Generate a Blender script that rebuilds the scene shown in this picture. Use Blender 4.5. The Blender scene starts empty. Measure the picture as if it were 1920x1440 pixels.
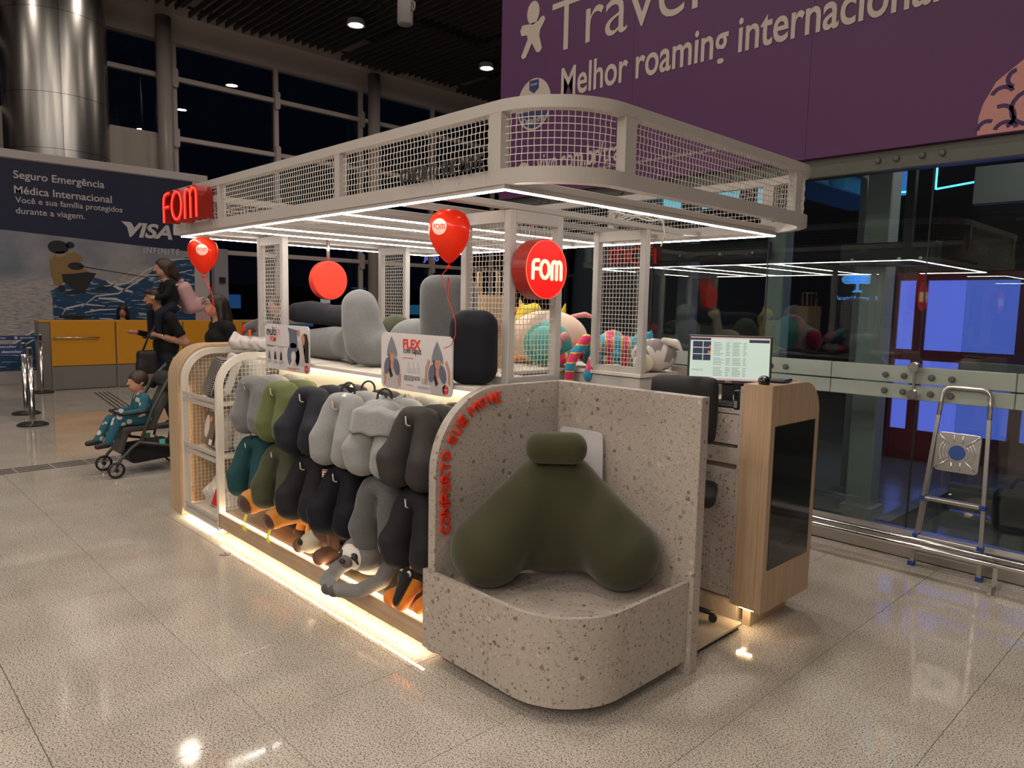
import bpy, bmesh, math, random
import numpy as np
from mathutils import Matrix, Vector
random.seed(7)
PI = math.pi
scene = bpy.context.scene
C = scene.collection

# ------------------------------------------------------------------ camera, world, exposure
def setup_camera():
    cam = bpy.data.cameras.new('camera'); o = bpy.data.objects.new('camera', cam); C.objects.link(o)
    yaw, pit, rol = math.radians(136.094), math.radians(6.094), math.radians(-1.2153)
    d = Vector((math.cos(pit)*math.cos(yaw), math.cos(pit)*math.sin(yaw), -math.sin(pit)))
    r = d.cross(Vector((0, 0, 1))).normalized(); dn = d.cross(r)
    c, s = math.cos(rol), math.sin(rol)
    r2 = r*c + dn*s; d2 = dn*c - r*s
    M = Matrix((r2, -d2, -d)).transposed().to_4x4()
    M.translation = Vector((2.545, -1.985, 1.65))
    o.matrix_world = M
    cam.sensor_width = 36.0; cam.lens = 36.0*1366.7/1920.0
    cam.clip_start = 0.05; cam.clip_end = 200
    scene.camera = o
setup_camera()
world = bpy.data.worlds.new('night'); scene.world = world; world.use_nodes = True
world.node_tree.nodes['Background'].inputs[0].default_value = (0.10, 0.14, 0.26, 1)
world.node_tree.nodes['Background'].inputs[1].default_value = 0.03
vs = scene.view_settings
vs.view_transform = 'Standard'; vs.look = 'None'; vs.exposure = 0.0; vs.gamma = 1.0; vs.use_curve_mapping = False
try:
    cy = scene.cycles
    cy.max_bounces = 8; cy.diffuse_bounces = 3; cy.glossy_bounces = 4; cy.transparent_max_bounces = 16; cy.transmission_bounces = 6
    cy.sample_clamp_indirect = 4.0; cy.caustics_reflective = False; cy.caustics_refractive = False
    cy.use_denoising = True; cy.blur_glossy = 0.5
except Exception: pass
LAMP_E = 330.0      # radiance of a ceiling downlight
LED_E = 42.0        # canopy LED line
PLINTH_E = 30.0     # warm LED line in the plinth

# ------------------------------------------------------------------ materials
MATS = {}
def nodes_of(name):
    m = bpy.data.materials.new(name); m.use_nodes = True
    nt = m.node_tree; return m, nt, nt.nodes['Principled BSDF']
def mat(name, col, rough=0.6, metal=0.0, spec=0.5, noise=0.0, nscale=40.0, bump=0.0, bscale=200.0, sheen=0.0, coat=0.0, emit=None, es=0.0, stretch=None):
    if name in MATS: return MATS[name]
    m, nt, b = nodes_of(name)
    b.inputs['Base Color'].default_value = (*col, 1); b.inputs['Roughness'].default_value = rough
    b.inputs['Metallic'].default_value = metal; b.inputs['Specular IOR Level'].default_value = spec
    if sheen: b.inputs['Sheen Weight'].default_value = sheen
    if coat: b.inputs['Coat Weight'].default_value = coat
    if emit: b.inputs['Emission Color'].default_value = (*emit, 1); b.inputs['Emission Strength'].default_value = es
    if noise or bump:
        tc = nt.nodes.new('ShaderNodeTexCoord'); vec = tc.outputs['Object']
        if stretch:
            mp = nt.nodes.new('ShaderNodeMapping'); mp.inputs['Scale'].default_value = stretch
            nt.links.new(vec, mp.inputs['Vector']); vec = mp.outputs['Vector']
    if noise:
        n = nt.nodes.new('ShaderNodeTexNoise'); n.inputs['Scale'].default_value = nscale; n.inputs['Detail'].default_value = 4
        nt.links.new(vec, n.inputs['Vector'])
        r = nt.nodes.new('ShaderNodeValToRGB')
        r.color_ramp.elements[0].position = 0.3; r.color_ramp.elements[1].position = 0.7
        r.color_ramp.elements[0].color = (*[max(0, c*(1-noise)) for c in col], 1)
        r.color_ramp.elements[1].color = (*[min(1, c*(1+noise)) for c in col], 1)
        nt.links.new(n.outputs['Fac'], r.inputs['Fac']); nt.links.new(r.outputs['Color'], b.inputs['Base Color'])
    if bump:
        n2 = nt.nodes.new('ShaderNodeTexNoise'); n2.inputs['Scale'].default_value = bscale; n2.inputs['Detail'].default_value = 2
        nt.links.new(vec, n2.inputs['Vector'])
        bp = nt.nodes.new('ShaderNodeBump'); bp.inputs['Strength'].default_value = bump; bp.inputs['Distance'].default_value = 0.002
        nt.links.new(n2.outputs['Fac'], bp.inputs['Height']); nt.links.new(bp.outputs['Normal'], b.inputs['Normal'])
    MATS[name] = m; return m
def emis(name, col, s):
    if name in MATS: return MATS[name]
    m, nt, b = nodes_of(name)
    b.inputs['Base Color'].default_value = (*[c*0.5 for c in col], 1); b.inputs['Emission Color'].default_value = (*col, 1); b.inputs['Emission Strength'].default_value = s
    MATS[name] = m; return m
def ramp(nt, fac, stops, interp='LINEAR'):
    r = nt.nodes.new('ShaderNodeValToRGB'); cr = r.color_ramp; cr.interpolation = interp
    while len(cr.elements) < len(stops): cr.elements.new(0.5)
    for e, (p, c) in zip(cr.elements, stops):
        e.position = p; e.color = (*c, 1) if len(c) == 3 else c
    nt.links.new(fac, r.inputs['Fac']); return r.outputs['Color']
def mixc(nt, fac, a, b):
    m = nt.nodes.new('ShaderNodeMix'); m.data_type = 'RGBA'
    for sock, v in ((m.inputs['Factor'], fac), (m.inputs['A'], a), (m.inputs['B'], b)):
        if hasattr(v, 'links'): nt.links.new(v, sock)
        elif isinstance(v, (tuple, list)): sock.default_value = (*v, 1) if len(v) == 3 else v
        else: sock.default_value = v
    # colour sockets
    return m.outputs['Result']
def mix_rgba(nt, fac, a, b):
    m = nt.nodes.new('ShaderNodeMixRGB')
    for i, v in enumerate((fac, a, b)):
        if hasattr(v, 'links'): nt.links.new(v, m.inputs[i])
        elif isinstance(v, (tuple, list)): m.inputs[i].default_value = (*v, 1)
        else: m.inputs[i].default_value = v
    return m.outputs[0]
def tex(nt, kind, scale, vec=None, **kw):
    n = nt.nodes.new('ShaderNodeTex'+kind); n.inputs['Scale'].default_value = scale
    for k, v in kw.items():
        if k in n.inputs.keys(): n.inputs[k].default_value = v
        else: setattr(n, k, v)
    if vec is not None: nt.links.new(vec, n.inputs['Vector'])
    return n
def coords(nt, scale=(1, 1, 1), kind='Object'):
    tc = nt.nodes.new('ShaderNodeTexCoord'); mp = nt.nodes.new('ShaderNodeMapping'); mp.inputs['Scale'].default_value = scale
    nt.links.new(tc.outputs[kind], mp.inputs['Vector']); return mp.outputs['Vector']

def granite():
    m, nt, b = nodes_of('granite_tile')
    geo = nt.nodes.new('ShaderNodeNewGeometry'); v = geo.outputs['Position']
    n1 = tex(nt, 'Noise', 150.0, v, Detail=4.0, Roughness=0.65)
    c1 = ramp(nt, n1.outputs['Fac'], [(0.36, (0.06, 0.05, 0.042)), (0.425, (0.20, 0.175, 0.148)), (0.47, (0.55, 0.50, 0.435)), (0.75, (0.74, 0.685, 0.61))])
    n2 = tex(nt, 'Voronoi', 140.0, v)
    c2 = ramp(nt, n2.outputs['Distance'], [(0.12, (0.09, 0.075, 0.06)), (0.30, (1, 1, 1))])
    n3 = tex(nt, 'Noise', 2.2, v, Detail=2.0)
    c3 = ramp(nt, n3.outputs['Fac'], [(0.3, (0.86, 0.84, 0.82)), (0.7, (1, 1, 1))])
    mu = nt.nodes.new('ShaderNodeMixRGB'); mu.blend_type = 'MULTIPLY'; mu.inputs[0].default_value = 0.55
    nt.links.new(c1, mu.inputs[1]); nt.links.new(c2, mu.inputs[2])
    mu2 = nt.nodes.new('ShaderNodeMixRGB'); mu2.blend_type = 'MULTIPLY'; mu2.inputs[0].default_value = 1
    nt.links.new(mu.outputs[0], mu2.inputs[1]); nt.links.new(c3, mu2.inputs[2])
    nt.links.new(mu2.outputs[0], b.inputs['Base Color'])
    b.inputs['Roughness'].default_value = 0.09; b.inputs['Specular IOR Level'].default_value = 0.5
    n4 = tex(nt, 'Noise', 6.0, v, Detail=3.0)
    rr = ramp(nt, n4.outputs['Fac'], [(0.3, (0.04, 0.04, 0.04)), (0.7, (0.09, 0.09, 0.09))])
    nt.links.new(rr, b.inputs['Roughness'])
    MATS['granite_tile'] = m; return m
def terrazzo():
    m, nt, b = nodes_of('terrazzo')
    geo = nt.nodes.new('ShaderNodeNewGeometry'); v0 = geo.outputs['Position']
    nz = tex(nt, 'Noise', 30.0, v0)
    add = nt.nodes.new('ShaderNodeMixRGB'); add.blend_type = 'ADD'; add.inputs[0].default_value = 0.018
    nt.links.new(v0, add.inputs[1]); nt.links.new(nz.outputs['Color'], add.inputs[2]); v = add.outputs[0]
    base = (0.43, 0.378, 0.335)
    col = base
    for sc_, rad, seed, stops in ((26.0, 0.29, 0.24, [(0.0, (0.17, 0.12, 0.09)), (0.35, (0.27, 0.22, 0.17)), (0.7, (0.36, 0.31, 0.26)), (1.0, (0.62, 0.57, 0.51))]),
                                  (60.0, 0.33, 0.30, [(0.0, (0.10, 0.07, 0.05)), (0.4, (0.27, 0.20, 0.16)), (0.7, (0.44, 0.38, 0.33)), (1.0, (0.62, 0.58, 0.52))]),
                                  (135.0, 0.36, 0.42, [(0.0, (0.12, 0.085, 0.06)), (0.5, (0.34, 0.28, 0.22)), (1.0, (0.62, 0.58, 0.52))])):
        vo = tex(nt, 'Voronoi', sc_, v, Randomness=1.0)
        mask = ramp(nt, vo.outputs['Distance'], [(rad-0.02, (1, 1, 1)), (rad+0.02, (0, 0, 0))])
        sep = nt.nodes.new('ShaderNodeSeparateColor'); nt.links.new(vo.outputs['Color'], sep.inputs[0])
        chip = ramp(nt, sep.outputs[0], stops)
        keep = ramp(nt, sep.outputs[1], [(seed, (1, 1, 1)), (seed+0.01, (0, 0, 0))], 'CONSTANT')
        mm = nt.nodes.new('ShaderNodeMath'); mm.operation = 'MULTIPLY'
        nt.links.new(mask, mm.inputs[0]); nt.links.new(keep, mm.inputs[1])
        col = mix_rgba(nt, mm.outputs[0], col, chip)
    nt.links.new(col, b.inputs['Base Color']); b.inputs['Roughness'].default_value = 0.45
    MATS['terrazzo'] = m; return m
def wood(name, c0, c1, scale, rough=0.5):
    m, nt, b = nodes_of(name)
    v = coords(nt, scale)
    n = tex(nt, 'Noise', 3.0, v, Detail=6.0, Roughness=0.6, Distortion=0.4)
    c = ramp(nt, n.outputs['Fac'], [(0.3, c0), (0.5, tuple((p+q)/2 for p, q in zip(c0, c1))), (0.7, c1)])
    nt.links.new(c, b.inputs['Base Color']); b.inputs['Roughness'].default_value = rough
    MATS[name] = m; return m
def glass(name, tint=(0.9, 0.96, 0.95), gl=0.95, boost=1.0):
    m, nt, b = nodes_of(name)
    tr = nt.nodes.new('ShaderNodeBsdfTransparent'); tr.inputs[0].default_value = (*tint, 1)
    g = nt.nodes.new('ShaderNodeBsdfGlossy'); g.inputs[0].default_value = (gl, gl, gl, 1); g.inputs['Roughness'].default_value = 0.0
    fr = nt.nodes.new('ShaderNodeFresnel'); fr.inputs[0].default_value = 1.5
    fac = fr.outputs[0]
    if boost != 1.0:
        mm = nt.nodes.new('ShaderNodeMath'); mm.operation = 'MULTIPLY'; mm.use_clamp = True; mm.inputs[1].default_value = boost
        nt.links.new(fac, mm.inputs[0]); fac = mm.outputs[0]
    mx = nt.nodes.new('ShaderNodeMixShader'); nt.links.new(fac, mx.inputs[0]); nt.links.new(tr.outputs[0], mx.inputs[1]); nt.links.new(g.outputs[0], mx.inputs[2])
    nt.links.new(mx.outputs[0], nt.nodes['Material Output'].inputs[0]); nt.nodes.remove(b)
    MATS[name] = m; return m
def melange(name, c0, c1, scale=620.0):
    m, nt, b = nodes_of(name)
    v = coords(nt)
    n = tex(nt, 'Noise', scale, v, Detail=2.0)
    c = ramp(nt, n.outputs['Fac'], [(0.36, c0), (0.64, c1)])
    nt.links.new(c, b.inputs['Base Color']); b.inputs['Roughness'].default_value = 0.9; b.inputs['Sheen Weight'].default_value = 0.25
    b.inputs['Specular IOR Level'].default_value = 0.15
    MATS[name] = m; return m
def fabric(name, c, sheen=0.15, rough=0.75): return mat(name, c, rough, spec=0.25, noise=0.06, nscale=300, sheen=sheen)

granite(); terrazzo()
wood('wood_plinth', (0.40, 0.27, 0.17), (0.55, 0.40, 0.27), (1.2, 14, 14))
wood('wood_totem', (0.39, 0.265, 0.165), (0.52, 0.37, 0.245), (22, 22, 0.8))
wood('wood_arch', (0.46, 0.32, 0.19), (0.58, 0.42, 0.27), (18, 18, 1.2))
wood('wood_floor', (0.50, 0.40, 0.29), (0.60, 0.49, 0.36), (14, 1.5, 10))
glass('glass_wall', (0.80, 0.88, 0.87), 0.95, 1.6)
glass('glass_window', (0.5, 0.55, 0.62), 0.95, 1.1)
white = mat('white_powder', (0.52, 0.49, 0.465), 0.45)
cream = mat('cream_powder', (0.80, 0.74, 0.65), 0.45)
wire_m = mat('wire_white', (0.76, 0.72, 0.67), 0.45)
dark = mat('dark_plastic', (0.015, 0.015, 0.017), 0.4)
black = mat('black_gloss', (0.006, 0.006, 0.007), 0.08)
red = mat('red_acrylic', (0.75, 0.035, 0.015), 0.35)
steel = mat('brushed_steel', (0.62, 0.60, 0.58), 0.28, metal=1.0, noise=0.08, nscale=3, stretch=(60, 60, 1))
chrome = mat('chrome', (0.75, 0.73, 0.72), 0.15, metal=1.0)
alu = mat('aluminium', (0.72, 0.70, 0.68), 0.3, metal=1.0)
led = emis('led_white', (1.0, 0.93, 0.83), LED_E)
led_warm = emis('led_warm', (1.0, 0.80, 0.50), PLINTH_E)
# ------------------------------------------------------------------ geometry helpers
def M_of(x, y, z=None, loc=(0, 0, 0)):
    x = Vector(x).normalized(); y = Vector(y).normalized(); z = x.cross(y) if z is None else Vector(z)
    m = Matrix((x, y, z)).transposed().to_4x4(); m.translation = Vector(loc); return m
def link(name, me, m=None, parent=None, smooth=False, loc=None, rot=None):
    o = bpy.data.objects.new(name, me); C.objects.link(o)
    if m is not None:
        for mm in (m if isinstance(m, (list, tuple)) else [m]): me.materials.append(mm)
    if smooth:
        me.polygons.foreach_set('use_smooth', [True]*len(me.polygons))
    if parent is not None: o.parent = parent
    if loc is not None: o.location = loc
    if rot is not None: o.rotation_euler = rot
    return o
def tag(o, label=None, cat=None, group=None, kind=None):
    if label: o['label'] = label
    if cat: o['category'] = cat
    if group: o['group'] = group
    if kind: o['kind'] = kind
    return o
def thing(name, label, cat, loc=(0, 0, 0), rz=0.0, group=None):
    o = bpy.data.objects.new(name, None); C.objects.link(o); o.empty_display_size = 0.05
    o.location = loc; o.rotation_euler = (0, 0, rz); return tag(o, label, cat, group)
def copy_tree(o, parent=None):
    c = o.copy(); C.objects.link(c); c.parent = parent
    for ch in list(o.children): copy_tree(ch, c)
    return c
class MB:
    def __init__(s): s.bm = bmesh.new()
    def box(s, c, d, rot=None, bev=0.0, seg=1):
        M = Matrix.Translation(c)
        if rot is not None: M = M @ (rot if isinstance(rot, Matrix) else Matrix.Rotation(rot, 4, 'Z'))
        M = M @ Matrix.Diagonal((*d, 1))
        r = bmesh.ops.create_cube(s.bm, size=1, matrix=M)
        if bev:
            es = list({e for v in r['verts'] for e in v.link_edges})
            bmesh.ops.bevel(s.bm, geom=es, offset=bev, segments=seg, affect='EDGES', profile=0.5)
        return s
    def span(s, a, b, bev=0.0, seg=1):
        return s.box([(p+q)/2 for p, q in zip(a, b)], [abs(q-p) for p, q in zip(a, b)], None, bev, seg)
    def tube(s, pts, r, seg=8, closed=False, cap=True, flat=None):
        pts = [Vector(p) for p in pts]; n = len(pts); rs = r if isinstance(r, (list, tuple)) else [r]*n
        rings = []; up = None
        for i, p in enumerate(pts):
            a = pts[(i-1) % n] if (i > 0 or closed) else p; b = pts[(i+1) % n] if (i < n-1 or closed) else p
            t = (b-a).normalized()
            if up is None:
                up = Vector((0, 0, 1)) if abs(t.z) < 0.9 else Vector((1, 0, 0))
            x = t.cross(up)
            if x.length < 1e-6: x = t.orthogonal()
            x.normalize(); up = x.cross(t).normalized()
            ring = []
            for k in range(seg):
                ang = 2*PI*(k+0.5)/seg
                sx = 1 if flat is None else flat
                ring.append(s.bm.verts.new(p + x*math.cos(ang)*rs[i]*sx + up*math.sin(ang)*rs[i]))
            rings.append(ring)
        m = n if closed else n-1
        for i in range(m):
            A, B = rings[i], rings[(i+1) % n]
            for k in range(seg): s.bm.faces.new((A[k], A[(k+1) % seg], B[(k+1) % seg], B[k]))
        if cap and not closed:
            s.bm.faces.new(rings[0][::-1]); s.bm.faces.new(rings[-1])
        return s
    def lathe(s, prof, M=None, seg=24):
        M = M or Matrix.Identity(4); rings = []
        for (r, z) in prof:
            if r < 1e-6: rings.append([s.bm.verts.new(M @ Vector((0, 0, z)))])
            else: rings.append([s.bm.verts.new(M @ Vector((r*math.cos(2*PI*k/seg), r*math.sin(2*PI*k/seg), z))) for k in range(seg)])
        for A, B in zip(rings, rings[1:]):
            for k in range(seg):
                k2 = (k+1) % seg
                if len(A) == 1 and len(B) == 1: continue
                if len(A) == 1: s.bm.faces.new((A[0], B[k2], B[k]))
                elif len(B) == 1: s.bm.faces.new((A[k], A[k2], B[0]))
                else: s.bm.faces.new((A[k], A[k2], B[k2], B[k]))
        return s
    def prism(s, poly, M, depth, bev=0.0):
        """poly in the local XY plane of M, extruded along local +Z by depth"""
        a = [s.bm.verts.new(M @ Vector((p[0], p[1], 0))) for p in poly]; b = [s.bm.verts.new(M @ Vector((p[0], p[1], depth))) for p in poly]
        n = len(poly); fs = [s.bm.faces.new(a[::-1]), s.bm.faces.new(b)]
        for i in range(n): fs.append(s.bm.faces.new((a[i], a[(i+1) % n], b[(i+1) % n], b[i])))
        bmesh.ops.recalc_face_normals(s.bm, faces=fs)
        if bev:
            es = list({e for f in fs[:2] for e in f.edges})
            bmesh.ops.bevel(s.bm, geom=es, offset=bev, segments=1, affect='EDGES')
        return s
    def grid(s, f, nu, nv, closed_u=False):
        V = [[s.bm.verts.new(f(i/(nu if closed_u else nu-1), j/(nv-1))) for j in range(nv)] for i in range(nu)]
        for i in range(nu if closed_u else nu-1):
            for j in range(nv-1): s.bm.faces.new((V[i][j], V[(i+1) % nu][j], V[(i+1) % nu][j+1], V[i][j+1]))
        return s
    def mesh(s, name):
        bmesh.ops.recalc_face_normals(s.bm, faces=s.bm.faces[:])
        me = bpy.data.meshes.new(name); s.bm.to_mesh(me); s.bm.free(); return me
    def build(s, name, m, parent=None, smooth=False, loc=None, rot=None):
        return link(name, s.mesh(name), m, parent, smooth, loc, rot)
def arc(cx, cy, r, a0, a1, n):
    return [(cx+r*math.cos(math.radians(a0+(a1-a0)*i/n)), cy+r*math.sin(math.radians(a0+(a1-a0)*i/n))) for i in range(n+1)]
def rrect(x0, y0, x1, y1, r, n=5):
    return arc(x1-r, y1-r, r, 0, 90, n)+arc(x0+r, y1-r, r, 90, 180, n)+arc(x0+r, y0+r, r, 180, 270, n)+arc(x1-r, y0+r, r, 270, 360, n)
def ellipse(cx, cy, rx, ry, n=24, rot=0.0):
    c, s = math.cos(rot), math.sin(rot)
    return [(cx+rx*math.cos(2*PI*k/n)*c-ry*math.sin(2*PI*k/n)*s, cy+rx*math.cos(2*PI*k/n)*s+ry*math.sin(2*PI*k/n)*c) for k in range(n)]

# text -> mesh (built-in font)
def text_mesh(txt, extrude=0.0, offset=0.0, shear=0.0, spacing=1.0):
    cu = bpy.data.curves.new('t', 'FONT'); cu.body = txt; cu.size = 1.0; cu.extrude = extrude; cu.offset = offset; cu.shear = shear
    cu.resolution_u = 4; cu.space_character = spacing
    o = bpy.data.objects.new('t', cu); C.objects.link(o)
    bpy.context.view_layer.update()
    me = bpy.data.meshes.new_from_object(o.evaluated_get(bpy.context.evaluated_depsgraph_get()))
    bpy.data.objects.remove(o); bpy.data.curves.remove(cu); return me
def text(name, txt, M, w, m, parent, h=None, extrude=0.001, offset=0.0, center=False, shear=0.0, spacing=1.0, smooth=False):
    """text in the local XY plane of M, its ink box scaled to width w (height h if given), lower-left at the origin"""
    me = text_mesh(txt, 1.0, offset, shear, spacing)
    n = len(me.vertices); co = np.empty(n*3); me.vertices.foreach_get('co', co); co = co.reshape(n, 3)
    lo, hi = co.min(0), co.max(0); k = w/(hi[0]-lo[0]); ky = k if h is None else h/(hi[1]-lo[1])
    co[:, 0] = (co[:, 0]-lo[0])*k; co[:, 1] = (co[:, 1]-lo[1])*ky; co[:, 2] = (co[:, 2]+1)*0.5*extrude
    if center: co[:, 0] -= w/2; co[:, 1] -= (hi[1]-lo[1])*ky/2
    R = np.array(M.to_3x3()); co = co @ R.T + np.array(M.translation)
    me.vertices.foreach_set('co', co.ravel()); me.update()
    me.name = name; return link(name, me, m, parent)
def strokes(name, lines, M, r, m, parent, depth=None, seg=8):
    """rounded stroke lettering: each polyline in local XY of M becomes a tube"""
    b = MB()
    for l in lines: b.tube([M @ Vector((p[0], p[1], 0)) for p in l], r, seg)
    return b.build(name, m, parent, True)

# ------------------------------------------------------------------ soft bodies: signed distance + surface nets
def _rot(e):
    return np.array(Matrix.Rotation(e[2], 3, 'Z') @ Matrix.Rotation(e[1], 3, 'Y') @ Matrix.Rotation(e[0], 3, 'X'))
def sd(P, p):
    k = p[0]
    if k == 'e':
        q = P-np.array(p[1])
        if len(p) > 3: q = q @ _rot(p[3])
        r = np.array(p[2]); a = np.sqrt(((q/r)**2).sum(-1)); b = np.sqrt(((q/r**2)**2).sum(-1)); return a*(a-1)/np.maximum(b, 1e-6)
    if k == 'c':
        a, b = np.array(p[1]), np.array(p[2]); ra = p[3]; rb = p[4] if len(p) > 4 else ra
        d = b-a; t = np.clip(((P-a) @ d)/max(d @ d, 1e-9), 0, 1); return np.linalg.norm(P-a-t[:, None]*d, axis=1)-(ra+(rb-ra)*t)
    if k == 'p':
        out = None; pts = p[1]; rs = p[2] if isinstance(p[2], (list, tuple)) else [p[2]]*len(pts)
        for i in range(len(pts)-1):
            v = sd(P, ('c', pts[i], pts[i+1], rs[i], rs[i+1])); out = v if out is None else np.minimum(out, v)
        return out
    if k == 'b':
        q = P-np.array(p[1])
        if len(p) > 4: q = q @ _rot(p[4])
        r = p[3]; h = np.abs(q)-(np.array(p[2])-r); return np.linalg.norm(np.maximum(h, 0), axis=1)+np.minimum(h.max(1), 0)-r
def smin(a, b, k):
    h = np.maximum(k-np.abs(a-b), 0)/k; return np.minimum(a, b)-h*h*k*0.25
def field(P, prims, k):
    d = None
    for p in prims:
        kk = k
        if p[0] == '-':
            v = sd(P, p[1]); kk = p[2] if len(p) > 2 else k; d = -smin(-d, v, kk); continue
        if p[0] == 'k': kk = p[1]; p = p[2]
        v = sd(P, p)
        d = v if d is None else (smin(d, v, kk) if kk > 0 else np.minimum(d, v))
    return d
def pbounds(prims):
    lo, hi = [], []
    for p in prims:
        if p[0] == '-': continue
        if p[0] == 'k': p = p[2]
        if p[0] == 'e' or p[0] == 'b':
            c = np.array(p[1]); r = max(p[2]) if len(p) > (3 if p[0] == 'e' else 4) else np.array(p[2]); lo.append(c-r*1.02); hi.append(c+r*1.02)
        elif p[0] == 'c':
            for c, r in ((p[1], p[3]), (p[2], p[4] if len(p) > 4 else p[3])): lo.append(np.array(c)-r); hi.append(np.array(c)+r)
        else:
            rs = p[2] if isinstance(p[2], (list, tuple)) else [p[2]]*len(p[1])
            for c, r in zip(p[1], rs): lo.append(np.array(c)-r); hi.append(np.array(c)+r)
    return np.min(lo, 0), np.max(hi, 0)
def blob_mesh(name, prims, k=0.03, vox=0.01, warp=None, smooth_it=2):
    lo, hi = pbounds(prims); pad = k*0.3+2.5*vox; lo = lo-pad; hi = hi+pad
    n = np.ceil((hi-lo)/vox).astype(int)+1
    ax = [lo[i]+vox*np.arange(n[i]) for i in range(3)]
    X, Y, Z = np.meshgrid(*ax, indexing='ij'); P = np.stack([X.ravel(), Y.ravel(), Z.ravel()], 1)
    V = np.concatenate([field(P[i:i+400000], prims, k) for i in range(0, len(P), 400000)])
    if warp is not None: V = V + warp(P)
    V = V.reshape(n); ins = V < 0
    nx, ny, nz = n-1
    acc = np.zeros((nx, ny, nz, 3)); cnt = np.zeros((nx, ny, nz))
    corners = [(i, j, l) for i in (0, 1) for j in (0, 1) for l in (0, 1)]
    for a in corners:
        for b in corners:
            if sum(b)-sum(a) != 1 or any(q < p for p, q in zip(a, b)): continue
            va = V[a[0]:a[0]+nx, a[1]:a[1]+ny, a[2]:a[2]+nz]; vb = V[b[0]:b[0]+nx, b[1]:b[1]+ny, b[2]:b[2]+nz]
            s = (va < 0) != (vb < 0); t = np.where(s, va/np.where(s, va-vb, 1), 0)
            for d in range(3): acc[..., d] += np.where(s, a[d]+(b[d]-a[d])*t, 0)
            cnt += s
    act = cnt > 0; idx = np.full((nx, ny, nz), -1); idx[act] = np.arange(act.sum())
    base = np.argwhere(act); vs_ = lo+vox*(base+acc[act]/cnt[act][:, None])
    F = []
    for d in range(3):
        e1, e2 = [i for i in range(3) if i != d]
        sl0 = [slice(1, n[i]-1) for i in range(3)]; sl0[d] = slice(0, n[d]-1); sl1 = list(sl0); sl1[d] = slice(1, n[d])
        s = ins[tuple(sl0)] != ins[tuple(sl1)]; ij = np.argwhere(s)
        if len(ij) == 0: continue
        g = ij.copy(); g[:, e1] += 1; g[:, e2] += 1
        def cell(o1, o2):
            c = g.copy(); c[:, e1] -= o1; c[:, e2] -= o2; return idx[c[:, 0], c[:, 1], c[:, 2]]
        q = np.stack([cell(1, 1), cell(0, 1), cell(0, 0), cell(1, 0)], 1)
        fl = ins[tuple(sl0)][s]
        if d == 1: fl = ~fl
        q[~fl] = q[~fl][:, ::-1]; F.append(q)
    F = np.concatenate(F); F = F[(F >= 0).all(1)]
    for _ in range(smooth_it):
        s = np.zeros_like(vs_); c = np.zeros(len(vs_))
        for a, b in ((0, 1), (1, 2), (2, 3), (3, 0)):
            np.add.at(s, F[:, a], vs_[F[:, b]]); np.add.at(s, F[:, b], vs_[F[:, a]]); np.add.at(c, F[:, a], 1); np.add.at(c, F[:, b], 1)
        vs_ = vs_*0.5+0.5*s/np.maximum(c, 1)[:, None]
    me = bpy.data.meshes.new(name)
    me.vertices.add(len(vs_)); me.vertices.foreach_set('co', vs_.ravel())
    me.loops.add(len(F)*4); me.loops.foreach_set('vertex_index', F.ravel().astype(np.int32))
    me.polygons.add(len(F)); me.polygons.foreach_set('loop_start', np.arange(0, len(F)*4, 4, dtype=np.int32))
    me.update(); me.validate(); return me
def blob(name, prims, m, parent=None, k=0.03, vox=0.01, classify=None, loc=None, rot=None, warp=None, smooth_it=2):
    me = blob_mesh(name, prims, k, vox, warp, smooth_it)
    o = link(name, me, m, parent, True, loc, rot)
    if classify is not None:
        n = len(me.polygons); c = np.empty(n*3); me.polygons.foreach_get('center', c); c = c.reshape(n, 3)
        me.polygons.foreach_set('material_index', np.asarray(classify(c), dtype=np.int32))
    return o

# woven wire panel between path(s) (s in metres, returns x,y and inward normal) and heights z0..z1
def wire_panel(name, path, s0, s1, z0, z1, parent, pitch=0.026, r=0.0019, amp=0.0022):
    b = MB(); n = max(2, int(round((s1-s0)/pitch))); mz = max(2, int(round((z1-z0)/pitch)))
    for i in range(1, n):
        s = s0+(s1-s0)*i/n; x, y, nx, ny = path(s)
        pts = []
        for j in range(2*mz+1):
            a = amp*(1 if j % 4 == 1 else -1 if j % 4 == 3 else 0); pts.append((x+nx*a, y+ny*a, z0+(z1-z0)*j/(2*mz)))
        b.tube(pts, r, 3, cap=False)
    for j in range(1, mz):
        z = z0+(z1-z0)*j/mz; m = max(1, int((s1-s0)/0.05)) if getattr(path, 'curved', False) else 1
        b.tube([(path(s0+(s1-s0)*i/m)[0], path(s0+(s1-s0)*i/m)[1], z) for i in range(m+1)], r, 4, cap=False)
    return tag(b.build(name, wire_m, parent), kind='stuff')
def line_path(a, b):
    a, b = Vector(a), Vector(b); d = (b-a).normalized()
    return lambda s: (a.x+d.x*s, a.y+d.y*s, -d.y, d.x)
# ------------------------------------------------------------------ the setting
CAMXY = (2.545, -1.985)
def struct(name, b, m, parent=None, smooth=False):
    o = b.build(name, m, parent, smooth)
    if parent is None: o['kind'] = 'structure'
    return o
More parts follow.
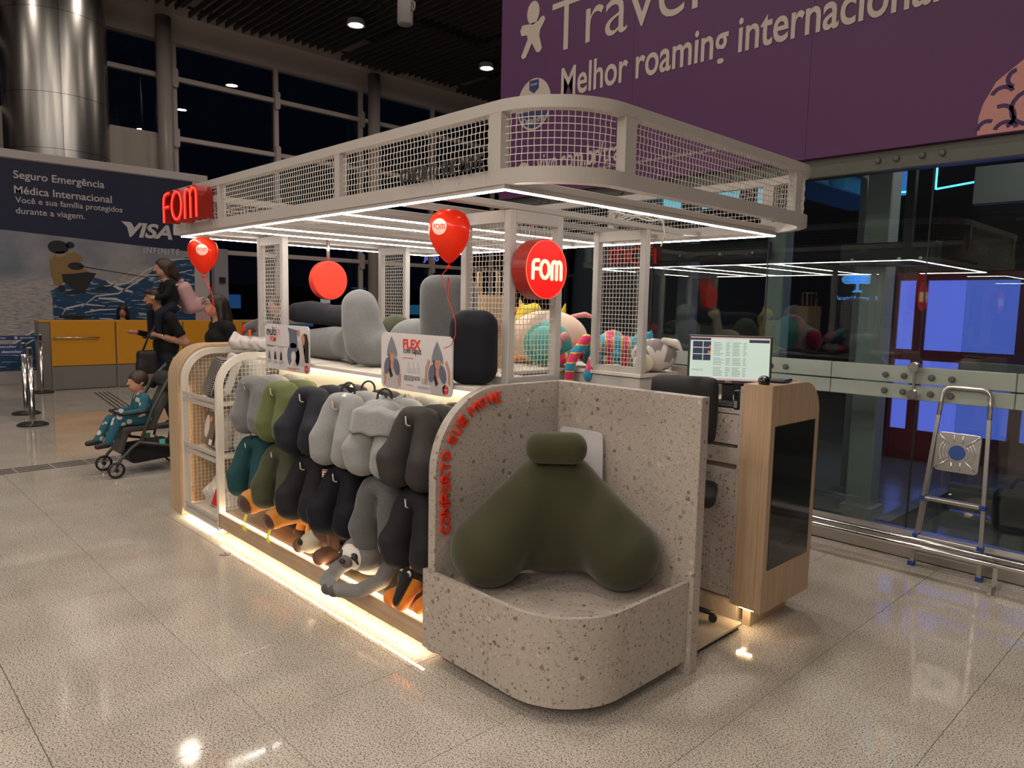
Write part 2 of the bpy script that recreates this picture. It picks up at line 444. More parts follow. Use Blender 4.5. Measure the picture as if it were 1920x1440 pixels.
# floor: grout bed with polished granite slabs
floor = struct('floor', MB().span((-16.4, -12, -0.08), (9, 3.46, -0.008)).span((-16.4, 3.46, -0.08), (-3.3, 17.9, -0.008)), mat('grout', (0.32, 0.28, 0.24), 0.7))
TX, TY = 0.61, 0.68
tb = MB().box((0, 0, -0.005), (TX-0.002, TY-0.002, 0.01), bev=0.0006).mesh('floor_tile'); tb.materials.append(MATS['granite_tile'])
cells = []
for i in range(-30, 13):
    for j in range(-18, 27):
        x0, y0 = 1.17+TX*i, -0.10+TY*j; cx, cyy = x0+TX/2, y0+TY/2
        if cx < -16.1 or (cyy+TY/2 > 3.46 and cx+TX/2 > -3.3) or cyy > 17: continue
        dx, dy = cx-CAMXY[0], cyy-CAMXY[1]; d = math.hypot(dx, dy)
        ang = (math.degrees(math.atan2(dy, dx))-136.1+180) % 360-180
        inside = -2.8 < cx < 0.0 and 0.2 < cyy < 2.0
        cells.append((d + (1000 if (abs(ang) > 40 or d < 1.2 or inside) else 0), cx, cyy))
cells.sort()
for d, cx, cyy in cells[:300]:
    o = bpy.data.objects.new('floor_tile', tb); C.objects.link(o); o.parent = floor; o.location = (cx, cyy, 0)
rb = MB()
for d, cx, cyy in cells[300:]: rb.box((cx, cyy, -0.005), (TX-0.004, TY-0.004, 0.01))
tag(rb.build('far_floor_tiles', MATS['granite_tile'], floor), kind='stuff')
# tactile guide strips let into the floor
strip_m = mat('tactile_black', (0.02, 0.018, 0.016), 0.6)
def strips(o_, d_, n, label):
    t = thing('tactile_strip', label, 'floor marking', (o_[0], o_[1], 0), math.atan2(d_[1], d_[0]))
    me = MB().box((0.15, 0, 0.0015), (0.29, 0.022, 0.003), bev=0.001).mesh('bar'); me.materials.append(strip_m)
    for i in range(n):
        for q in range(4):
            b = bpy.data.objects.new('bar', me); C.objects.link(b); b.parent = t; b.location = (i*0.305, (q-1.5)*0.068, 0)
strips((-5.62, 0.55), (0.02, -1), 6, 'black raised guide bars running across the floor past the stroller front wheels')
strips((-11.6, 1.62), (1, -0.12), 13, 'black raised guide bars leading diagonally from the yellow desk')

# ceiling: dark slab with louvre panels under it
ceil = struct('ceiling', MB().span((-17, -12, 8.9), (9, 18, 9.0)), mat('ceiling_dark', (0.035, 0.033, 0.035), 0.9))
slat_m = mat('louvre_dark', (0.07, 0.068, 0.074), 0.5)
lb = MB()
for q in range(9): lb.box((0, (q-4)*0.21, 0), (3.5, 0.035, 0.13))
for xx in (-1.55, 0, 1.55): lb.box((xx, 0, 0.09), (0.06, 1.9, 0.05))
lm = lb.mesh('louvre_panel'); lm.materials.append(slat_m)
for i in range(5):
    for j in range(10):
        o = bpy.data.objects.new('louvre_panel', lm); C.objects.link(o); o.parent = ceil; o['kind'] = 'stuff'
        o.location = (-13.55+i*3.75, -2.4+j*1.98, 8.12+0.10*((i+j) % 2))
for yy in (4.6, 8.6, 12.6):
    MB().span((-16, yy-0.06, 8.35), (6, yy+0.06, 8.6)).build('ceiling_beam', mat('beam_dark', (0.05, 0.047, 0.05), 0.6), ceil)
# ceiling downlights: ring, diffuser that gives the light
ring_me = MB().lathe([(0.16, 0.0), (0.20, -0.005), (0.205, 0.03), (0.19, 0.12), (0.0, 0.12)], seg=20).mesh('housing'); ring_me.materials.append(mat('lamp_white', (0.7, 0.7, 0.7), 0.5))
disc_me = MB().lathe([(0.0, 0.008), (0.165, 0.008)], seg=14).mesh('diffuser'); disc_me.materials.append(emis('lamp_glow', (1.0, 0.88, 0.76), LAMP_E))
dim_me = disc_me.copy(); dim_me.materials.clear(); dim_me.materials.append(emis('lamp_glow_dim', (1.0, 0.86, 0.72), LAMP_E*0.28))
fill_me = disc_me.copy(); fill_me.materials.clear(); fill_me.materials.append(emis('lamp_glow_fill', (1.0, 0.88, 0.76), LAMP_E*0.74))  # diffuser of the added soffit lamps that brighten the foreground
def downlight(x, y, label, z=7.95, dim=False):
    t = thing('ceiling_downlight', label, 'ceiling light', (x, y, z), group='ceiling downlights')
    a = bpy.data.objects.new('housing', ring_me); C.objects.link(a); a.parent = t
    b = bpy.data.objects.new('diffuser', dim_me if dim else fill_me if z < 6 else disc_me); C.objects.link(b); b.parent = t
downlight(-12.6, 7.40, 'round ceiling downlight nearest the steel pipe hanging from the ceiling', dim=True)
downlight(-12.65, 11.45, 'round ceiling downlight just left of the purple banner', dim=True)
for i in range(-2, 3):
    for j in range(-3, 3):
        x, y = -4.5+i*4.07, 3.33+j*4.07
        if y > 8 or (x > 2 and y < 0): continue
        if (i, j) in ((-2, 1),): continue
        downlight(x, y, 'round ceiling downlight high above the hall outside the picture', dim=(x < -6))

# unseen low soffit behind the photographer, its downlights added to light bench and floor
sof = struct('ceiling_soffit', MB().span((0.5, -12, 4.9), (9, -4.2, 5.1)), mat('soffit', (0.5, 0.47, 0.44), 0.7))
for i in range(4):
    for j in range(3): downlight(1.6+i*2.1, -4.9-j*2.1, 'unseen downlight added in the low soffit behind the photographer to light the bench', z=4.78)

# far window wall (x = -16): frame, mullions, panes
WX = -16.0
fr_m = mat('window_frame_paint', (0.62, 0.54, 0.53), 0.45)
pane_m = MATS['glass_window']
win = struct('window_1', MB().span((WX-0.12, -12, 7.6), (WX+0.18, 18, 8.15)), fr_m)
ys = [-5.67, -3.12, -0.57, 1.98, 4.53, 7.08, 9.63, 12.18, 14.73, 17.28]
zs = [0.1, 1.1, 2.84, 4.15, 5.45, 6.82, 7.6]
for y in ys: MB().span((WX-0.05, y-0.06, 0), (WX+0.09, y+0.06, 8.1), bev=0.01).build('mullion', fr_m, win)
for z in zs[:-1]: MB().span((WX-0.05, -12, z-0.055), (WX+0.11, 18, z+0.055), bev=0.01).build('transom', fr_m, win)
for a, b_ in zip(ys, ys[1:]):
    for c, d in zip(zs, zs[1:]):
        MB().span((WX-0.02, a+0.06, c+0.05), (WX, b_-0.06, d-0.05)).build('pane', pane_m, win)
brm = rrect(-0.07, -0.22, 0.07, 0.22, 0.05, 3)
for y in ys[3:8]:
    for z in zs[2:6]: MB().prism(brm, M_of((0, 1, 0), (0, 0, 1), loc=(WX+0.12, y, z)), 0.05).build('bracket', fr_m, win)
MB().span((WX+0.02, 1.0, 3.1), (WX+0.12, 4.42, 5.4)).build('infill_panel', mat('infill_white', (0.62, 0.55, 0.50), 0.6), win)
# dark night outside: apron ground and far terminal strip with a few lights
struct('ground', MB().span((-60, -20, -0.5), (-17.5, 40, -0.4)), mat('apron', (0.012, 0.013, 0.018), 0.8))
far = thing('terminal_building', 'dark far terminal building with a few blue and white lit windows outside', 'building', (-30, 12, -0.4))
MB().span((-1, -16, 0), (1, 16, 2.6)).build('wall', mat('far_dark', (0.014, 0.014, 0.02), 0.9), far)
MB().span((-1.2, -16.2, 2.6), (1.2, 16.2, 2.75)).build('roof', mat('far_roof', (0.05, 0.06, 0.08), 0.9), far)
for y, z, w, h, c, s in ((-3.6, 1.6, 0.7, 0.5, (0.1, 0.35, 0.9), 0.7), (-1.2, 1.7, 0.9, 0.6, (0.08, 0.3, 0.7), 0.5), (1.6, 0.9, 1.6, 0.8, (0.15, 0.5, 0.8), 0.35), (-2.6, 0.9, 1.6, 0.25, (0.02, 0.08, 0.9), 0.8), (5.3, 1.2, 0.8, 1.6, (0.08, 0.28, 0.8), 0.6), (8.5, 1.5, 1.2, 0.5, (0.1, 0.5, 0.8), 0.4), (3.6, 2.0, 0.5, 0.2, (0.9, 0.8, 0.6), 1.0)):
    MB().span((1.0, y, z), (1.04, y+w, z+h)).build('lit_window', emis('far_lit_%.1f_%.1f' % (y, z), c, s), far)
sg = thing('lit_sign', 'small blue lit sign seen through the far window beside the columns', 'sign', (-16.6, 12.35, 2.98))
text('lettering', 'Jimo', M_of((0, 1, 0), (0, 0, 1), loc=(0.02, 0, 0)), 0.62, emis('jimo_blue', (0.32, 0.38, 1.0), 2.0), sg, extrude=0.01, offset=0.012)
MB().span((-0.02, -0.1, -0.12), (0.0, 0.75, 0.36)).build('backing', dark, sg); MB().span((-0.06, 0.30, -3.38), (-0.02, 0.36, 0.3)).build('pole', dark, sg)
# round posts in front of the glazing and the big steel clad column
pm = mat('pipe_paint', (0.40, 0.35, 0.34), 0.35)
for y, l in ((4.15, 'slim grey round pipe post beside the big steel column'), (9.75, 'slim grey round pipe post by the purple banner'), (-4.0, 'slim grey round pipe post left of the picture')):
    p = thing('pipe_post', l, 'post', (WX+0.55, y, 0))
    MB().lathe([(0, 0), (0.17, 0), (0.17, 7.98), (0, 7.98)], seg=20).build('shaft', pm, p, True)
    MB().lathe([(0, 0), (0.26, 0), (0.26, 0.04), (0.17, 0.05)], seg=20).build('base_ring', pm, p)
col = thing('steel_column', 'huge round column clad in brushed stainless steel behind the blue advertising wall', 'column', (-14.97, 1.88, 0))
for k, (z0, z1) in enumerate(((0, 2.0), (2.0, 4.5), (4.5, 5.55), (5.55, 7.1), (7.1, 8.05))):
    for h in range(2):
        cb = MB(); a0 = -0.12+PI*h
        cb.grid(lambda u, v: Vector((0.93*math.cos(a0+PI*u*0.998), 0.93*math.sin(a0+PI*u*0.998), z0+0.004+(z1-z0-0.008)*v)), 40, 2)
        cb.build('cladding_sheet', steel, col, True)
MB().lathe([(0.92, 0), (0.92, 8.05)], seg=40).build('core', dark, col, True)
# structural fascia of the ceiling edge near the windows
MB().span((-15.9, -12, 8.15), (-15.6, 18, 8.9)).build('edge_beam', fr_m, win)

# purple advertising banner (y = 3.35) above the glass front
BY = 3.35
def onY(x, z, y): return M_of((1, 0, 0), (0, 0, 1), loc=(x, y, z))    # text plane facing -Y
ban = thing('banner', 'huge purple advertising banner hung above the glass wall', 'banner', (0, BY, 0))
purple = mat('banner_purple', (0.105, 0.028, 0.115), 0.55, noise=0.03, nscale=2)
bwhite = mat('banner_white', (0.60, 0.52, 0.47), 0.6); bpink = mat('banner_pink', (0.60, 0.28, 0.26), 0.6)
bx = [-3.26, -1.55, 0.05, 1.65, 3.3]
for a, b_ in zip(bx, bx[1:]): MB().span((a+0.001, -0.001, 2.765), (b_-0.001, 0.06, 6.2)).build('vinyl_panel', purple, ban)
E0 = -0.004
text('lettering', 'Travel', onY(-2.54, 4.08, E0), 1.62, bwhite, ban, h=0.46, extrude=0.002, offset=-0.004)
text('lettering', 'Melhor roaming internacional', onY(-2.40, 3.56, E0), 3.27, bwhite, ban, h=0.36, extrude=0.002, offset=0.014)
text('lettering', 'vivo.com.br/travel', onY(-2.70, 2.975, E0), 1.22, bwhite, ban, h=0.19, extrude=0.002, offset=0.012)
text('small_print', 'Para mais informações, condições de uso, cobertura consulte vivo.com.br/travel Imagem gerada por IA', onY(-2.30, 2.915, E0), 1.68, bwhite, ban, extrude=0.002, offset=0.004)
lg = MB()
Mb = onY(0, 0, E0)
fig = [(-2.86, 4.44), (-2.95, 4.45), (-2.98, 4.40), (-2.96, 4.35), (-2.88, 4.34), (-2.87, 4.30), (-2.96, 4.15), (-2.93, 4.12), (-2.89, 4.13), (-2.81, 4.25), (-2.745, 4.15), (-2.70, 4.14), (-2.67, 4.17), (-2.71, 4.30), (-2.70, 4.35), (-2.635, 4.43), (-2.65, 4.47), (-2.69, 4.47), (-2.73, 4.44)]
lg.prism(fig, Mb, 0.003); lg.prism(ellipse(-2.80, 4.535, 0.085, 0.11), Mb, 0.003)
lg.build('logo_figure', bwhite, ban)
bd = MB().prism(ellipse(-2.765, 3.655, 0.235, 0.25, 36), Mb, 0.002).build('award_badge', bwhite, ban)
MB().prism([(-2.765+0.215*math.cos(a), 3.655+0.23*math.sin(a)) for a in [math.radians(195+i*10) for i in range(16)]], onY(0, 0, -0.0065), 0.002).build('badge_blue', mat('badge_blue', (0.03, 0.05, 0.17), 0.6), ban)
MB().prism([(-2.83, 3.89), (-2.70, 3.885), (-2.70, 3.80), (-2.765, 3.76), (-2.83, 3.80)], onY(0, 0, -0.0065), 0.002).build('badge_shield', MATS['badge_blue'], ban)
text('badge_text', 'Datafolha', onY(-2.91, 3.475, -0.009), 0.30, bwhite, ban, extrude=0.002, offset=0.012)
text('badge_text', 'FOLHA', onY(-2.81, 3.835, -0.009), 0.09, bwhite, ban, extrude=0.002, offset=0.012)
MB().prism([(-2.96, 3.62), (-2.57, 3.70), (-2.57, 3.72), (-2.96, 3.64)], onY(0, 0, -0.0065), 0.002).build('badge_rule', mat('badge_ink', (0.06, 0.06, 0.09), 0.6), ban)
MB().prism(ellipse(-2.89, 3.00, 0.10, 0.105), Mb, 0.003).build('cursor_disc', bwhite, ban)
MB().prism([(-2.91, 3.06), (-2.82, 2.985), (-2.865, 2.975), (-2.845, 2.93), (-2.865, 2.925), (-2.885, 2.965), (-2.915, 2.94)], onY(0, 0, -0.0075), 0.002).build('cursor_arrow', purple, ban)
# pink patterned shape at the right
MB().prism([(1.15, 2.77), (1.15, 2.88), (1.17, 2.96), (1.23, 3.08), (1.36, 3.18), (1.6, 3.34), (2.1, 3.5), (2.1, 2.77)], Mb, 0.003).build('pink_shape', bpink, ban)
sb = MB()
for cx, cz, r, a0, a1 in ((1.27, 2.86, 0.07, -60, 110), (1.27, 2.98, 0.06, 30, 160), (1.42, 2.90, 0.10, 60, 300), (1.30, 2.77, 0.06, 20, 160), (1.34, 3.08, 0.05, 100, 250), (1.52, 3.05, 0.12, 100, 280), (1.20, 2.80, 0.05, 60, 180), (1.45, 3.15, 0.06, 180, 320), (1.62, 2.85, 0.12, 0, 300)):
    pts = arc(cx, cz, r+0.012, a0, a1, 10)+arc(cx, cz, r-0.012, a1, a0, 10); sb.prism(pts, onY(0, 0, -0.0065), 0.002)
sb.build('arc_pattern', mat('banner_deep', (0.06, 0.02, 0.12), 0.6), ban)

# glass front (y = 3.42)
GY = 3.42
grey = mat('channel_grey', (0.13, 0.135, 0.12), 0.4, metal=0.3); sgreen = mat('channel_pale', (0.42, 0.48, 0.43), 0.3, metal=0.2)
gw = struct('window_2', MB().span((-3.3, GY-0.03, 2.63), (5, GY+0.10, 2.765), bev=0.006), grey)
gx = [-3.3, -2.35, -1.31, -0.23, 0.90, 2.05, 3.4, 5.0]
for a, b_ in zip(gx, gx[1:]): MB().span((a+0.004, GY, 0.16), (b_-0.004, GY+0.012, 2.63)).build('pane', MATS['glass_wall'], gw)
for x in gx[1:-1]: MB().span((x-0.004, GY-0.001, 0.16), (x+0.004, GY+0.014, 2.63)).build('joint', dark, gw)
for z0, z1 in ((1.075, 1.175), (1.185, 1.30)):
    for a, b_ in zip(gx, gx[1:]):
        m_ = (a+b_)/2
        for c, d in ((a, m_), (m_, b_)): MB().span((c+0.002, GY-0.045, z0), (d-0.002, GY-0.004, z1), bev=0.004).build('channel_bar', sgreen, gw)
bolt_me = MB().lathe([(0.021, 0.0), (0.021, 0.012), (0.016, 0.018), (0, 0.019)], M_of((1, 0, 0), (0, 0, 1), loc=(0, 0, 0)), 12).mesh('bolt'); bolt_me.materials.append(grey)
for x in gx[1:-1]:
    for dx in (-0.19, -0.07, 0.10, 0.22):
        for z in (1.125, 1.235):
            o = bpy.data.objects.new('bolt', bolt_me); C.objects.link(o); o.parent = gw; o.location = (x+dx, GY-0.045, z)
    for z in (1.12, 1.30): MB().lathe([(0.036, 0.0), (0.036, 0.05), (0.03, 0.058), (0, 0.058)], M_of((1, 0, 0), (0, 0, 1), loc=(x, GY-0.045, z)), 16).build('spider_cap', alu, gw, False)
    MB().span((x-0.006, GY-0.075, 1.12), (x+0.006, GY-0.06, 1.30)).build('spider_rod', alu, gw)
    for dx in (-0.2, -0.08, 0.08, 0.2):
        o = bpy.data.objects.new('bolt', bolt_me); C.objects.link(o); o.parent = gw; o.location = (x+dx-0.15, GY-0.03, 2.70)
MB().span((-3.3, GY-0.10, 0.0), (5, GY+0.02, 0.155)).build('kick_plate', mat('kick_steel', (0.62, 0.57, 0.53), 0.35, metal=0.6), gw)
MB().span((-3.3, GY-0.03, 0.155), (5, GY+0.03, 0.175)).build('sill', alu, gw)
# floor rail in front of the glass
rail = thing('bumper_rail', 'low double steel bumper rail on T-shaped feet along the glass wall', 'rail', (0, 3.0, 0))
for dy, z in ((0, 0.185), (0.035, 0.215)): MB().tube([(-3.3, dy, z), (5, dy, z)], 0.019, 10).build('tube', chrome, rail, True)
for x in (-1.9, -0.15, 1.52, 3.3):
    f = MB().span((x-0.012, 0.06, 0.012), (x+0.012, 0.085, 0.20)).build('foot', chrome, rail)
    MB().span((x-0.012, -0.06, 0.0), (x+0.012, 0.20, 0.012)).build('base_bar', chrome, f)
# behind the glass: vestibule
struct('floor_vestibule', MB().span((-3.3, 3.46, -0.08), (8, 16, 0.0)), mat('vestibule_floor', (0.24, 0.235, 0.22), 0.18))
struct('wall_back', MB().span((-3.3, 15.9, 0), (8, 16, 4)), mat('vest_dark', (0.02, 0.024, 0.03), 0.8))
struct('ceiling_vestibule', MB().span((-3.3, 3.6, 3.3), (8, 15.9, 3.4)), mat('vest_ceil', (0.03, 0.035, 0.045), 0.8))
struct('wall_vestibule', MB().span((-3.36, 3.46, 0), (-3.3, 15.9, 3.4)), mat('vest_side', (0.10, 0.10, 0.105), 0.6))
vl_me = MB().lathe([(0.0, 0.004), (0.07, 0.004)], seg=12).mesh('diffuser'); vl_me.materials.append(emis('vest_fill', (1.0, 0.93, 0.85), 150.0))  # downlights added to brighten the vestibule floor and posts
for x, y in ((-0.6, 4.3), (1.3, 4.2), (3.2, 4.2), (-2.2, 5.0), (1.0, 6.2)):
    t = thing('vestibule_fill_lamp', 'small round downlight added to brighten the vestibule behind the glass', 'ceiling light', (x, y, 3.285), group='added vestibule downlights')
    MB().lathe([(0.07, 0.0), (0.09, 0.0), (0.09, 0.015), (0.0, 0.015)], seg=16).build('ring', MATS['lamp_white'], t); o = bpy.data.objects.new('diffuser', vl_me); C.objects.link(o); o.parent = t
vg = mat('vest_grey', (0.20, 0.20, 0.20), 0.5); vw = mat('vest_white', (0.5, 0.5, 0.48), 0.5)
for x, y, w, m_, l in ((-0.42, 4.0, 0.16, vw, 'pale square post right behind the glass joint'), (-0.05, 4.9, 0.14, vg, 'grey post further in behind the glass'), (-1.7, 4.6, 0.16, vg, 'grey post deep behind the glass left of the monitor'), (0.26, 4.35, 0.2, vw, 'grey post behind the glass above the wood totem')):
    p = thing('vestibule_post', l, 'post', (x, y, 0))
    MB().span((-w/2, -w/2, 0), (w/2, w/2, 3.3), bev=0.01).build('shaft', m_, p); MB().span((-w/2-0.03, -w/2-0.03, 0), (w/2+0.03, w/2+0.03, 0.05)).build('base', m_, p)
ib = thing('inner_glass_wall', 'second glass wall inside the vestibule with grey bolted channels', 'glass wall', (0.45, 4.95, 0))
for z0, z1 in ((0.02, 0.24), (1.05, 1.27), (2.55, 2.85)):
    MB().span((0.3, -0.05, z0), (6, 0.05, z1), bev=0.006).build('channel_bar', vg, ib)
    for x in (1.05, 1.17, 1.4, 1.52, 2.9, 3.02):
        for z in (z0+0.07, z1-0.07):
            o = bpy.data.objects.new('bolt', bolt_me); C.objects.link(o); o.parent = ib; o.location = (x, -0.05, z)
MB().span((0.2, -1.4, 0), (0.3, 0.05, 0.16)).build('curb', vg, ib); MB().span((0.3, -0.006, 0.05), (6, 0.006, 2.85)).build('pane', MATS['glass_wall'], ib)
bb = thing('vestibule_beam', 'beam with blue light put into its colour, crossing behind the glass under the purple banner', 'beam', (-0.75, 3.6, 2.75))
MB().span((0, 0, 0), (0.5, 2.6, 0.16), bev=0.01).build('beam', mat('beam_blue_lit', (0.06, 0.40, 0.72), 0.35), bb)  # beam colour lightened to hold the blue light falling on it
MB().span((0.48, 0.3, 0.16), (0.55, 2.6, 0.20)).build('flange', mat('beam_blue_lit2', (0.05, 0.20, 0.38), 0.35), bb)
do = thing('door_operator', 'black sliding door drive box behind the glass below the canopy corner', 'machine', (-1.6, 3.75, 2.08))
MB().span((-0.7, -0.07, 0), (1.2, 0.07, 0.15), bev=0.01).build('housing', dark, do); MB().span((-0.6, -0.03, 0.15), (-0.54, 0.03, 1.22)).build('hanger', dark, do); MB().span((1.0, -0.03, 0.15), (1.06, 0.03, 1.22)).build('hanger', dark, do)
for x in (-0.4, 0.0, 0.4, 0.8, 1.1): MB().lathe([(0.012, 0), (0.012, 0.01), (0, 0.012)], M_of((1, 0, 0), (0, 0, 1), loc=(x, -0.07, 0.05)), 8).build('screw', alu, do)
do2 = thing('door_operator', 'black sliding door drive box behind the glass above the totem', 'machine', (0.42, 4.10, 2.02))
MB().span((-0.35, -0.07, 0), (0.35, 0.07, 0.18), bev=0.01).build('housing', dark, do2); MB().span((0.1, -0.03, 0.18), (0.16, 0.03, 1.28)).build('hanger', dark, do2)
for x in (-0.25, 0.1, 0.25): MB().lathe([(0.014, 0), (0.014, 0.01), (0, 0.012)], M_of((1, 0, 0), (0, 0, 1), loc=(x, -0.07, 0.05)), 8).build('screw', alu, do2)
# blue lit shop with maroon frame behind the glass
sh = thing('lit_booth', 'lavender blue lit booth with dark maroon frame beyond the glass at right', 'booth', (0, 7, 0))
mar = mat('maroon', (0.30, 0.03, 0.05), 0.4); lav = emis('lavender_panel', (0.16, 0.20, 0.92), 0.85)
for x0, x1 in ((-0.44, -0.27), (-0.15, 0.71), (0.82, 1.9)):
    for z0, z1 in ((1.26, 2.03), (0.35, 1.14)): MB().span((x0, 0, z0), (x1, 0.03, z1)).build('lit_panel', lav, sh)
for x0, x1 in ((-0.48, -0.44), (-0.27, -0.15), (0.71, 0.82), (1.9, 1.98)): MB().span((x0, -0.03, 0), (x1, 0.06, 2.1)).build('upright', mar, sh)
for z0, z1 in ((2.03, 2.12), (1.14, 1.26), (0, 0.35)): MB().span((-0.48, -0.02, z0), (1.98, 0.05, z1)).build('crosspiece', mar, sh)
# cyan neon edged glass box high behind the glass
nb = thing('neon_outline', 'cyan neon lines outlining a glass box high behind the glass wall', 'neon light', (0, 6, 2.87))
cy1 = emis('cyan_neon', (0.10, 0.75, 0.95), 3.0)
for a, b_ in (((-0.05, 0, 0), (-0.05, 0, 0.28)), ((0.14, 0, 0), (0.14, 0, 0.28)), ((0.14, 0, 0.0), (0.9, -0.1, 0.06)), ((-0.2, 0, 0), (-0.05, 0, 0)), ((0.9, -0.1, 0.06), (2.2, -0.2, 0.12))):
    MB().tube([a, b_], 0.009, 6).build('tube', cy1, nb)
MB().span((-0.2, 0.05, -0.02), (-0.14, 0.1, 0.3)).build('blue_edge', emis('blue_edge', (0.05, 0.2, 0.6), 0.8), nb)
lp = thing('light_panel', 'row of pale cyan lit panels seen through the canopy mesh behind the glass', 'light panel', (-2.85, 6.4, 2.93))
for x in (-1.9, -0.7, 0.1, 0.85): MB().span((x, 0, 0.02), (x+0.55, 0.03, 0.32)).build('panel', emis('cyan_panel', (0.25, 0.75, 0.95), 0.9), lp)
MB().span((-2.0, 0.03, 0), (1.5, 0.06, 0.36)).build('backing', dark, lp)
for x in (-1.8, -0.2, 1.3): MB().span((x, 0.04, 0.36), (x+0.02, 0.06, 0.37)).build('hanger', dark, lp)
bl_ = thing('added_blue_line', 'added blue line light under the vestibule ceiling, washing the blue beam', 'light', (-0.2, 5.2, 3.24))
MB().span((-1.2, -0.02, 0.02), (1.2, 0.02, 0.06)).build('profile', dark, bl_); MB().span((-1.2, -0.012, 0.0), (1.2, 0.012, 0.02)).build('diffuser', emis('blue_fill_led', (0.05, 0.35, 1.0), 14.0), bl_)  # blue lamp added to wash the beam and ceiling
# behind the photographer: dark shop fronts that show only as reflections
rear = struct('wall_front', MB().span((-16, -12.1, 0), (9, -12, 8.9)), mat('rear_dark', (0.05, 0.045, 0.045), 0.8))
rs = thing('shop_sign', 'blue lit tree logo and script sign mirrored in the glass at right', 'sign', (-4.3, -8.9, 1.45))
MB().span((-1.5, -0.25, -1.2), (1.5, -0.05, 2.6)).build('fascia', mat('fascia_dark', (0.03, 0.03, 0.035), 0.5), rs)
Ms = M_of((-1, 0, 0), (0, 0, 1), loc=(0, -0.04, 0))
cyb = emis('sign_blue', (0.10, 0.42, 1.0), 5.0)
text('lettering', 'Energia Natural', Ms @ Matrix.Translation((-0.46, 0.48, 0)), 0.92, cyb, rs, extrude=0.02, shear=0.3)
tl = MB()
for cx, cz, rx, ry in ((-0.2, 1.0, 0.18, 0.12), (0.2, 1.0, 0.18, 0.12), (0, 1.10, 0.22, 0.14), (0, 0.98, 0.2, 0.1)): tl.prism(ellipse(cx, cz, rx, ry), Ms, 0.02)
tl.prism([(-0.04, 0.72), (0.04, 0.72), (0.03, 0.95), (-0.03, 0.95)], Ms, 0.02); tl.prism([(-0.14, 0.69), (0.14, 0.69), (0.03, 0.76), (-0.03, 0.76)], Ms, 0.02)
tl.build('tree_logo', cyb, rs)
# ------------------------------------------------------------------ left background: mural wall, desk, queue posts
VX = -13.0
def onX(y, z, x): return M_of((0, 1, 0), (0, 0, 1), loc=(x, y, z))    # text plane facing +X
mu = thing('advertising_wall', 'large advertising wall with navy top and a skier on snow below', 'advertising wall', (-13.6, 0.0766, -0.0637)); mu.scale = (1.0386, 1.0386, 1.0386)
MB().span((-0.30, -6, 0.062), (0, 4.11, 4.04)).build('body', mat('ad_body', (0.40, 0.36, 0.37), 0.5), mu)
MB().span((-0.30, -6, 4.04), (0.02, 4.11, 4.19), bev=0.01).build('top_trim', mat('ad_trim', (0.50, 0.46, 0.46), 0.4), mu)
MB().span((-0.02, 3.80, 0.062), (0.012, 4.11, 4.04)).build('side_trim', MATS['ad_trim'], mu)
navy = mat('ad_navy', (0.006, 0.008, 0.045), 0.5); adw = mat('ad_white', (0.55, 0.53, 0.55), 0.6); adb = mat('ad_blue_plain', (0.008, 0.05, 0.13), 0.5)
MB().prism([(-6, 3.14), (3.8, 2.62), (3.8, 4.03), (-6, 4.03)], onX(0, 0, 0.001), 0.003).build('navy_print', navy, mu)
# snow print
m, nt, b = nodes_of('ad_snow')
v = coords(nt, (1, 1, 1)); mp2 = nt.nodes.new('ShaderNodeMapping'); mp2.inputs['Rotation'].default_value = (0.35, 0, 0); mp2.inputs['Scale'].default_value = (1, 1.2, 9)
nt.links.new(v, mp2.inputs['Vector'])
n = tex(nt, 'Noise', 5.0, mp2.outputs['Vector'], Detail=8.0, Roughness=0.7)
sn = ramp(nt, n.outputs['Fac'], [(0.30, (0.10, 0.12, 0.16)), (0.48, (0.34, 0.32, 0.33)), (0.65, (0.52, 0.48, 0.48))])
sep = nt.nodes.new('ShaderNodeSeparateXYZ'); nt.links.new(v, sep.inputs[0])
n2 = tex(nt, 'Noise', 0.9, v, Detail=5.0)
sky = ramp(nt, n2.outputs['Fac'], [(0.3, (0.12, 0.16, 0.22)), (0.62, (0.36, 0.34, 0.37))])
ma = nt.nodes.new('ShaderNodeMath'); ma.operation = 'MULTIPLY_ADD'; ma.inputs[1].default_value = -0.14; nt.links.new(sep.outputs['Y'], ma.inputs[0]); nt.links.new(sep.outputs['Z'], ma.inputs[2])
mask = ramp(nt, ma.outputs[0], [(1.72/4, (0, 0, 0)), (1.95/4, (1, 1, 1))])
mdiv = nt.nodes.new('ShaderNodeMath'); mdiv.operation = 'DIVIDE'; mdiv.inputs[1].default_value = 4.0; nt.links.new(ma.outputs[0], mdiv.inputs[0])
nt.links.new(mdiv.outputs[0], mask.node.inputs['Fac'])
nt.links.new(mix_rgba(nt, mask, sn, sky), b.inputs['Base Color']); b.inputs['Roughness'].default_value = 0.55
MB().prism([(-6, 0.3), (3.8, 0.3), (3.8, 2.62), (-6, 3.14)], onX(0, 0, 0.001), 0.003).build('snow_print', m, mu)
m3, nt, b = nodes_of('ad_blue_slope'); v = coords(nt, (1, 1, 1)); mp3 = nt.nodes.new('ShaderNodeMapping'); mp3.inputs['Rotation'].default_value = (-0.45, 0, 0); mp3.inputs['Scale'].default_value = (1, 0.9, 5.5)
nt.links.new(v, mp3.inputs['Vector']); n = tex(nt, 'Noise', 3.2, mp3.outputs['Vector'], Detail=5.0, Roughness=0.55, Distortion=0.8)
nt.links.new(ramp(nt, n.outputs['Fac'], [(0.50, (0.008, 0.05, 0.13)), (0.585, (0.012, 0.065, 0.16)), (0.61, (0.24, 0.28, 0.34)), (0.70, (0.50, 0.50, 0.52))]), b.inputs['Base Color']); b.inputs['Roughness'].default_value = 0.5
adb = m3
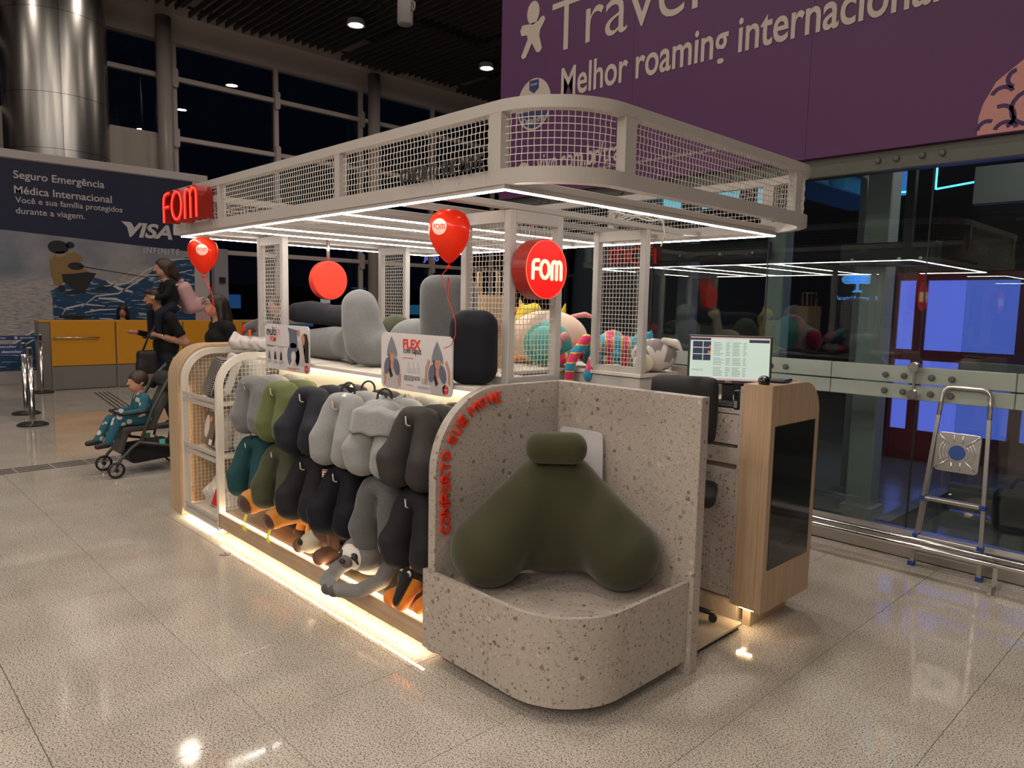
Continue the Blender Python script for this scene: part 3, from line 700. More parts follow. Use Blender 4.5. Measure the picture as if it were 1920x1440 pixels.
def pr(name, poly, m_, d=0.006): return MB().prism(poly, onX(0, 0, d-0.002), 0.002).build(name, m_, mu)
pr('blue_slope', [(1.24, 1.1), (1.24, 1.62), (1.21, 1.75), (1.40, 1.86), (1.75, 1.98), (2.05, 2.05), (2.3, 1.85), (2.75, 2.0), (3.1, 2.3), (3.8, 2.56), (3.8, 0.31), (0.42, 0.31), (0.42, 0.62), (0.9, 0.98), (1.1, 1.08)], adb, 0.006)
pr('blue_slope', [(-6, 0.31), (0.42, 0.31), (0.42, 0.62), (-6, 0.45)], adb, 0.006)
stripes = [([(0.45, 0.68), (0.9, 0.98), (1.2, 1.12)], 0.05), ([(0.7, 0.72), (1.0, 0.9), (1.2, 0.96)], 0.03), ([(1.33, 1.22), (1.45, 1.42), (1.75, 1.5), (2.1, 1.48)], 0.035), ([(1.7, 1.45), (1.95, 1.66), (2.35, 1.72), (2.9, 2.1), (3.2, 2.12)], 0.03),
           ([(2.0, 1.62), (2.3, 1.6), (2.45, 1.55)], 0.05), ([(1.75, 1.35), (2.0, 1.40), (2.3, 1.42)], 0.03), ([(2.1, 1.86), (2.5, 1.92), (2.9, 2.2), (3.3, 2.42), (3.8, 2.48)], 0.03), ([(2.7, 1.35), (3.1, 1.25), (3.4, 1.2)], 0.035), ([(2.0, 1.24), (2.2, 1.22), (2.3, 1.2)], 0.035), ([(3.0, 1.95), (3.4, 2.15), (3.75, 2.25)], 0.02), ([(2.15, 1.95), (2.35, 1.80), (2.6, 1.75)], 0.06)]
sbm = MB()
for pts, w in stripes:
    top = [(p[0], p[1]+w*(0.2+0.8*math.sin(PI*(i+0.5)/len(pts)))) for i, p in enumerate(pts)]
    sbm.prism(pts+top[::-1], onX(0, 0, 0.006), 0.002)
sbm.build('snow_streaks', adw, mu)
pr('snow_spray', [(1.95, 2.02), (2.2, 2.32), (2.45, 2.48), (2.55, 2.40), (2.72, 2.55), (2.78, 2.38), (2.6, 2.2), (2.4, 2.05), (2.2, 1.95)], mat('ad_spray', (0.29, 0.285, 0.30), 0.6), 0.007)
yel = mat('ad_yellow', (0.26, 0.16, 0.06), 0.6); adk = mat('ad_black', (0.012, 0.012, 0.016), 0.6)
pr('skier_jacket', [(1.22, 2.30), (1.30, 2.40), (1.48, 2.44), (1.62, 2.48), (1.74, 2.42), (1.76, 2.34), (1.68, 2.24), (1.86, 2.12), (1.80, 2.02), (1.60, 2.05), (1.44, 2.02), (1.38, 1.84), (1.28, 1.86), (1.23, 2.05)], yel, 0.009)
pr('skier_trousers', [(1.40, 2.06), (1.60, 2.08), (1.82, 2.12), (1.98, 2.10), (1.90, 1.98), (1.80, 1.80), (1.62, 1.78), (1.42, 1.92)], adk, 0.010)
pr('skier_helmet', ellipse(1.37, 2.55, 0.17, 0.12), adk, 0.011); pr('skier_goggles', [(1.30, 2.46), (1.46, 2.48), (1.50, 2.40), (1.34, 2.36)], mat('ad_goggle', (0.30, 0.24, 0.19), 0.5), 0.011)
pr('skier_glove', ellipse(1.56, 2.60, 0.07, 0.06), adk, 0.011); pr('skier_glove', ellipse(1.64, 2.22, 0.13, 0.07), adk, 0.012); pr('skier_glove', ellipse(1.39, 1.80, 0.06, 0.06), adk, 0.011)
pr('ski', [(1.42, 1.68), (1.55, 1.78), (1.80, 1.78), (1.78, 1.73), (1.55, 1.70)], adk, 0.011); pr('ski', [(1.90, 1.80), (2.05, 1.86), (2.22, 1.86), (2.1, 1.78)], adk, 0.011)
pr('ski_pole', [(1.70, 2.215), (2.9, 2.06), (2.9, 2.07), (1.70, 2.23)], adk, 0.012)
text('lettering', 'Seguro Emergência', onX(0.73, 3.66, 0.006), 1.44, adw, mu, extrude=0.002, offset=0.012)
text('lettering', 'Médica Internacional', onX(0.73, 3.44, 0.006), 1.56, adw, mu, extrude=0.002, offset=0.012)
text('lettering', 'Você e sua família protegidos', onX(0.74, 3.25, 0.006), 1.73, adw, mu, extrude=0.002, offset=0.006)
text('lettering', 'durante a viagem.', onX(0.74, 3.06, 0.006), 1.08, adw, mu, extrude=0.002, offset=0.006)
text('lettering', 'VISA', onX(2.52, 2.83, 0.008), 0.86, adw, mu, h=0.29, extrude=0.002, offset=0.035, shear=0.25)
pr('logo_wing', [(2.44, 3.12), (2.62, 3.11), (2.68, 3.0), (2.66, 2.90)], adw, 0.009)
text('lettering', 'INFINITE', onX(2.83, 2.54, 0.008), 0.68, adw, mu, h=0.115, extrude=0.002, spacing=1.25)
# tall grey post at the end of the wall with small call boxes
ep = thing('end_post', 'grey square post at the right end of the advertising wall', 'post', (-13.5, 4.52, 0))
MB().span((-0.1, -0.14, 0), (0.1, 0.16, 2.75), bev=0.01).build('shaft', mat('end_grey', (0.26, 0.25, 0.29), 0.5), ep)
for z in (1.02, 2.02): MB().span((0.1, -0.05, z), (0.15, 0.07, z+0.12)).build('call_box', dark if z > 1.5 else mat('dim_red', (0.15, 0.01, 0.01), 0.5), ep)
# yellow service desk
dk = thing('service_desk', 'yellow fronted service desk with grey metal base below the skier wall', 'desk', (-12.25, 0, 0))
yl = mat('desk_yellow', (0.62, 0.27, 0.015), 0.35); dg = mat('desk_grey', (0.20, 0.18, 0.18), 0.4); dgl = mat('desk_edge', (0.32, 0.30, 0.30), 0.35, metal=0.5)
MB().span((-0.34, 0.86, 0), (-0.01, 4.6, 1.20)).build('carcass', dg, dk)
MB().span((-0.42, 0.86, 1.20), (0.0, 4.62, 1.235), bev=0.004).build('top', yl, dk)
for y0, y1 in ((1.03, 2.05), (2.075, 3.25), (3.275, 4.45)):
    MB().span((-0.01, y0, 0.43), (0.025, y1, 1.23), bev=0.004).build('front_panel', yl, dk)
    MB().span((-0.01, y0+0.03, 0.01), (0.01, y1, 0.42), bev=0.004).build('base_panel', dg, dk)
    MB().span((-0.01, y0, 0.0), (0.018, y0+0.03, 0.42)).build('edge_trim', dgl, dk)
MB().tube([(0.07, 1.05, 0.93), (0.07, 1.78, 0.93)], 0.012, 8).build('bar_handle', chrome, dk, True)
for y in (1.08, 1.75): MB().span((0.02, y-0.01, 0.92), (0.07, y+0.01, 0.94)).build('handle_mount', chrome, dk)
mn = thing('desk_monitor', 'flat black monitor back on the yellow desk', 'monitor', (-12.55, 1.5, 1.235))
MB().span((-0.015, -0.26, 0.03), (0.015, 0.26, 0.085), bev=0.005).build('screen', dark, mn); MB().span((-0.06, -0.08, 0), (0.06, 0.08, 0.03)).build('stand', dark, mn)
# queue posts with blue belts
blue_belt = mat('belt_blue', (0.008, 0.03, 0.13), 0.6)
def stanchion(x, y, label, belt, z0=0.86):
    t = thing('queue_post', label, 'queue post', (x, y, 0), group='queue posts')
    MB().lathe([(0, 0), (0.175, 0), (0.178, 0.015), (0.14, 0.035), (0.05, 0.045), (0, 0.045)], seg=28).build('base', dark, t, False)
    MB().lathe([(0.033, 0.04), (0.033, 0.86), (0, 0.86)], seg=16).build('shaft', chrome, t, True)
    MB().lathe([(0, 0.86), (0.033, 0.86), (0.033, 1.0), (0.028, 1.005), (0, 1.005)], seg=16).build('head', mat('post_head', (0.35, 0.34, 0.34), 0.3, metal=0.8), t, True)
    MB().span((0.012, -0.02, 0.90), (0.037, 0.02, 0.99)).build('belt_socket', dark, t)
    bt = thing('queue_belt', belt, 'queue belt', (x, y-0.035, 0), group='queue belts')
    MB().span((-0.002, -2.6, 0.915), (0.002, 0, 0.985)).build('webbing', blue_belt, bt)
    bw = mat('belt_print', (0.45, 0.45, 0.48), 0.6)
    for y1 in (-0.26, -0.66, -1.06):
        text('lettering', 'decolar', onX(y1, 0.935, 0.002), 0.22, bw, bt, h=0.032, extrude=0.001, offset=0.02)
        MB().prism([(y1-0.07, 0.93), (y1-0.035, 0.93)]+arc(y1-0.045, 0.95, 0.022, -60, 60, 5)+[(y1-0.07, 0.97)], onX(0, 0, 0.002), 0.001).build('emblem', bw, bt)
stanchion(-8.38, 0.0, 'front chrome queue post on round black base', 'blue queue belt clipped to the front post')
stanchion(-9.48, 0.13, 'middle chrome queue post half hidden by the front one', 'blue queue belt clipped to the middle post')
stanchion(-12.0, 0.82, 'rear chrome queue post beside the desk corner', 'blue queue belt clipped to the rear post by the desk')
# bits of the ceiling service
pp = thing('ceiling_spotlight_can', 'grey cylindrical spotlight can hanging from the dark ceiling', 'spotlight', (-8.0, 5.5, 6.30))
MB().lathe([(0, 0), (0.11, 0), (0.13, 0.02), (0.13, 0.5), (0.11, 0.55), (0.11, 1.9), (0, 1.9)], seg=24).build('can', mat('can_grey', (0.32, 0.30, 0.31), 0.4), pp, True)
MB().tube([(0.13+0.035*math.cos(a)+0.02, 0.06, 0.28+0.07*math.sin(a)) for a in [2*PI*i/14 for i in range(14)]], 0.014, 6, closed=True).build('ring', MATS['can_grey'], pp, True)
# ------------------------------------------------------------------ the kiosk: canopy
X0, X1, Y0, Y1 = -3.17, 0.735, -0.02, 2.24; RR, RL = 0.36, 0.05
def loop(o, nr=24):
    """plan outline of the canopy, offset inwards by o"""
    r, l = RR-o, max(RL-o, 0.005)
    return (arc(X1-RR, Y0+RR, r, -90, 0, nr)+arc(X1-RR, Y1-RR, r, 0, 90, nr)+arc(X0+RL, Y1-RL, l, 90, 180, 3)+arc(X0+RL, Y0+RL, l, 180, 270, 3))
def band(z0, z1, t):
    A, B = loop(0), loop(t); n = len(A); b = MB()
    v = [[b.bm.verts.new((p[0], p[1], z)) for p in q] for q, z in ((A, z0), (A, z1), (B, z1), (B, z0))]
    for i in range(n):
        j = (i+1) % n
        for k in range(4): b.bm.faces.new((v[k][i], v[k][j], v[(k+1) % 4][j], v[(k+1) % 4][i]))
    return b
can = thing('canopy', 'white canopy with wire mesh sides and glowing line lights over the kiosk', 'canopy', (0, 0, 0))
band(2.12, 2.18, 0.05).build('bottom_rim', white, can); band(2.395, 2.44, 0.05).build('top_rim', white, can)
zm0, zm1 = 2.18, 2.395
def mull(x, y, w, rz): MB().box((x, y, (zm0+zm1)/2), (w, 0.045, zm1-zm0), rz).build('mullion', white, can)
yf, yb = Y0+0.024, Y1-0.024
for x, w in ((-3.10, 0.05), (-2.30, 0.04), (-0.81, 0.05), (0.375, 0.07)):
    mull(x, yf, w, 0); mull(x, yb, w, 0)
for y, w in ((0.38, 0.07), (1.84, 0.06)): mull(X1-0.024, y, w, PI/2)
for y in (0.06, 1.1, 2.16): mull(X0+0.024, y, 0.05, PI/2)
def seg_wire(a, b): 
    wire_panel('wire_mesh', line_path(a, b), 0, (Vector(b)-Vector(a)).length, zm0, zm1, can)
for a, b_ in ((-3.08, -2.32), (-2.28, -0.835), (-0.785, 0.34)):
    seg_wire((a, yf), (b_, yf)); seg_wire((a, yb), (b_, yb))
seg_wire((X1-0.024, 0.415), (X1-0.024, 1.81)); seg_wire((X0+0.024, 0.09), (X0+0.024, 1.075)); seg_wire((X0+0.024, 1.125), (X0+0.024, 2.13))
def corner(cx, cyy, a0):
    r = RR-0.024
    def f(s):
        a = a0+s/r; return (cx+r*math.cos(a), cyy+r*math.sin(a), -math.cos(a), -math.sin(a))
    f.curved = True; return f, r*PI/2
for cx, cyy, a0 in ((X1-RR, Y0+RR, -PI/2), (X1-RR, Y1-RR, 0.0)):
    f, L = corner(cx, cyy, a0); wire_panel('wire_mesh', f, 0.035, L-0.03, zm0, zm1, can)
# soffit beams and boards
for x, w in ((-0.10, 0.06), (-0.43, 0.05), (-0.81, 0.06), (-1.18, 0.06), (-1.50, 0.08), (-1.84, 0.06), (-2.03, 0.08), (-2.22, 0.06), (0.42, 0.04)):
    MB().span((x-w/2, 0.03, 2.122), (x+w/2, Y1-0.05, 2.152), bev=0.003).build('beam', white, can)
for x0, x1 in ((-3.12, -2.83), (-2.825, -2.55), (-2.545, -2.30)):
    MB().span((x0, 0.03, 2.124), (x1, Y1-0.05, 2.14)).build('soffit_board', white, can)
# line lights: white profile with glowing diffuser
def ledline(a, b_, m_=led, z=2.10):
    d = Vector(b_)-Vector(a); c = (Vector(a)+Vector(b_))/2; rz = math.atan2(d.y, d.x)
    p = MB().box((c.x, c.y, z+0.0135), (d.length, 0.026, 0.021), rz).build('light_profile', white, can)
    MB().box((c.x, c.y, z+0.0005), (d.length-0.004, 0.0115, 0.0055), rz).build('diffuser', m_, p)
ledline((-3.01, 0.0), (0.43, 0.0)); ledline((0.42, 0.013), (0.42, 2.2)); ledline((-3.0, 0.013), (-3.0, 2.2)); ledline((-3.01, 2.21), (0.43, 2.21))
for x in (-0.81, -1.18, -1.84, -2.22): ledline((x, 0.02), (x, 2.19))
# coil of cable lying over the corner beam
cb = MB()
for i in range(3):
    r = 0.10+0.012*i; cb.tube([(-0.12+r*1.6*math.cos(t), 1.62+r*1.2*math.sin(t), 2.20+0.02*math.sin(3*t+i)) for t in [2*PI*k/24 for k in range(24)]], 0.005, 6, closed=True)
cb.tube([(-0.02, 1.62, 2.20), (0.02, 1.64, 2.16), (0.03, 1.65, 2.08), (0.0, 1.66, 2.02)], 0.005, 6)
tag(cb.build('cable_coil', mat('cable_white', (0.66, 0.64, 0.60), 0.5)), 'loose coil of white cable lying on the canopy corner beam', 'cable')

# channel letters FOM on the canopy corner
neon = emis('neon_red', (1.0, 0.03, 0.02), 3.2); redside = mat('red_side', (0.34, 0.012, 0.008), 0.4)
def fom_letters(w, h):
    s = h
    F = [[(0.0, 0.0), (0.0, 0.70*s), (0.03*s, 0.85*s), (0.12*s, 0.95*s), (0.30*s, 0.98*s), (0.50*s, 0.98*s)], [(0.0, 0.52*s), (0.42*s, 0.52*s)]]
    O = [[(1.10*s+0.40*s*math.cos(a), 0.50*s+0.47*s*math.sin(a)) for a in [2*PI*k/24 for k in range(25)]]]
    m0 = 1.78*s
    Mm = [[(m0, 0.0), (m0, 0.70*s)]+[(m0+0.22*s-0.22*s*math.cos(a), 0.72*s+0.24*s*math.sin(a)) for a in [PI*k/8 for k in range(1, 8)]]+[(m0+0.44*s, 0.70*s), (m0+0.44*s, 0.0)],
          [(m0+0.44*s, 0.70*s)]+[(m0+0.66*s-0.22*s*math.cos(a), 0.72*s+0.24*s*math.sin(a)) for a in [PI*k/8 for k in range(1, 8)]]+[(m0+0.88*s, 0.70*s), (m0+0.88*s, 0.0)]]
    kx = w/(m0+0.88*s)
    return [[[(p[0]*kx, p[1]) for p in l] for l in ch] for ch in (F, O, Mm)]
def ribbon(b, line, M, r, depth):
    """flat band following a polyline: width 2r in plane, extruded by depth"""
    n = len(line); L, R = [], []
    for i, p in enumerate(line):
        a = Vector(line[max(i-1, 0)]); c = Vector(line[min(i+1, n-1)])
        if i == 0 and (Vector(line[0])-Vector(line[-1])).length < 1e-6: a = Vector(line[-2])
        if i == n-1 and (Vector(line[0])-Vector(line[-1])).length < 1e-6: c = Vector(line[1])
        d = (c-a).normalized(); nn = Vector((-d.y, d.x)); L.append((p[0]+nn.x*r, p[1]+nn.y*r)); R.append((p[0]-nn.x*r, p[1]-nn.y*r))
    vs_ = [[b.bm.verts.new(M @ Vector((q[0], q[1], z))) for q in Q] for Q, z in ((L, 0), (L, depth), (R, depth), (R, 0))]
    for i in range(n-1):
        for k in range(4): b.bm.faces.new((vs_[k][i], vs_[k][i+1], vs_[(k+1) % 4][i+1], vs_[(k+1) % 4][i]))
    b.bm.faces.new([vs_[k][0] for k in range(4)]); b.bm.faces.new([vs_[k][n-1] for k in (3, 2, 1, 0)])
def channel_sign(label, M, w, h):
    t = thing('neon_sign', label, 'sign'); t.matrix_world = M
    for nm, ch in zip('FOM', fom_letters(w, h)):
        lb_ = MB(); nb_ = MB()
        for l in ch:
            ribbon(lb_, l, Matrix.Translation((0, 0, -0.10)), 0.018, 0.10)
            nb_.tube([(p[0], p[1], 0.006) for p in l], 0.0055, 6)
        a = lb_.build('letter', redside, t); nb_.build('neon_tube', neon, a, True)
channel_sign('deep red neon letter sign on the front left corner of the canopy', M_of((1, 0, 0), (0, 0, 1), loc=(-2.97, -0.13, 2.185)), 0.60, 0.20)
channel_sign('deep red neon letter sign on the rear canopy side, mirrored in the glass', M_of((-1, 0, 0), (0, 0, 1), loc=(-2.05, 2.35, 2.13)), 0.60, 0.18)
st = thing('slogan_letters', 'dark slogan letters standing on the canopy front rim', 'sign', (-0.21, -0.045, 2.182))
letters = 'CONFORTO QUE MOVE'; xx = 0.0
for ch in letters:
    if ch == ' ': xx += 0.022; continue
    w = 0.044 if ch == 'M' else 0.034
    text('letter', ch, M_of((1, 0, 0), (0, 0, 1), loc=(xx, 0, 0)), w*0.78, mat('letter_dark', (0.06, 0.055, 0.055), 0.5), st, h=0.058, extrude=0.007, offset=0.004); xx += w

# mesh columns carrying the canopy
def column(label, frames, z0=1.25, z1=2.12):
    t = thing('mesh_column', label, 'column', (frames[0][0][0], frames[0][0][1], z0), group='mesh columns of the kiosk')
    ox, oy = frames[0][0]; done = set()
    for a, b_ in frames:
        d = (Vector(b_)-Vector(a)); L = d.length; d.normalize(); rz = math.atan2(d.y, d.x)
        for p in (a, b_):
            if p in done: continue
            done.add(p); MB().box((p[0]-ox, p[1]-oy, (z1-z0)/2), (0.045, 0.045, z1-z0), rz, bev=0.003).build('post', white, t)
        for zc in (0.022, z1-z0-0.03): MB().box(((a[0]+b_[0])/2-ox, (a[1]+b_[1])/2-oy, zc), (L-0.046, 0.04, 0.044 if zc < 0.1 else 0.06), rz).build('rail', white, t)
        wire_panel('wire_mesh', line_path((a[0]-ox+d.x*0.022, a[1]-oy+d.y*0.022), (b_[0]-ox, b_[1]-oy)), 0, L-0.045, 0.045, z1-z0-0.06, t, pitch=0.0265)
column('white mesh column carrying the round red lit sign', [((-0.42, 0.52), (-0.09, 0.52)), ((-0.09, 0.52), (-0.09, 0.86))])
column('white mesh column behind the striped plush limbs', [((-0.45, 1.63), (-0.09, 1.63))])
column('white mesh column at the left end beside the dark roll cushion', [((-2.80, 0.50), (-2.43, 0.50))])
column('white mesh column behind the tall grey bean cushion', [((-2.83, 1.60), (-2.47, 1.60))])

# ------------------------------------------------------------------ round signs, balloons
def disc_prof(r, t): return [(0, 0), (r-0.006, 0), (r, 0.006), (r, t-0.006), (r-0.006, t), (0, t)]
fs = thing('round_sign', 'round red lit sign with glowing white letters on the mesh column', 'sign', (-0.06, 0.645, 1.833))
MX = M_of((0, 1, 0), (0, 0, 1), loc=(0, 0, 0))
MB().lathe(disc_prof(0.148, 0.10), MX, 48).build('drum', mat('sign_drum', (0.33, 0.016, 0.01), 0.4), fs, False)
MB().lathe([(0, 0.1005), (0.140, 0.1005), (0.140, 0.103), (0, 0.103)], MX, 48).build('lit_face', emis('sign_face_red', (1.0, 0.006, 0.004), 0.95), fs)
MB().lathe([(0.1415, 0.100), (0.1435, 0.100), (0.1435, 0.1045), (0.1415, 0.1045)], MX, 48).build('glow_ring', emis('sign_ring', (1.0, 0.10, 0.05), 1.6), fs)
for ch in fom_letters(0.20, 0.088):
    b = MB()
    for l in ch: ribbon(b, [(p[0]-0.10, p[1]-0.045) for p in l], M_of((0, 1, 0), (0, 0, 1), loc=(0.104, 0, 0)), 0.009, 0.004)
    for l in ch:
        for e in (l[0], l[-1]): b.prism(ellipse(e[0]-0.10, e[1]-0.045, 0.009, 0.009, 12), M_of((0, 1, 0), (0, 0, 1), loc=(0.104, 0, 0)), 0.004)
    b.build('glowing_letter', emis('sign_letters', (1.0, 0.80, 0.46), 1.35), fs)
bk = thing('round_sign', 'plain red disc sign hanging from the canopy on a grey rod', 'sign', (-2.36, 0.795, 1.81))
MB().lathe(disc_prof(0.142, 0.07), MX, 48).build('drum', mat('red_disc', (0.88, 0.05, 0.02), 0.5), bk, False)
MB().tube([(0.035, 0, 0.14), (0.035, 0, 0.30)], 0.012, 10).build('hanging_rod', alu, bk, True)
MB().span((-0.02, -0.06, 0.302), (0.09, 0.06, 0.311)).build('ceiling_plate', alu, bk)
def balloon_mat():
    m, nt, b = nodes_of('balloon_red'); b.inputs['Base Color'].default_value = (0.95, 0.06, 0.018, 1); b.inputs['Roughness'].default_value = 0.25
    tr = nt.nodes.new('ShaderNodeBsdfTranslucent'); tr.inputs[0].default_value = (1.0, 0.09, 0.03, 1)
    mx = nt.nodes.new('ShaderNodeMixShader'); mx.inputs[0].default_value = 0.55
    nt.links.new(b.outputs[0], mx.inputs[1]); nt.links.new(tr.outputs[0], mx.inputs[2]); nt.links.new(mx.outputs[0], nt.nodes['Material Output'].inputs[0]); MATS['balloon_red'] = m
balloon_mat()
def balloon(label, loc, s, yaw, curl):
    t = thing('balloon', label, 'balloon', loc)
    prof = [(0.0, -0.122), (0.014, -0.115), (0.036, -0.097), (0.068, -0.058), (0.088, -0.015), (0.096, 0.025), (0.095, 0.052), (0.085, 0.083), (0.064, 0.106), (0.034, 0.119), (0.0, 0.123)]
    prof = [(r*s, z*s) for r, z in prof]
    bm_ = MATS['balloon_red']
    bl = MB().lathe(prof, None, 32).build('balloon_skin', bm_, t, True)
    sub = bl.modifiers.new('s', 'SUBSURF'); sub.levels = 1; sub.render_levels = 2
    MB().lathe([(0.0, -0.122*s), (0.006*s, -0.128*s), (0.013*s, -0.142*s), (0.0, -0.140*s)], None, 12).build('knot', bm_, t, True)
    # printed disc with lettering, bent onto the skin
    d = Vector((math.cos(yaw), math.sin(yaw), 0)); rgt = Vector((-math.sin(yaw), math.cos(yaw), 0))
    def onskin(u, v, off):
        z = 0.035*s+v
        r = np.interp(z, [p[1] for p in prof], [p[0] for p in prof]); a = yaw+u/r
        return Vector((math.cos(a)*(r+off), math.sin(a)*(r+off), z))
    b = MB(); ro = 0.036*s
    c = b.bm.verts.new(onskin(0, 0, 0.0016)); rings = []
    for q in (0.33, 0.66, 1.0): rings.append([b.bm.verts.new(onskin(ro*q*math.cos(2*PI*k/20), ro*q*math.sin(2*PI*k/20), 0.0016)) for k in range(20)])
    for k in range(20):
        b.bm.faces.new((c, rings[0][k], rings[0][(k+1) % 20]))
        for i in range(2): b.bm.faces.new((rings[i][k], rings[i+1][k], rings[i+1][(k+1) % 20], rings[i][(k+1) % 20]))
    b.build('printed_disc', mat('balloon_print', (0.85, 0.50, 0.42), 0.4), t)
    b = MB()
    for ch in fom_letters(0.052*s, 0.022*s):
        for l in ch: b.tube([onskin(p[0]-0.026*s, p[1]-0.011*s, 0.0026) for p in l], 0.0017*s, 5)
    b.build('printed_letters', bm_, t)
    b = MB(); b.tube([(p[0], p[1], -0.135*s+p[2]) for p in curl], 0.0022, 5); b.build('ribbon', mat('ribbon_red', (0.75, 0.03, 0.02), 0.4), t, True)
    return t
balloon('red balloon with curly ribbon floating under the canopy near the lit sign', (-0.17, 0.20, 1.968), 1.04, math.radians(-68), [(0, 0, 0), (-0.03, -0.02, -0.04), (-0.02, 0.0, -0.12), (0.0, 0.0, -0.05), (0.0, 0.0, -0.09), (-0.005, 0.0, -0.15), (0.015, 0.01, -0.2), (0.03, 0.02, -0.26), (0.03, 0.02, -0.32), (0.01, 0.01, -0.37), (-0.02, -0.01, -0.385)])
balloon('red balloon with hanging ribbon loop under the left end of the canopy', (-2.83, 0.08, 1.962), 1.10, math.radians(-25), [(0, 0, 0), (0.02, 0.02, -0.06), (0.03, 0.05, -0.14), (0.02, 0.05, -0.22), (-0.01, 0.03, -0.27), (-0.05, -0.02, -0.30), (-0.09, -0.06, -0.28), (-0.05, -0.02, -0.30), (0.01, 0.04, -0.28), (0.03, 0.06, -0.2), (0.02, 0.04, -0.08), (0.0, 0.01, 0.0)])

# ------------------------------------------------------------------ bench end with slogan panel
tz = MATS['terrazzo']
bench = thing('corner_bench', 'speckled terrazzo corner bench with rounded front and low rim', 'bench', (0, 0, 0))
def rim_panel(path, z0, z1, t=0.022):
    b = MB(); n = len(path); A = path; B = []
    for i, p in enumerate(path):
        a = Vector(path[max(i-1, 0)]); c = Vector(path[min(i+1, n-1)]); d = (c-a).normalized(); B.append((p[0]-d.y*t, p[1]+d.x*t))
    v = [[b.bm.verts.new((p[0], p[1], z)) for p in q] for q, z in ((A, z0), (A, z1), (B, z1), (B, z0))]
    for i in range(n-1):
        for k in range(4): b.bm.faces.new((v[k][i], v[k][i+1], v[(k+1) % 4][i+1], v[(k+1) % 4][i]))
    b.bm.faces.new([v[k][0] for k in range(4)]); b.bm.faces.new([v[k][n-1] for k in (3, 2, 1, 0)])
    return b
R_ = 0.32; xe = 0.828
full = arc(xe-R_-0.0025, R_-0.0025, R_+0.0025, -90, 0, 20)
z0, z1 = 0.061, 0.434
rim_panel([(-0.08, -0.005), (0.3735, -0.005)], z0, z1).build('rim_panel', tz, bench)
rim_panel([(0.3755, -0.005)]+full+[(xe, R_+0.004)], z0, z1).build('rim_panel', tz, bench)
rim_panel([(xe, R_+0.006), (xe, 0.798)], z0, z1).build('rim_panel', tz, bench)
seat = [(0.0, 0.023), (0.38, 0.023)]+arc(xe-R_, R_, R_-0.023, -90, 0, 16)+[(xe-0.023, 0.80), (0.0, 0.80)]
MB().prism(seat, Matrix.Translation((0, 0, 0.345)), 0.035).build('seat', tz, bench)
toe = [(0.05, 0.10), (0.45, 0.10)]+arc(0.45, 0.38, 0.28, -90, 0, 12)+[(0.73, 0.79), (0.05, 0.79)]
MB().prism(toe, Matrix.Translation((0, 0, 0)), 0.10).build('toe_kick', mat('toe_dark', (0.04, 0.03, 0.025), 0.6), bench)
pan = [(0.0, 0.05), (0.86, 0.05), (0.86, 1.27)]+arc(0.38, 0.89, 0.38, 90, 180, 18)
MB().prism(pan, M_of((0, 1, 0), (0, 0, 1), loc=(-0.05, 0, 0)), 0.05, bev=0.0015).build('slogan_panel', tz, bench)
MB().span((0.001, 0.80, 0.0), (0.85, 0.86, 1.27), bev=0.0015).build('side_panel', tz, bench)
lp_ = thing('slogan_letters', 'red raised slogan letters following the rounded edge of the terrazzo panel', 'sign', (0.0, 0, 0))
z = 0.608
for ch in 'CONFORTO':
    text('letter', ch, M_of((0, 0, 1), (0, -1, 0), loc=(0.002, 0.076, z)), 0.044, red, lp_, h=0.050, extrude=0.014, offset=0.006); z += 0.0485
ang = 153.0
for ch in 'QUE MOVE':
    if ch == ' ': ang -= 5.0; continue
    a = math.radians(ang); rr = 0.38-0.078; w = 0.052 if ch == 'M' else 0.041
    tang = Vector((0, math.sin(a), -math.cos(a))); nrm = Vector((0, math.cos(a), math.sin(a)))
    p = Vector((0.002, 0.38+rr*math.cos(a), 0.89+rr*math.sin(a)))
    text('letter', ch, M_of(tang, nrm, loc=p-tang*w/2), w, red, lp_, h=0.050, extrude=0.014, offset=0.0 if ch in 'MV' else 0.006)
    ang -= 10.2 if ch == 'M' else 9.0
wc = thing('info_card', 'blank white rounded card leaning in the bench corner behind the green cushion', 'card', (0.0, 0.79, 0.60), 0)
MB().prism(rrect(0.05, 0, 0.33, 0.445, 0.03), M_of((1, 0, 0), (0, -0.04, 1), loc=(0, 0, 0)), 0.006).build('board', mat('card_white', (0.62, 0.60, 0.62), 0.5), wc)
MB().span((0.12, -0.02, -0.22), (0.26, 0.0, 0.0)).build('foot', mat('card_white', (0.62, 0.60, 0.62), 0.5), wc)
# green backrest cushion
gr = fabric('olive_fabric', (0.046, 0.046, 0.021), 0.2, 0.85)
cu = thing('backrest_cushion', 'large dark olive boomerang backrest cushion sitting on the bench', 'cushion', (0.42, 0.40, 0.38), math.radians(45))
prims = [('b', (-0.04, 0.13, 0.40), (0.145, 0.075, 0.165), 0.07), ('c', (-0.09, 0.12, 0.47), (-0.335, 0.03, 0.172), 0.100, 0.176), ('c', (0.01, 0.12, 0.47), (0.265, 0.03, 0.172), 0.100, 0.174),
         ('e', (-0.035, 0.12, 0.29), (0.28, 0.105, 0.225)), ('e', (-0.035, 0.14, 0.14), (0.22, 0.08, 0.075))]
blob('body', prims, gr, cu, k=0.10, vox=0.014)
blob('head_roll', [('c', (-0.115, 0.02, 0.645), (0.032, 0.02, 0.645), 0.062, 0.062), ('b', (-0.042, 0.02, 0.645), (0.125, 0.058, 0.066), 0.05)], gr, cu, k=0.03, vox=0.008)


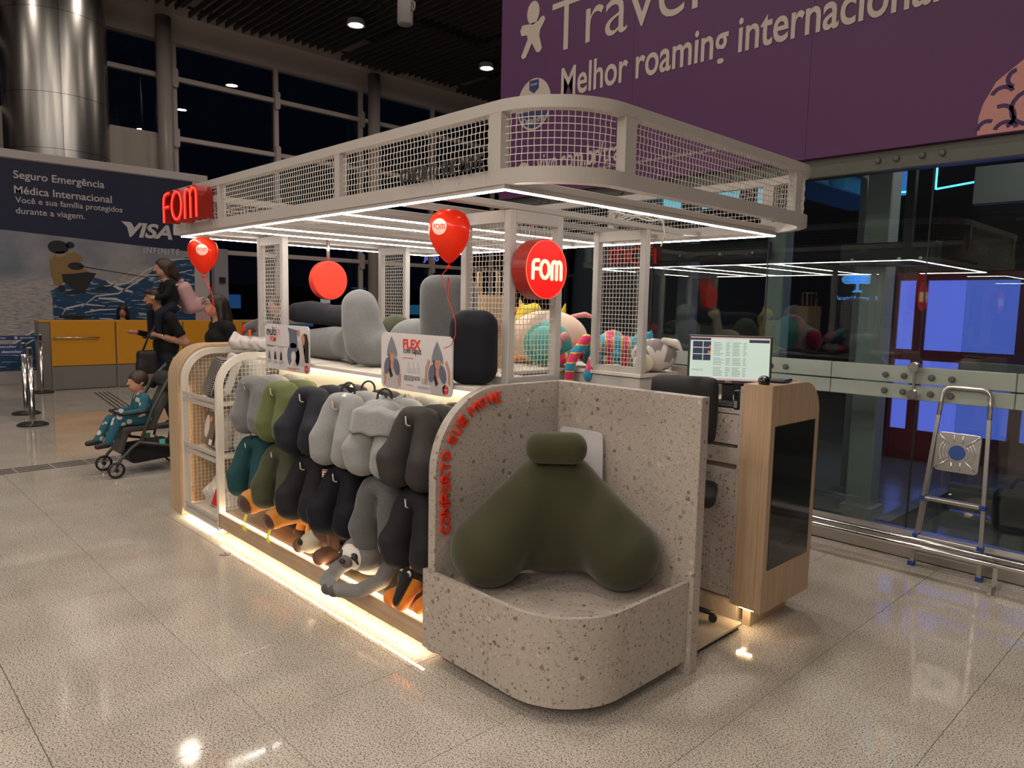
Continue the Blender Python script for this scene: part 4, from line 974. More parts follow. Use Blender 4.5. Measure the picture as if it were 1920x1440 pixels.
# ------------------------------------------------------------------ plinth, display wall, shelf
pl = thing('plinth', 'long low wooden plinth with a glowing light line along its front', 'plinth', (-2.45, 0, 0))
w_ = MATS['wood_plinth']
for a, b_ in ((0, 0.80), (0.802, 1.60), (1.602, 2.37)): MB().span((a, 0.0, 0.066), (b_, 0.005, 0.165)).build('front_board', w_, pl)
MB().span((0, 0.005, 0.135), (2.37, 0.46, 0.165)).build('deck', w_, pl)
MB().span((0.02, 0.12, 0), (2.37, 0.44, 0.134)).build('base', mat('toe_dark', (0.04, 0.03, 0.025), 0.6), pl)
MB().span((0.005, 0.024, 0.1655), (2.36, 0.034, 0.171)).build('light_line', led_warm, pl)
MB().span((0.0, 0.006, 0.066), (2.37, 0.016, 0.070)).build('underglow_line', emis('led_under', (1.0, 0.78, 0.50), 75.0), pl)
wallm = mat('display_cream', (0.80, 0.74, 0.63), 0.55)
du = thing('display_unit', 'cream display wall unit with a long shelf on top and hook rails', 'display unit', (-2.45, 0.46, 0.165))
MB().span((0, 0, 0), (2.39, 0.03, 1.06)).build('back_panel', wallm, du)
MB().span((0.02, 0.03, -0.165), (2.38, 0.46, 1.065)).build('core', white, du); MB().span((0.02, 0.46, -0.165), (1.82, 1.14, 1.065)).build('core', white, du); MB().span((0.02, 1.14, -0.165), (2.38, 1.60, 1.065)).build('core', white, du)
sw_ = mat('shelf_white', (0.72, 0.66, 0.58), 0.5)
for a, b_ in (((-0.02, -0.17), (2.39, 0.47)), ((-0.02, 0.472), (1.83, 1.128)), ((-0.02, 1.13), (2.39, 1.62))): MB().span((a[0], a[1], 1.07), (b_[0], b_[1], 1.092), bev=0.002).build('shelf', sw_, du)
MB().span((0.02, -0.055, 1.058), (2.36, -0.04, 1.067)).build('shelf_light', emis('led_shelf', (1.0, 0.84, 0.60), 20.0), du)
for z in (0.905, 0.505): MB().span((0.05, -0.018, z-0.015), (2.36, -0.001, z+0.015)).build('hook_rail', cream, du)
HX = [-2.05, -1.675, -1.305, -0.935, -0.575, -0.262]
hm = MB().tube([(0, 0, 0), (0, -0.412, 0.004), (0, -0.424, 0.012), (0, -0.428, 0.05)], 0.0042, 6).mesh('hook'); hm.materials.append(cream)
for x in HX:
    for z in (1.07, 0.67):
        o = bpy.data.objects.new('hook', hm); C.objects.link(o); o.parent = du; o.location = (x+2.45, -0.01, z-0.165)

# ------------------------------------------------------------------ left end cabinet with arched frames
cab = thing('side_cabinet', 'white framed mesh cabinet with arched sides and shelves at the kiosk left end', 'cabinet', (-3.12, 0, 0))
AR = 0.24
def arch_pts(x, o=0.0, top=1.285, back=0.60):
    r = AR-o
    return [(x, o, 0.05)]+[(x, AR-r*math.sin(math.radians(a)), top-AR+r*math.cos(math.radians(a))) for a in range(90, -1, -9)]+[(x, back, top-o)]
def arch_frame(x):
    b = MB()
    A = [(p[1], p[2]) for p in arch_pts(x)]; B = [(p[1], p[2]) for p in arch_pts(x, 0.045)]
    v = [[b.bm.verts.new((x+dx, p[0], p[1])) for p in q] for q, dx in ((A, 0), (A, 0.04), (B, 0.04), (B, 0))]
    n = len(A)
    for i in range(n-1):
        for k in range(4): b.bm.faces.new((v[k][i], v[k][i+1], v[(k+1) % 4][i+1], v[(k+1) % 4][i]))
    b.bm.faces.new([v[k][0] for k in range(4)]); b.bm.faces.new([v[k][n-1] for k in (3, 2, 1, 0)])
    return b
for x in (0.0, 0.64):
    f = arch_frame(x).build('arch_frame', cream, cab)
    MB().span((x, 0.045, 0.05), (x+0.04, 0.6, 0.095)).build('bottom_rail', cream, f)
    wb = MB(); pt = 0.0285
    for i in range(1, 20):
        y = 0.045+pt*i
        zt = 1.24 if y > AR else 1.285-AR+math.sqrt(max((AR-0.045)**2-(AR-y)**2, 0))
        wb.tube([(x+0.02, y, 0.09), (x+0.02, y, zt)], 0.0017, 4, cap=False)
    for j in range(1, 41):
        zz = 0.09+pt*j
        if zz > 1.235: break
        ya = 0.045 if zz < 1.285-AR else AR-math.sqrt(max((AR-0.045)**2-(zz-1.285+AR)**2, 0))
        wb.tube([(x+0.0225, ya, zz), (x+0.0225, 0.6, zz)], 0.0017, 4, cap=False)
    tag(wb.build('wire_mesh', wire_m, f), kind='stuff')
for z in (0.085, 0.545, 0.925):
    s_ = MB().span((0.04, 0.05, z-0.012), (0.64, 0.60, z)).build('shelf', cream, cab)
    MB().span((0.035, 0.0, z-0.03), (0.645, 0.018, z-0.005)).build('shelf_rail', white, s_); MB().span((0.035, 0.0, z+0.015), (0.645, 0.012, z+0.04)).build('lip_rail', white, s_)
MB().span((0.0, 0.012, 0.05), (0.68, 0.6, 0.06)).build('bottom_board', cream, cab); MB().span((0.0, 0.002, 0.038), (0.68, 0.012, 0.062)).build('bottom_lip', cream, cab); MB().span((0.03, 0.6, 0.03), (0.65, 0.62, 1.25)).build('back_board', cream, cab)
ap = thing('arched_panel', 'thick wooden arched end panel left of the mesh cabinet', 'panel', (-3.36, 0, 0))
poly = [(2.2, 0.0), (2.2, 1.31), (0.27, 1.31)]+arc(0.27-0.01, 1.04, 0.27, 90, 180, 14)+[(-0.01, 0.0)]
MB().prism(poly, M_of((0, 1, 0), (0, 0, 1), loc=(0, 0, 0)), 0.22, bev=0.002).build('panel', MATS['wood_arch'], ap)
MB().span((0.221, 0.05, 0.03), (0.226, 0.06, 1.0)).build('edge_light', emis('led_cab', (1.0, 0.72, 0.42), 10.0), ap)
MB().span((0.26, 0.026, 0.044), (0.86, 0.04, 0.049)).build('underglow_line', emis('led_under', (1.0, 0.78, 0.50), 75.0), ap)

# ------------------------------------------------------------------ counter, totem, platform
ct = thing('service_counter', 'terrazzo service counter with drawer fronts behind the bench', 'counter', (-0.05, 1.42, 0))
MB().span((0, 0.012, 0.14), (0.75, 0.58, 1.125)).build('carcass', mat('carcass', (0.16, 0.12, 0.09), 0.6), ct)
MB().span((0, -0.01, 1.125), (0.75, 0.60, 1.145)).build('top', tz, ct)
MB().span((0.03, -0.008, 0.965), (0.745, 0.012, 1.12), bev=0.001).build('drawer_front', tz, ct); MB().span((0.03, -0.002, 0.86), (0.745, 0.012, 0.945), bev=0.001).build('drawer_front', tz, ct)
MB().span((0.40, -0.008, 0.155), (0.745, 0.012, 0.835), bev=0.001).build('door', tz, ct); MB().span((0.03, -0.008, 0.155), (0.395, 0.012, 0.835), bev=0.001).build('door', tz, ct)
MB().span((0.0, 0.06, 0), (0.75, 0.55, 0.14)).build('kick_board', MATS['wood_floor'], ct)
MB().span((0.752, -0.02, 0.13), (0.772, 0.56, 1.27)).build('end_panel', tz, ct)
be = thing('rear_end_panel', 'terrazzo rear end panel with rounded top behind the desk chair', 'panel', (-0.10, 2.05, 0))
MB().prism([(-0.02, 0), (0.32, 0)]+arc(0.20, 1.17, 0.12, 0, 90, 8)+[(-0.02, 1.29)], M_of((1, 0, 0), (0, 0, 1), loc=(0, 0, 0)), 0.05).build('panel', tz, be)
to = thing('screen_totem', 'wooden totem with rounded top and tall black screen', 'totem', (0.73, 1.385, 0))
wt = MATS['wood_totem']
prof_t = [(0.0, 0.135), (0.52, 0.135)]+arc(0.52-0.17, 1.287-0.17, 0.17, 0, 90, 12)+[(0.0, 1.287)]
MB().prism(prof_t, M_of((0, 1, 0), (0, 0, 1), loc=(-0.005, 0.0, 0.0)), 0.122, bev=0.001).build('body', wt, to)
prof_f = [(-0.01, 0.13), (0.535, 0.13)]+arc(0.535-0.18, 1.289-0.18, 0.18, 0, 90, 12)+[(-0.01, 1.289)]
MB().prism(prof_f, M_of((0, 1, 0), (0, 0, 1), loc=(0.121, 0.0, 0.0)), 0.035, bev=0.001).build('front_panel', wt, to)
s_ = MB().span((0.150, 0.035, 0.350), (0.1585, 0.485, 1.085)).build('screen', black, to)
MB().span((0.005, 0.10, 0), (0.05, 0.50, 0.135)).build('foot', mat('toe_wood', (0.5, 0.38, 0.26), 0.6), to)
MB().span((0.02, 0.03, 0.118), (0.10, 0.045, 0.1255)).build('underglow_line', emis('led_totem', (1.0, 0.76, 0.44), 34.0), to)
MB().span((0.02, 0.03, 0.1255), (0.035, 0.50, 0.134)).build('underglow_line', emis('led_totem', (1.0, 0.76, 0.44), 34.0), to)
pf = thing('platform', 'raised plywood walking platform between bench and counter', 'platform', (0, 0.862, 0))
for a, b_ in ((-0.06, 0.36), (0.362, 0.775)): MB().span((a, 0, 0.03), (b_, 0.55, 0.042)).build('floor_board', MATS['wood_floor'], pf)
MB().span((-0.06, 0.0, 0.0), (0.755, 0.55, 0.03)).build('base', dark, pf)
MB().prism([(0.66, 0.0), (0.775, 0.0), (0.73, 0.10), (0.70, 0.12), (0.67, 0.06)], Matrix.Translation((0, 0.03, 0.0422)), 0.0006).build('torn_patch', mat('ply_dark', (0.30, 0.22, 0.15), 0.8), pf)
# ------------------------------------------------------------------ neck pillows on the hooks
FAB = {
 'grey': melange('melange_grey', (0.12, 0.123, 0.128), (0.26, 0.265, 0.27)), 'light': melange('melange_light', (0.19, 0.195, 0.195), (0.40, 0.405, 0.405)),
 'olive': fabric('neck_olive', (0.12, 0.145, 0.052)), 'dolive': fabric('neck_dark_olive', (0.060, 0.068, 0.036)), 'navy': fabric('neck_navy', (0.018, 0.019, 0.028), 0.04),
 'char': fabric('neck_charcoal', (0.018, 0.017, 0.021), 0.04), 'teal': fabric('neck_teal', (0.014, 0.065, 0.075), 0.06), 'black': fabric('neck_black', (0.008, 0.009, 0.015), 0.03),
 'mesh': mat('neck_mesh', (0.034, 0.030, 0.030), 0.8, bump=0.6, bscale=420), 'mid': melange('melange_mid', (0.075, 0.076, 0.08), (0.165, 0.165, 0.17))}
CW = {'grey': 'grey melange', 'light': 'light grey melange', 'olive': 'olive green', 'dolive': 'dark olive', 'navy': 'charcoal navy', 'char': 'charcoal', 'teal': 'teal', 'black': 'black', 'mesh': 'dark grey mesh', 'mid': 'mid grey melange'}
def pillow_me(spread, rad, long_):
    out = []
    for s in (-1, 1):
        out.append(('p', [(0, 0, 0.055), (s*0.045, 0, 0.048), (s*0.062, 0, 0.0), (s*(0.058+spread*0.4), 0, -0.09), (s*(0.062+spread), -0.004, -0.17), (s*(0.055+spread*0.8), 0, -0.225-long_)], [0.052, 0.056, 0.060, 0.068, rad, rad*0.90]))
    L = [out[0], ('k', 0.012, out[1])]
    me = blob_mesh('pillow', L, 0.012, 0.0095, smooth_it=3)
    n = len(me.vertices); co = np.empty(n*3); me.vertices.foreach_get('co', co); co = co.reshape(n, 3); co[:, 1] *= 1.28; me.vertices.foreach_set('co', co.ravel())
    me.polygons.foreach_set('use_smooth', [True]*len(me.polygons)); return me
PM = [pillow_me(0.012, 0.080, 0.0), pillow_me(0.028, 0.084, 0.010), pillow_me(0.022, 0.075, 0.025)]
PMC = {}
seam_me = MB().tube([(0, -0.062-0.012*math.sin(PI*t), 0.115-0.23*t*0.3) for t in [i/6 for i in range(7)]], 0.0016, 4).mesh('seam')
toggle_me = MB().tube([(0, 0, 0), (0.012, 0, -0.02), (0.008, -0.004, -0.05), (-0.004, 0, -0.02), (-0.010, 0.003, -0.05), (0, 0, 0)], 0.0024, 5).mesh('cord'); toggle_me.materials.append(dark)
tag_me = MB().box((0, 0, 0), (0.026, 0.002, 0.032)).mesh('label_tab'); tag_me.materials.append(mat('tab_white', (0.75, 0.73, 0.70), 0.6))
loop_me = MB().tube([(-0.03, 0, 0.06), (-0.034, 0, 0.11)]+[(-0.034*math.cos(a), -0.004*math.sin(a), 0.12+0.045*math.sin(a)) for a in [PI*i/12 for i in range(13)]]+[(0.034, 0, 0.11), (0.03, 0, 0.06)], 0.0058, 8).mesh('carry_loop'); loop_me.materials.append(mat('loop_black', (0.02, 0.02, 0.022), 0.6, bump=0.5, bscale=300))
TILT = [[-0.04, -0.08, -0.34, -0.28, -0.22, -0.26], [-0.26, -0.30, -0.34, -0.30, -0.04, -0.16]]
ORD = ['first', 'second', 'third', 'fourth', 'fifth', 'sixth']
def hook_pillows(i, row, cols, kind, loop=(), tab=(), cord=False, rz=0.0, hood=False):
    zc = 1.07 if row == 0 else 0.67
    for k, c in enumerate(cols):
        y = 0.095+0.132*k; key = (kind, c)
        if key not in PMC:
            m2 = PM[kind].copy(); m2.materials.append(FAB[c]); PMC[key] = m2
        pos = ('front', 'middle', 'rear')[k]
        hk = '%s %s hook' % (ORD[i], 'upper' if row == 0 else 'lower')
        t = thing('neck_pillow', '%s neck pillow, %s one on the %s from the left' % (CW[c], pos, hk), 'neck pillow', (HX[i], y, zc-0.012), rz+0.38+random.uniform(-0.14, 0.14), group='neck pillows on hooks')
        o = bpy.data.objects.new('cushion', PMC[key]); C.objects.link(o); o.parent = t
        t.scale = (1.04 if i == 5 else 1.08, 1.06, 0.97); t.rotation_euler.x = TILT[row][i]+0.03*k
        if k in loop: q = bpy.data.objects.new('carry_loop', loop_me); C.objects.link(q); q.parent = t; q.rotation_euler = (0, 0, 0.5)
        if k in tab: q = bpy.data.objects.new('label_tab', tag_me); C.objects.link(q); q.parent = t; q.location = (0.035, -0.052, 0.085); q.rotation_euler = (-0.9, 0, 0.3)
        if cord and k == 0: q = bpy.data.objects.new('cord', toggle_me); C.objects.link(q); q.parent = t; q.location = (0.0, -0.03, -0.275)
        if hood and k < 2:
            hb = MB(); rnd = random.Random(5+k)
            ph = [rnd.uniform(0, 6.28) for _ in range(8)]
            def hf(u, v):
                a = 2*PI*u; top = 1-v
                rx = 0.05+0.10*min(1, v*1.9)+0.012*math.sin(5*a+ph[0])*v+0.007*math.sin(9*a+ph[1]+4*v); ry = 0.045+0.075*min(1, v*1.9)+0.010*math.sin(4*a+ph[2])*v
                z = 0.118-0.205*v**1.25+0.008*math.sin(3*a+ph[3])*(1-v)+0.006*math.sin(7*a+9*v+ph[4])
                return Vector((rx*math.cos(a)*(0.3+0.7*min(1, v*2.2)), ry*math.sin(a)*(0.3+0.7*min(1, v*2.2)), z))
            hb.grid(hf, 56, 20, True)
            h = hb.build('hood', FAB['light'], t, True); sm_ = h.modifiers.new('t', 'SOLIDIFY'); sm_.thickness = 0.004
hook_pillows(0, 0, ['grey', 'light', 'light'], 0, cord=True)
hook_pillows(1, 0, ['olive', 'olive'], 0)
hook_pillows(2, 0, ['navy', 'navy', 'navy'], 1, tab=(2,))
hook_pillows(3, 0, ['light', 'light', 'navy'], 2, loop=(0, 1), tab=(0,))
hook_pillows(4, 0, ['light', 'light', 'light'], 1, loop=(0,), hood=True)
hook_pillows(5, 0, ['mesh', 'mesh', 'mesh'], 1)
hook_pillows(0, 1, ['teal', 'teal', 'teal'], 2)
hook_pillows(1, 1, ['dolive', 'dolive', 'dolive'], 2, tab=(1,))
hook_pillows(2, 1, ['char', 'char', 'navy'], 1, tab=(0,))
hook_pillows(3, 1, ['black', 'black', 'black'], 1, loop=(0, 1))
hook_pillows(4, 1, ['mid', 'black'], 2)
hook_pillows(5, 1, ['char', 'mid', 'mid'], 1, tab=(1,))
# paper tags dangling on the hooks
def price_tag(label, loc, rz):
    t = thing('price_tag', label, 'price tag', loc, rz, group='price tags')
    MB().span((-0.022, -0.001, -0.045), (0.022, 0.001, 0.0)).build('card', mat('tag_paper', (0.80, 0.78, 0.75), 0.6), t)
    MB().span((-0.022, -0.0015, -0.010), (0.022, -0.001, -0.002)).build('red_strip', red, t)
    for k in range(2): MB().span((-0.014, -0.0015, -0.026-0.012*k), (0.012-0.008*k, -0.001, -0.020-0.012*k)).build('print_bar', dark, t)
    MB().tube([(0, 0, 0), (0.002, 0.004, 0.03)], 0.0008, 4).build('string', dark, t)
price_tag('small white price tag on the hooded grey pillow', (-0.47, 0.012, 0.93), 0.5)
price_tag('small red and white price tag between the charcoal and black pillows', (-1.13, 0.09, 0.70), 0.6)
price_tag('small white price tag hanging right of the big black pillow', (-0.70, 0.06, 0.55), 0.5)

# ------------------------------------------------------------------ cushions on the long shelf
SH = 1.257
def cushion(name, label, loc, rz, prims, m_, k=0.05, vox=0.012, parts=()):
    t = thing(name, label, 'cushion', loc, rz)
    blob('cushion', prims, m_, t, k, vox)
    for nm, pr_, mm in parts: blob(nm, pr_, mm, t, 0.03, 0.008)
    return t
creamf = fabric('cream_fabric', (0.62, 0.53, 0.36))
cushion('body_cushion', 'long grey body cushion lying on the shelf under the dark roll', (-2.05, 0.62, SH), 0.0, [('p', [(-0.62, 0.03, 0.10), (-0.25, 0.02, 0.095), (0.15, -0.02, 0.115), (0.42, -0.06, 0.13)], [0.095, 0.10, 0.115, 0.10]), ('c', (0.42, -0.06, 0.12), (0.55, -0.12, 0.05), 0.09, 0.045)], FAB['mid'], 0.06)
cushion('roll_cushion', 'dark navy roll cushion with cream ends lying on the grey cushion', (-2.15, 0.70, SH+0.235), 0.0, [('p', [(-0.48, 0, 0.075), (-0.25, 0, 0.082), (0.05, 0, 0.065), (0.35, 0, 0.06)], [0.075, 0.085, 0.075, 0.085])], FAB['navy'], 0.05, parts=(('end_cap', [('c', (-0.53, 0, 0.075), (-0.66, 0.0, 0.10), 0.06, 0.012)], creamf), ('end_cap', [('c', (0.40, -0.03, 0.05), (0.45, -0.07, 0.09), 0.05, 0.028), ('e', (0.44, -0.07, 0.03), (0.045, 0.04, 0.05))], creamf)))
cushion('bean_cushion', 'tall grey bean shaped cushion standing on the shelf between the two boards', (-1.34, 0.50, SH), 0.55, [('p', [(-0.05, 0, 0.365), (-0.035, 0, 0.25), (0.0, 0, 0.15), (0.05, 0, 0.125)], [0.112, 0.125, 0.140, 0.125])], FAB['grey'], 0.06)
cushion('round_cushion', 'low round grey cushion behind the tall grey block cushion', (-1.38, 0.90, SH), 0.0, [('e', (0, 0, 0.15), (0.20, 0.17, 0.15))], FAB['grey'])
cushion('block_cushion', 'tall grey block cushion with flat top on the shelf', (-0.64, 0.58, SH), 0.65, [('b', (0, 0, 0.278), (0.155, 0.115, 0.278), 0.085)], FAB['mid'], 0.05)
cushion('block_cushion', 'dark navy rounded block cushion beside the slogan panel', (-0.20, 0.385, SH), 0.72, [('b', (0, 0, 0.185), (0.122, 0.085, 0.185), 0.08)], FAB['black'], 0.05)
cushion('round_cushion', 'small olive cushion peeking out behind the bean cushion', (-1.72, 0.98, SH), 0.0, [('e', (0, 0, 0.16), (0.14, 0.12, 0.16))], FAB['dolive'])
# grey plush and package at the far left end of the shelf
cushion('neck_roll', 'small grey neck roll with orange tag at the left end of the kiosk top', (-3.02, 0.55, 1.31), 0.3, [('p', [(-0.06, 0, 0.13), (0.04, 0, 0.16), (0.10, 0, 0.08), (0.03, 0, 0.05), (-0.08, 0, 0.045)], 0.045)], FAB['mid'], 0.03, parts=(('tag', [('b', (0.0, -0.06, 0.08), (0.02, 0.003, 0.035), 0.002)], mat('tag_orange', (0.85, 0.16, 0.03), 0.5)),))
rb_ = thing('red_cushion', 'red and black crescent cushion lying at the far left end of the kiosk top', 'cushion', (-3.25, 0.62, 1.31), 0.2)
blob('cushion', [('p', [(-0.16, 0.1, 0.06), (-0.05, 0.02, 0.09), (0.1, 0.0, 0.06)], [0.05, 0.07, 0.05])], mat('red_fabric', (0.55, 0.02, 0.02), 0.7), rb_, 0.04, 0.01)
blob('lining', [('p', [(-0.10, 0.02, 0.04), (0.0, -0.03, 0.06), (0.13, -0.04, 0.04)], [0.035, 0.045, 0.035])], FAB['char'], rb_, 0.04, 0.01)

# ------------------------------------------------------------------ printed boards clipped to the shelf edge
bwh = mat('board_white', (0.66, 0.62, 0.62), 0.4); ink = mat('ink_black', (0.03, 0.03, 0.035), 0.5); inkred = mat('ink_red', (0.72, 0.05, 0.03), 0.5); inkgrey = mat('ink_grey', (0.32, 0.30, 0.31), 0.6)
skin_p = mat('print_skin', (0.50, 0.26, 0.19), 0.6); hair_p = mat('print_hair', (0.035, 0.018, 0.015), 0.6); pil_p = mat('print_pillow', (0.12, 0.13, 0.19), 0.6); hood_p = mat('print_hood', (0.20, 0.21, 0.25), 0.6); shirt_p = mat('print_shirt', (0.50, 0.44, 0.44), 0.6); shade_p = mat('print_shade', (0.56, 0.53, 0.54), 0.6)
def board(label, x0, x1):
    t = thing('printed_board', label, 'sign', (x0, 0.272, 1.195))
    w = x1-x0; MB().prism(rrect(0, 0, w, 0.30, 0.035), M_of((1, 0, 0), (0, 0, 1), loc=(0, 0, 0)), 0.008).build('panel', bwh, t)
    for x in (0.1, w-0.1): MB().span((x-0.01, 0.0, 0.045), (x+0.01, 0.02, 0.075)).build('clip', alu, t)
    return t
def flat(t, name, poly, m_, lvl=1): MB().prism(poly, M_of((1, 0, 0), (0, 0, 1), loc=(0, -0.0085-0.0006*lvl, 0)), 0.0006).build(name, m_, t)
def small_text(t, x, z, w, n, m_=inkgrey, lh=0.0075):
    b = MB(); r = random.Random(int(x*1000))
    for i in range(n):
        xx_ = x
        while xx_ < x+w*(0.97 if i < n-1 else 0.6):
            ww = r.uniform(0.008, 0.02); b.span((xx_, -0.0092, z-i*lh), (min(xx_+ww, x+w), -0.0086, z-i*lh+0.0035)); xx_ += ww+0.004
    b.build('small_print', m_, t)
def onB(x, z, l=2): return M_of((1, 0, 0), (0, 0, 1), loc=(x, -0.0085-0.0006*l, z))
b1 = board('white printed board showing a woman holding a travel pillow, left on the shelf', -2.245, -1.635)
text('lettering', 'multi', onB(0.025, 0.225), 0.135, ink, b1, h=0.06, extrude=0.0006, offset=0.01)
text('lettering', 'FOM', onB(0.075, 0.185), 0.085, inkred, b1, h=0.034, extrude=0.0006, offset=0.012)
flat(b1, 'pillow_picture', [(0.33, 0.285), (0.475, 0.27), (0.455, 0.24), (0.46, 0.18), (0.435, 0.155), (0.37, 0.155), (0.35, 0.19), (0.35, 0.24)], pil_p)
flat(b1, 'pillow_picture', arc(0.405, 0.105, 0.085, -50, 230, 20)+arc(0.405, 0.10, 0.036, 230, -50, 14), pil_p)
flat(b1, 'figure_hair', [(0.52, 0.23), (0.545, 0.255), (0.585, 0.25), (0.605, 0.20), (0.605, 0.07), (0.56, 0.07), (0.54, 0.15)], hair_p)
flat(b1, 'figure_face', ellipse(0.535, 0.215, 0.024, 0.036), skin_p, 2); flat(b1, 'figure_hand', ellipse(0.475, 0.255, 0.018, 0.022), skin_p, 2)
flat(b1, 'figure_shirt', [(0.455, 0.215), (0.50, 0.19), (0.535, 0.17), (0.565, 0.15), (0.55, 0.05), (0.40, 0.04), (0.43, 0.12), (0.47, 0.15)], shirt_p)
for k, x in enumerate((0.06, 0.145, 0.23)):
    flat(b1, 'inset_disc', ellipse(x, 0.10, 0.033, 0.04), shade_p); flat(b1, 'inset_figure', [(x-0.015, 0.065), (x+0.02, 0.065), (x+0.015, 0.105), (x+0.005, 0.125), (x-0.008, 0.105)], hair_p if k else pil_p, 2)
    small_text(b1, x-0.03, 0.052, 0.065, 3)
small_text(b1, 0.025, 0.155, 0.14, 2, ink); small_text(b1, 0.18, 0.155, 0.14, 2); small_text(b1, 0.16, 0.262, 0.06, 4, inkred, 0.013)
small_text(b1, 0.32, 0.022, 0.18, 2, inkred); flat(b1, 'brand_dot', ellipse(0.575, 0.03, 0.026, 0.026), inkred); text('dot_lettering', 'FOM', onB(0.56, 0.024, 3), 0.03, bwh, b1, extrude=0.0005)
b2 = board('white printed board with hooded women wearing neck pillows, right on the shelf', -0.83, -0.215)
text('lettering', 'FLEX', onB(0.205, 0.222), 0.155, inkred, b2, h=0.05, extrude=0.0006, offset=0.035)
text('lettering', 'com capuz', onB(0.21, 0.188), 0.155, ink, b2, h=0.032, extrude=0.0006, offset=0.008)
def woman_print(t, x, z, s, arm):
    flat(t, 'figure_shirt', [(x-0.05*s, 0.004), (x+0.055*s, 0.004), (x+0.062*s, z-0.10*s), (x+0.075*s, z-0.075*s), (x+0.03*s, z-0.05*s), (x-0.03*s, z-0.05*s), (x-0.075*s, z-0.075*s), (x-0.06*s, z-0.10*s)], shirt_p)
    for q in (-1, 1):
        if arm: pts = [(x+q*0.075*s, z-0.085*s), (x+q*0.105*s, z-0.115*s), (x+q*0.098*s, z-0.03*s), (x+q*0.075*s, z+0.015*s), (x+q*0.06*s, z+0.005*s), (x+q*0.085*s, z-0.05*s), (x+q*0.085*s, z-0.09*s)]
        else: pts = [(x+q*0.066*s, z-0.085*s), (x+q*0.082*s, z-0.09*s), (x+q*0.078*s, 0.02), (x+q*0.066*s, 0.012), (x+q*0.052*s, z-0.115*s), (x+q*0.062*s, z-0.12*s)]
        flat(t, 'figure_arm', pts, skin_p, 2)
    flat(t, 'figure_neck', [(x-0.016*s, z-0.075*s), (x+0.018*s, z-0.075*s), (x+0.016*s, z-0.02*s), (x-0.014*s, z-0.02*s)], skin_p, 2)
    flat(t, 'figure_hair', [(x-0.032*s, z+0.01*s), (x-0.012*s, z+0.01*s), (x-0.014*s, z-0.06*s), (x+0.010*s, z-0.105*s), (x-0.012*s, z-0.12*s), (x-0.032*s, z-0.07*s)], hair_p, 3)
    flat(t, 'figure_face', ellipse(x+0.003*s, z-0.002*s, 0.024*s, 0.034*s), skin_p, 4)
    for q in (-1, 1): flat(t, 'figure_pillow', ellipse(x+q*0.045*s, z-0.055*s, 0.025*s, 0.046*s, 20, q*0.25), pil_p, 5)
    flat(t, 'figure_hood', [(x-0.044*s, z-0.004*s), (x-0.042*s, z+0.03*s), (x-0.026*s, z+0.07*s), (x-0.002*s, z+0.108*s), (x+0.022*s, z+0.07*s), (x+0.042*s, z+0.03*s), (x+0.046*s, z-0.004*s), (x+0.022*s, z+0.018*s), (x-0.018*s, z+0.018*s)], hood_p, 6)
woman_print(b2, 0.105, 0.175, 1.0, 0); woman_print(b2, 0.50, 0.165, 1.0, 1)
for x in (0.255, 0.295, 0.335): flat(b2, 'inset_outline', [(x-0.016, 0.10), (x+0.016, 0.10), (x+0.016, 0.125), (x+0.008, 0.13), (x+0.008, 0.15), (x, 0.16), (x-0.008, 0.15), (x-0.008, 0.13), (x-0.016, 0.125)], shade_p)
small_text(b2, 0.205, 0.172, 0.16, 1, inkred); small_text(b2, 0.215, 0.078, 0.14, 4, ink); small_text(b2, 0.37, 0.072, 0.18, 4)
small_text(b2, 0.235, 0.03, 0.09, 1, inkred); small_text(b2, 0.335, 0.03, 0.14, 2); flat(b2, 'brand_dot', ellipse(0.565, 0.035, 0.024, 0.024), inkred); text('dot_lettering', 'FOM', onB(0.551, 0.029, 3), 0.028, bwh, b2, extrude=0.0005)

# ------------------------------------------------------------------ goods in the left cabinet
netm, nt, b = nodes_of('black_net')
sx_ = nt.nodes.new('ShaderNodeSeparateXYZ'); cx_ = nt.nodes.new('ShaderNodeCombineXYZ'); nt.links.new(coords(nt), sx_.inputs[0]); nt.links.new(sx_.outputs[0], cx_.inputs[0]); nt.links.new(sx_.outputs[2], cx_.inputs[1])
vo = tex(nt, 'Voronoi', 80.0, cx_.outputs[0], voronoi_dimensions='2D', Randomness=0.2); 
nt.links.new(ramp(nt, vo.outputs['Distance'], [(0.27, (0.42, 0.39, 0.35)), (0.34, (0.012, 0.012, 0.013))]), b.inputs['Base Color']); b.inputs['Roughness'].default_value = 0.6
linen = mat('linen_white', (0.68, 0.65, 0.62), 0.85, bump=0.5, bscale=60); crumple = lambda P: 0.0045*(np.sin(70*P[:, 0]+45*P[:, 2]+2*np.sin(40*P[:, 1]))+np.sin(62*P[:, 1]-80*P[:, 2]+3*np.sin(30*P[:, 0])))
bagm = mat('poly_bag', (0.62, 0.58, 0.56), 0.25, bump=0.8, bscale=25)
t = thing('bed_pillow', 'pillow in black honeycomb net leaning on the top cabinet shelf', 'pillow', (-2.80, 0.13, 0.925), -0.25)
blob('cover', [('b', (0, 0.02, 0.155), (0.20, 0.055, 0.155), 0.05, (-0.35, 0, 0))], netm, t, 0.04, 0.011)
blob('inner_pillow', [('b', (0.02, 0.10, 0.19), (0.19, 0.03, 0.15), 0.03, (-0.35, 0, 0))], linen, t, 0.03, 0.012)
t = thing('bed_pillow', 'plain white pillow standing behind the net pillow in the cabinet', 'pillow', (-2.72, 0.36, 0.925), 0.2)
blob('cover', [('b', (0, 0, 0.16), (0.17, 0.06, 0.155), 0.055, (-0.15, 0, 0))], linen, t, 0.03, 0.012)
t = thing('bagged_pillow', 'clear plastic bagged pillow lying on top of the cabinet', 'pillow', (-2.74, 0.42, 1.285), 0.4)
